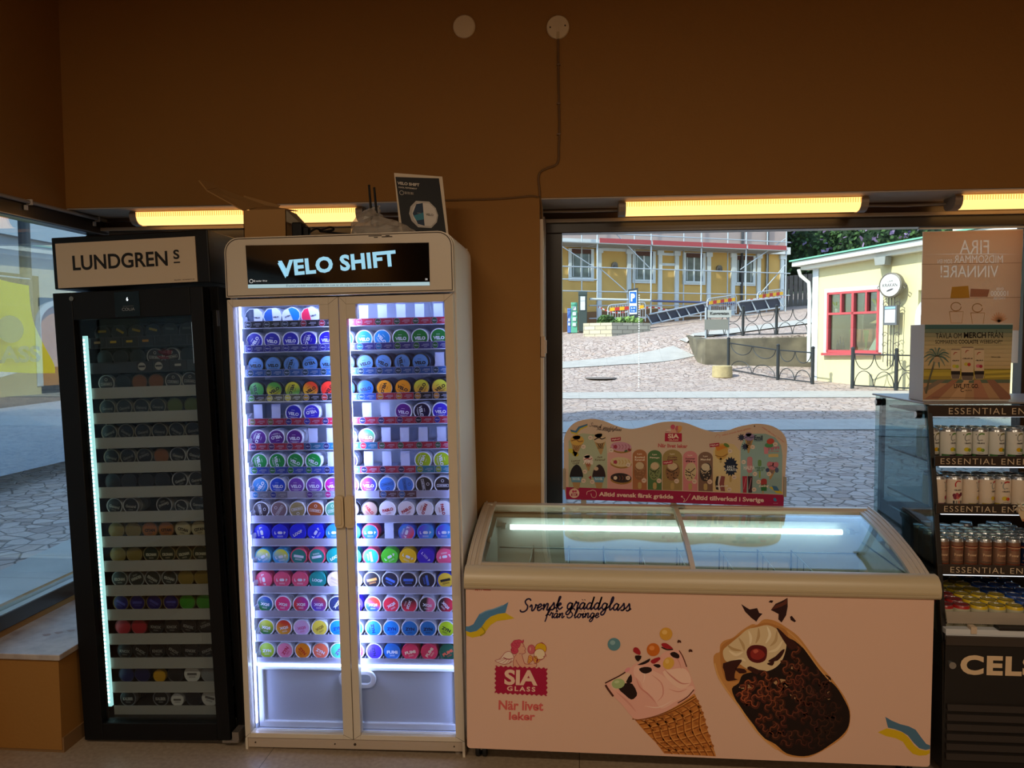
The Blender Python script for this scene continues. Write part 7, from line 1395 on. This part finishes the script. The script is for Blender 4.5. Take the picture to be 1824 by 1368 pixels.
tag(b.obj('barrier_tape', [M('tape_red', '#c23c34', .6), M('tape_white', '#dcdcd8', .6)]), 'red and white striped tape strung along the scaffolding', 'tape')
# newspaper boxes, ticket machine
def kiosk(name, x0, x1, y, z0, z1, c, label, cat, wins):
    o = empty(name, label, cat, ((x0+x1)/2, y, z0)); w = (x1-x0)/2; h = z1-z0
    MB().box(-w, w, 0, .4, 0, h).box(-w*1.04, w*1.04, -.02, .42, h*.93, h*1.02).obj('cabinet', M('cab_'+c.lstrip('#'), c, .5), o, bevel=.015)
    for z in wins: MB().box(-w*.55, w*.55, -.03, .0, h*z, h*(z+.12)).obj('window', M('kiosk_window', '#c8cccc', .4), o)
kiosk('newspaper_box', -.50, -.35, 32.9, 1.90, 2.92, '#4f74b8', 'low blue newspaper box at the left edge of the yellow house', 'box', (.30, .48))
kiosk('newspaper_box', -.34, -.07, 32.9, 1.90, 3.16, '#5ca88c', 'sea-green newspaper box beside the ticket machine', 'box', (.22, .40, .58, .76))
kiosk('ticket_machine', -.03, .33, 32.6, 1.95, 3.58, '#34403c', 'dark green ticket machine beside the sea-green newspaper box', 'machine', (.55, .67, .78))
# parking sign
t = empty('parking_sign', 'dark slanted pillar with a blue P parking sign behind the planter', 'sign', (2.13, 31.8, 2.0))
MB().hexa([(-.06, 0, 0), (.30, 0, 0), (.30, .1, 0), (-.06, .1, 0), (-.14, 0, 1.63), (.26, 0, 1.70), (.26, .1, 1.70), (-.14, .1, 1.63)]).obj('sign_pillar', M('pillar_dark', '#33383c', .5), t)
MB().hexa([(-.085, -.012, .62), (.225, -.012, .64), (.225, 0, .64), (-.085, 0, .62), (-.11, -.012, 1.56), (.205, -.012, 1.60), (.205, 0, 1.60), (-.11, 0, 1.56)]).obj('white_plate', M('sign_white', '#dfe3e6', .5), t)
MB().box(-.085, .19, -.016, -.012, 1.08, 1.54).box(-.07, .20, -.016, -.012, .70, .96).obj('blue_plate', M('sign_blue', '#1562b4', .5), t)
b = MB(); add_text(b, 'P', lambda u, w: (u, -.019, w), .05, 1.31, w=.17, h=.32, bold=.06); add_text(b, '8-18', lambda u, w: (u, -.019, w), .06, .88, w=.17, h=.07, bold=.03); add_text(b, '2 tim', lambda u, w: (u, -.019, w), .06, .77, w=.15, h=.07, bold=.03); b.obj('lettering', M('sign_white'), t)
# block planter
pa, pb_, pc_, pd = Vector((.16, 30.55)), Vector((1.24, 29.5)), Vector((2.81, 30.9)), Vector((1.75, 31.95))
t = empty('stone_planter', 'low block-built planter with green plants in front of the parking sign', 'planter', (1.24, 29.5, 1.5))
O_ = Vector((1.24, 29.5, 1.5)); b = MB(); wl = [pa, pb_, pc_, pd]; ce = (pa+pb_+pc_+pd)/4
inn_ = [q+(ce-q)*.18 for q in wl]
b.ring([tuple(q) for q in wl], [tuple(q) for q in inn_], lambda u, v, w: (u-O_.x, v-O_.y, w-O_.z), 1.4, 2.25)
bm_ = M('planter_blocks', '#c2b89c', .85); nt = bm_.node_tree; bs = nt.nodes['Principled BSDF']; tc = nt.nodes.new('ShaderNodeTexCoord'); mp = nt.nodes.new('ShaderNodeMapping'); mp.inputs['Rotation'].default_value = (R(90), 0, 0); bt = nt.nodes.new('ShaderNodeTexBrick'); bt.inputs['Scale'].default_value = 1; bt.inputs['Brick Width'].default_value = .42; bt.inputs['Row Height'].default_value = .16; bt.inputs['Mortar Size'].default_value = .012
bt.inputs['Color1'].default_value = lin('#c8bea4'); bt.inputs['Color2'].default_value = lin('#ada48e'); bt.inputs['Mortar'].default_value = lin('#7a7264'); nt.links.new(tc.outputs['Object'], mp.inputs[0]); nt.links.new(mp.outputs[0], bt.inputs['Vector']); nt.links.new(bt.outputs['Color'], bs.inputs['Base Color'])
b.obj('planter_wall', bm_, t)
b = MB(); b.prism([tuple(q) for q in inn_], lambda u, v, w: (u-O_.x, v-O_.y, w-O_.z), 2.0, 2.15); b.obj('soil', M('soil', '#4a3a2a', .9), t)
random.seed(8)
def leaves(mb, c, rad, n, s_, mi=0):
    for _ in range(n):
        while True:
            p_ = Vector((random.uniform(-1, 1), random.uniform(-1, 1), random.uniform(-1, 1)))
            if .35 < p_.length < 1: break
        q = Vector(c)+Vector((p_.x*rad[0], p_.y*rad[1], p_.z*rad[2])); a = Vector((random.gauss(0, 1), random.gauss(0, 1), random.gauss(0, 1))).normalized(); b_ = a.orthogonal().normalized()*s_*random.uniform(.6, 1.2); c_ = a.cross(b_).normalized()*s_*.6
        mb.add([tuple(q-b_), tuple(q+c_), tuple(q+b_), tuple(q-c_)], [(0, 1, 2, 3)], mi)
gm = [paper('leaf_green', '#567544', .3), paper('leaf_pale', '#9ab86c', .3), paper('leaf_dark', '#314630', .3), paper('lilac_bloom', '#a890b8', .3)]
for c, r_, lab, mi in (((1.05, 30.3, 2.35), (.35, .3, .22), 'dark green leafy clump at the left end of the block planter', 0), ((1.95, 30.9, 2.33), (.6, .3, .18), 'pale green leafy clump right of the dark one in the planter', 1)):
    b = MB(); leaves(b, c, r_, 420, .07, mi); leaves(b, c, r_, 100, .06, 2); tag(b.obj('planter_plant', gm), lab, 'plant')
# retaining wall, tub, railings, wooden fence
b = MB(); b.hexa([(3.76, 25.0, .5), (3.92, 24.5, .4), (7.3, 23.96, .3), (7.3, 24.6, .3), (3.76, 25.0, 1.60), (3.92, 24.5, 1.60), (7.3, 23.96, 1.66), (7.3, 24.6, 1.66)]); b.hexa([(3.76, 27.6, .6), (3.76, 24.98, .5), (4.05, 24.7, .5), (4.05, 27.6, .6), (3.76, 27.6, 1.74), (3.76, 24.98, 1.58), (4.05, 24.7, 1.6), (4.05, 27.6, 1.76)])
struct(b, 'retaining_wall', M('mossy_stone', '#7c735e', .9, noise=(1.6, '#454036', .22), bump=(9, .6)), bevel=.02)
tag(MB().lathe([(.001, .06), (.27, .03), (.29, .05), (.28, .36), (.25, .38), (.20, .37), (.19, .26), (.001, .25)], 20, (4.09, 22.5, .46)).obj('stone_tub', M('tub_stone', '#9c8c68', .9, noise=(12, '#b8a678', .3), bump=(30, .6)), smooth=True), 'round rough stone tub in front of the retaining wall', 'planter')
iron = M('black_iron', '#23282b', .45)
def railing(posts, label, h, style):
    o = empty('iron_railing', label, 'railing', posts[0]); O2 = Vector(posts[0])
    for q in posts: v_ = Vector(q)-O2; MB().cyl(tuple(v_+Vector((0, 0, -.08))), tuple(v_+Vector((0, 0, h))), .045, n=10).lathe([(.05, h), (.055, h+.02), (.03, h+.05), (.001, h+.06)], 10, tuple(v_)).obj('post', iron, o, smooth=True)
    for q, r_ in zip(posts, posts[1:]):
        a, c = Vector(q)-O2, Vector(r_)-O2; d = c-a; L_ = d.length; P3 = lambda f, z: tuple(a+d*f+Vector((0, 0, z)))
        b = MB(); b.cyl(P3(0, h*.88), P3(1, h*.88), .018, n=6) if style != 'upper' else None; b.cyl(P3(0, h*.08), P3(1, h*.08), .018, n=6)
        for k in (0, 1):
            c0 = .27+.46*k; R_ = .22; hh = h*.38
            for s_, zc in ((1, h*.08), (-1, h*.88)):
                b.tube([P3(c0+R_*math.cos(R(t_)), zc+s_*hh*math.sin(R(t_))*(1 if style != 'wavy' else .8)) for t_ in range(0, 181, 15)], .012, 6)
        b.obj('panel', iron, o)
def gz(x, y): return ground(x, y)
railing([(4.2, 26, 1.66), (5.28, 25.5, 1.67), (6.21, 25, 1.67), (7.07, 24.5, 1.68)], 'black iron railing with looped panels along the top of the retaining wall', .95, 'upper')
railing([(4.45, 23.5, .62), (5.52, 22, .42), (6.17, 21, .36)], 'black iron railing sloping down in front of the retaining wall', .98, 'wavy')
railing([(6.85, 20, .34), (7.71, 19.5, .31), (8.5, 19.1, .30), (9.3, 18.8, .29)], 'black iron railing with looped panels in front of the cafe window', .99, 'loop')
b = MB()
for k in range(34): x, y = 9.6+.24*k, 40.9+.02*k; z = ground(min(x, 11.9), y); b.box(x, x+.20, y, y+.03+.01*(k % 2), z-.2, 4.75+.02*k)
tag(b.obj('wooden_fence', M('weathered_boards', '#6c6660', .9, noise=(5, '#57524e', .3))), 'weathered grey board fence below the lilac bushes', 'fence')
b = MB()
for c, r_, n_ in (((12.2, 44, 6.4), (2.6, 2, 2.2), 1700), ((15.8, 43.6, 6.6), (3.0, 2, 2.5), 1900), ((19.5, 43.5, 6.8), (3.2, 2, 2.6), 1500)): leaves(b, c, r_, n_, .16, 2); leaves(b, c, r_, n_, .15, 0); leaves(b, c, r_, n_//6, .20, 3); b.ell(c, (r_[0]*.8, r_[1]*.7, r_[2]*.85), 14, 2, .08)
tag(b.obj('lilac_bush', gm), 'big dark green lilac bushes with pale blossom behind the board fence', 'bush')
b = MB(); leaves(b, (9.9, 42.6, 7.6), (1.6, 1.2, 2.4), 900, .24, 2); leaves(b, (9.9, 42.6, 7.6), (1.6, 1.2, 2.4), 160, .2, 3)
tag(b.obj('lilac_bush', gm), 'lilac bush at the right end of the yellow building, behind the scaffolding', 'bush')
# name board on two posts, white marker pole
t = empty('name_board', 'small pale street name board on two steel posts by the wall corner', 'sign', (4.12, 25.55, 1.68))
for x in (0, .72): MB().cyl((x, .1, -.2), (x, .1, .95), .035, n=8).obj('post', tube_m, t)
MB().box(.05, .80, .02, .05, .62, .86).obj('board', M('board_grey', '#a8aaa4', .6), t); MB().box(-.04, .72, .06, .09, .22, .56).obj('lower_board', M('board_back', '#7c7c74', .7), t)
b = MB(); add_text(b, 'Kungsgatan', lambda u, w: (u, .012, w), .42, .74, w=.6, h=.13, bold=.03, res=2); b.obj('lettering', ink('#3c3c38'), t)
b = MB(); 
for k in range(40): b.ell((1.47, 19.2, .42+.058*k), (.018, .018, .022), 6, 0)
tag(b.obj('hanging_chain', M('white_chain', '#dcdcd8', .5), smooth=True), 'thin white beaded chain or marker hanging upright in the square', 'chain')
b = MB(); b.lathe([(.001, .02), (.42, .02), (.46, 0)], 20, (.62, 22.3, ground(.62, 22.3)+.0)); tag(b.obj('manhole_cover', M('manhole', '#6c625c', .8)), 'round manhole cover set in the paving before the planter', 'manhole')
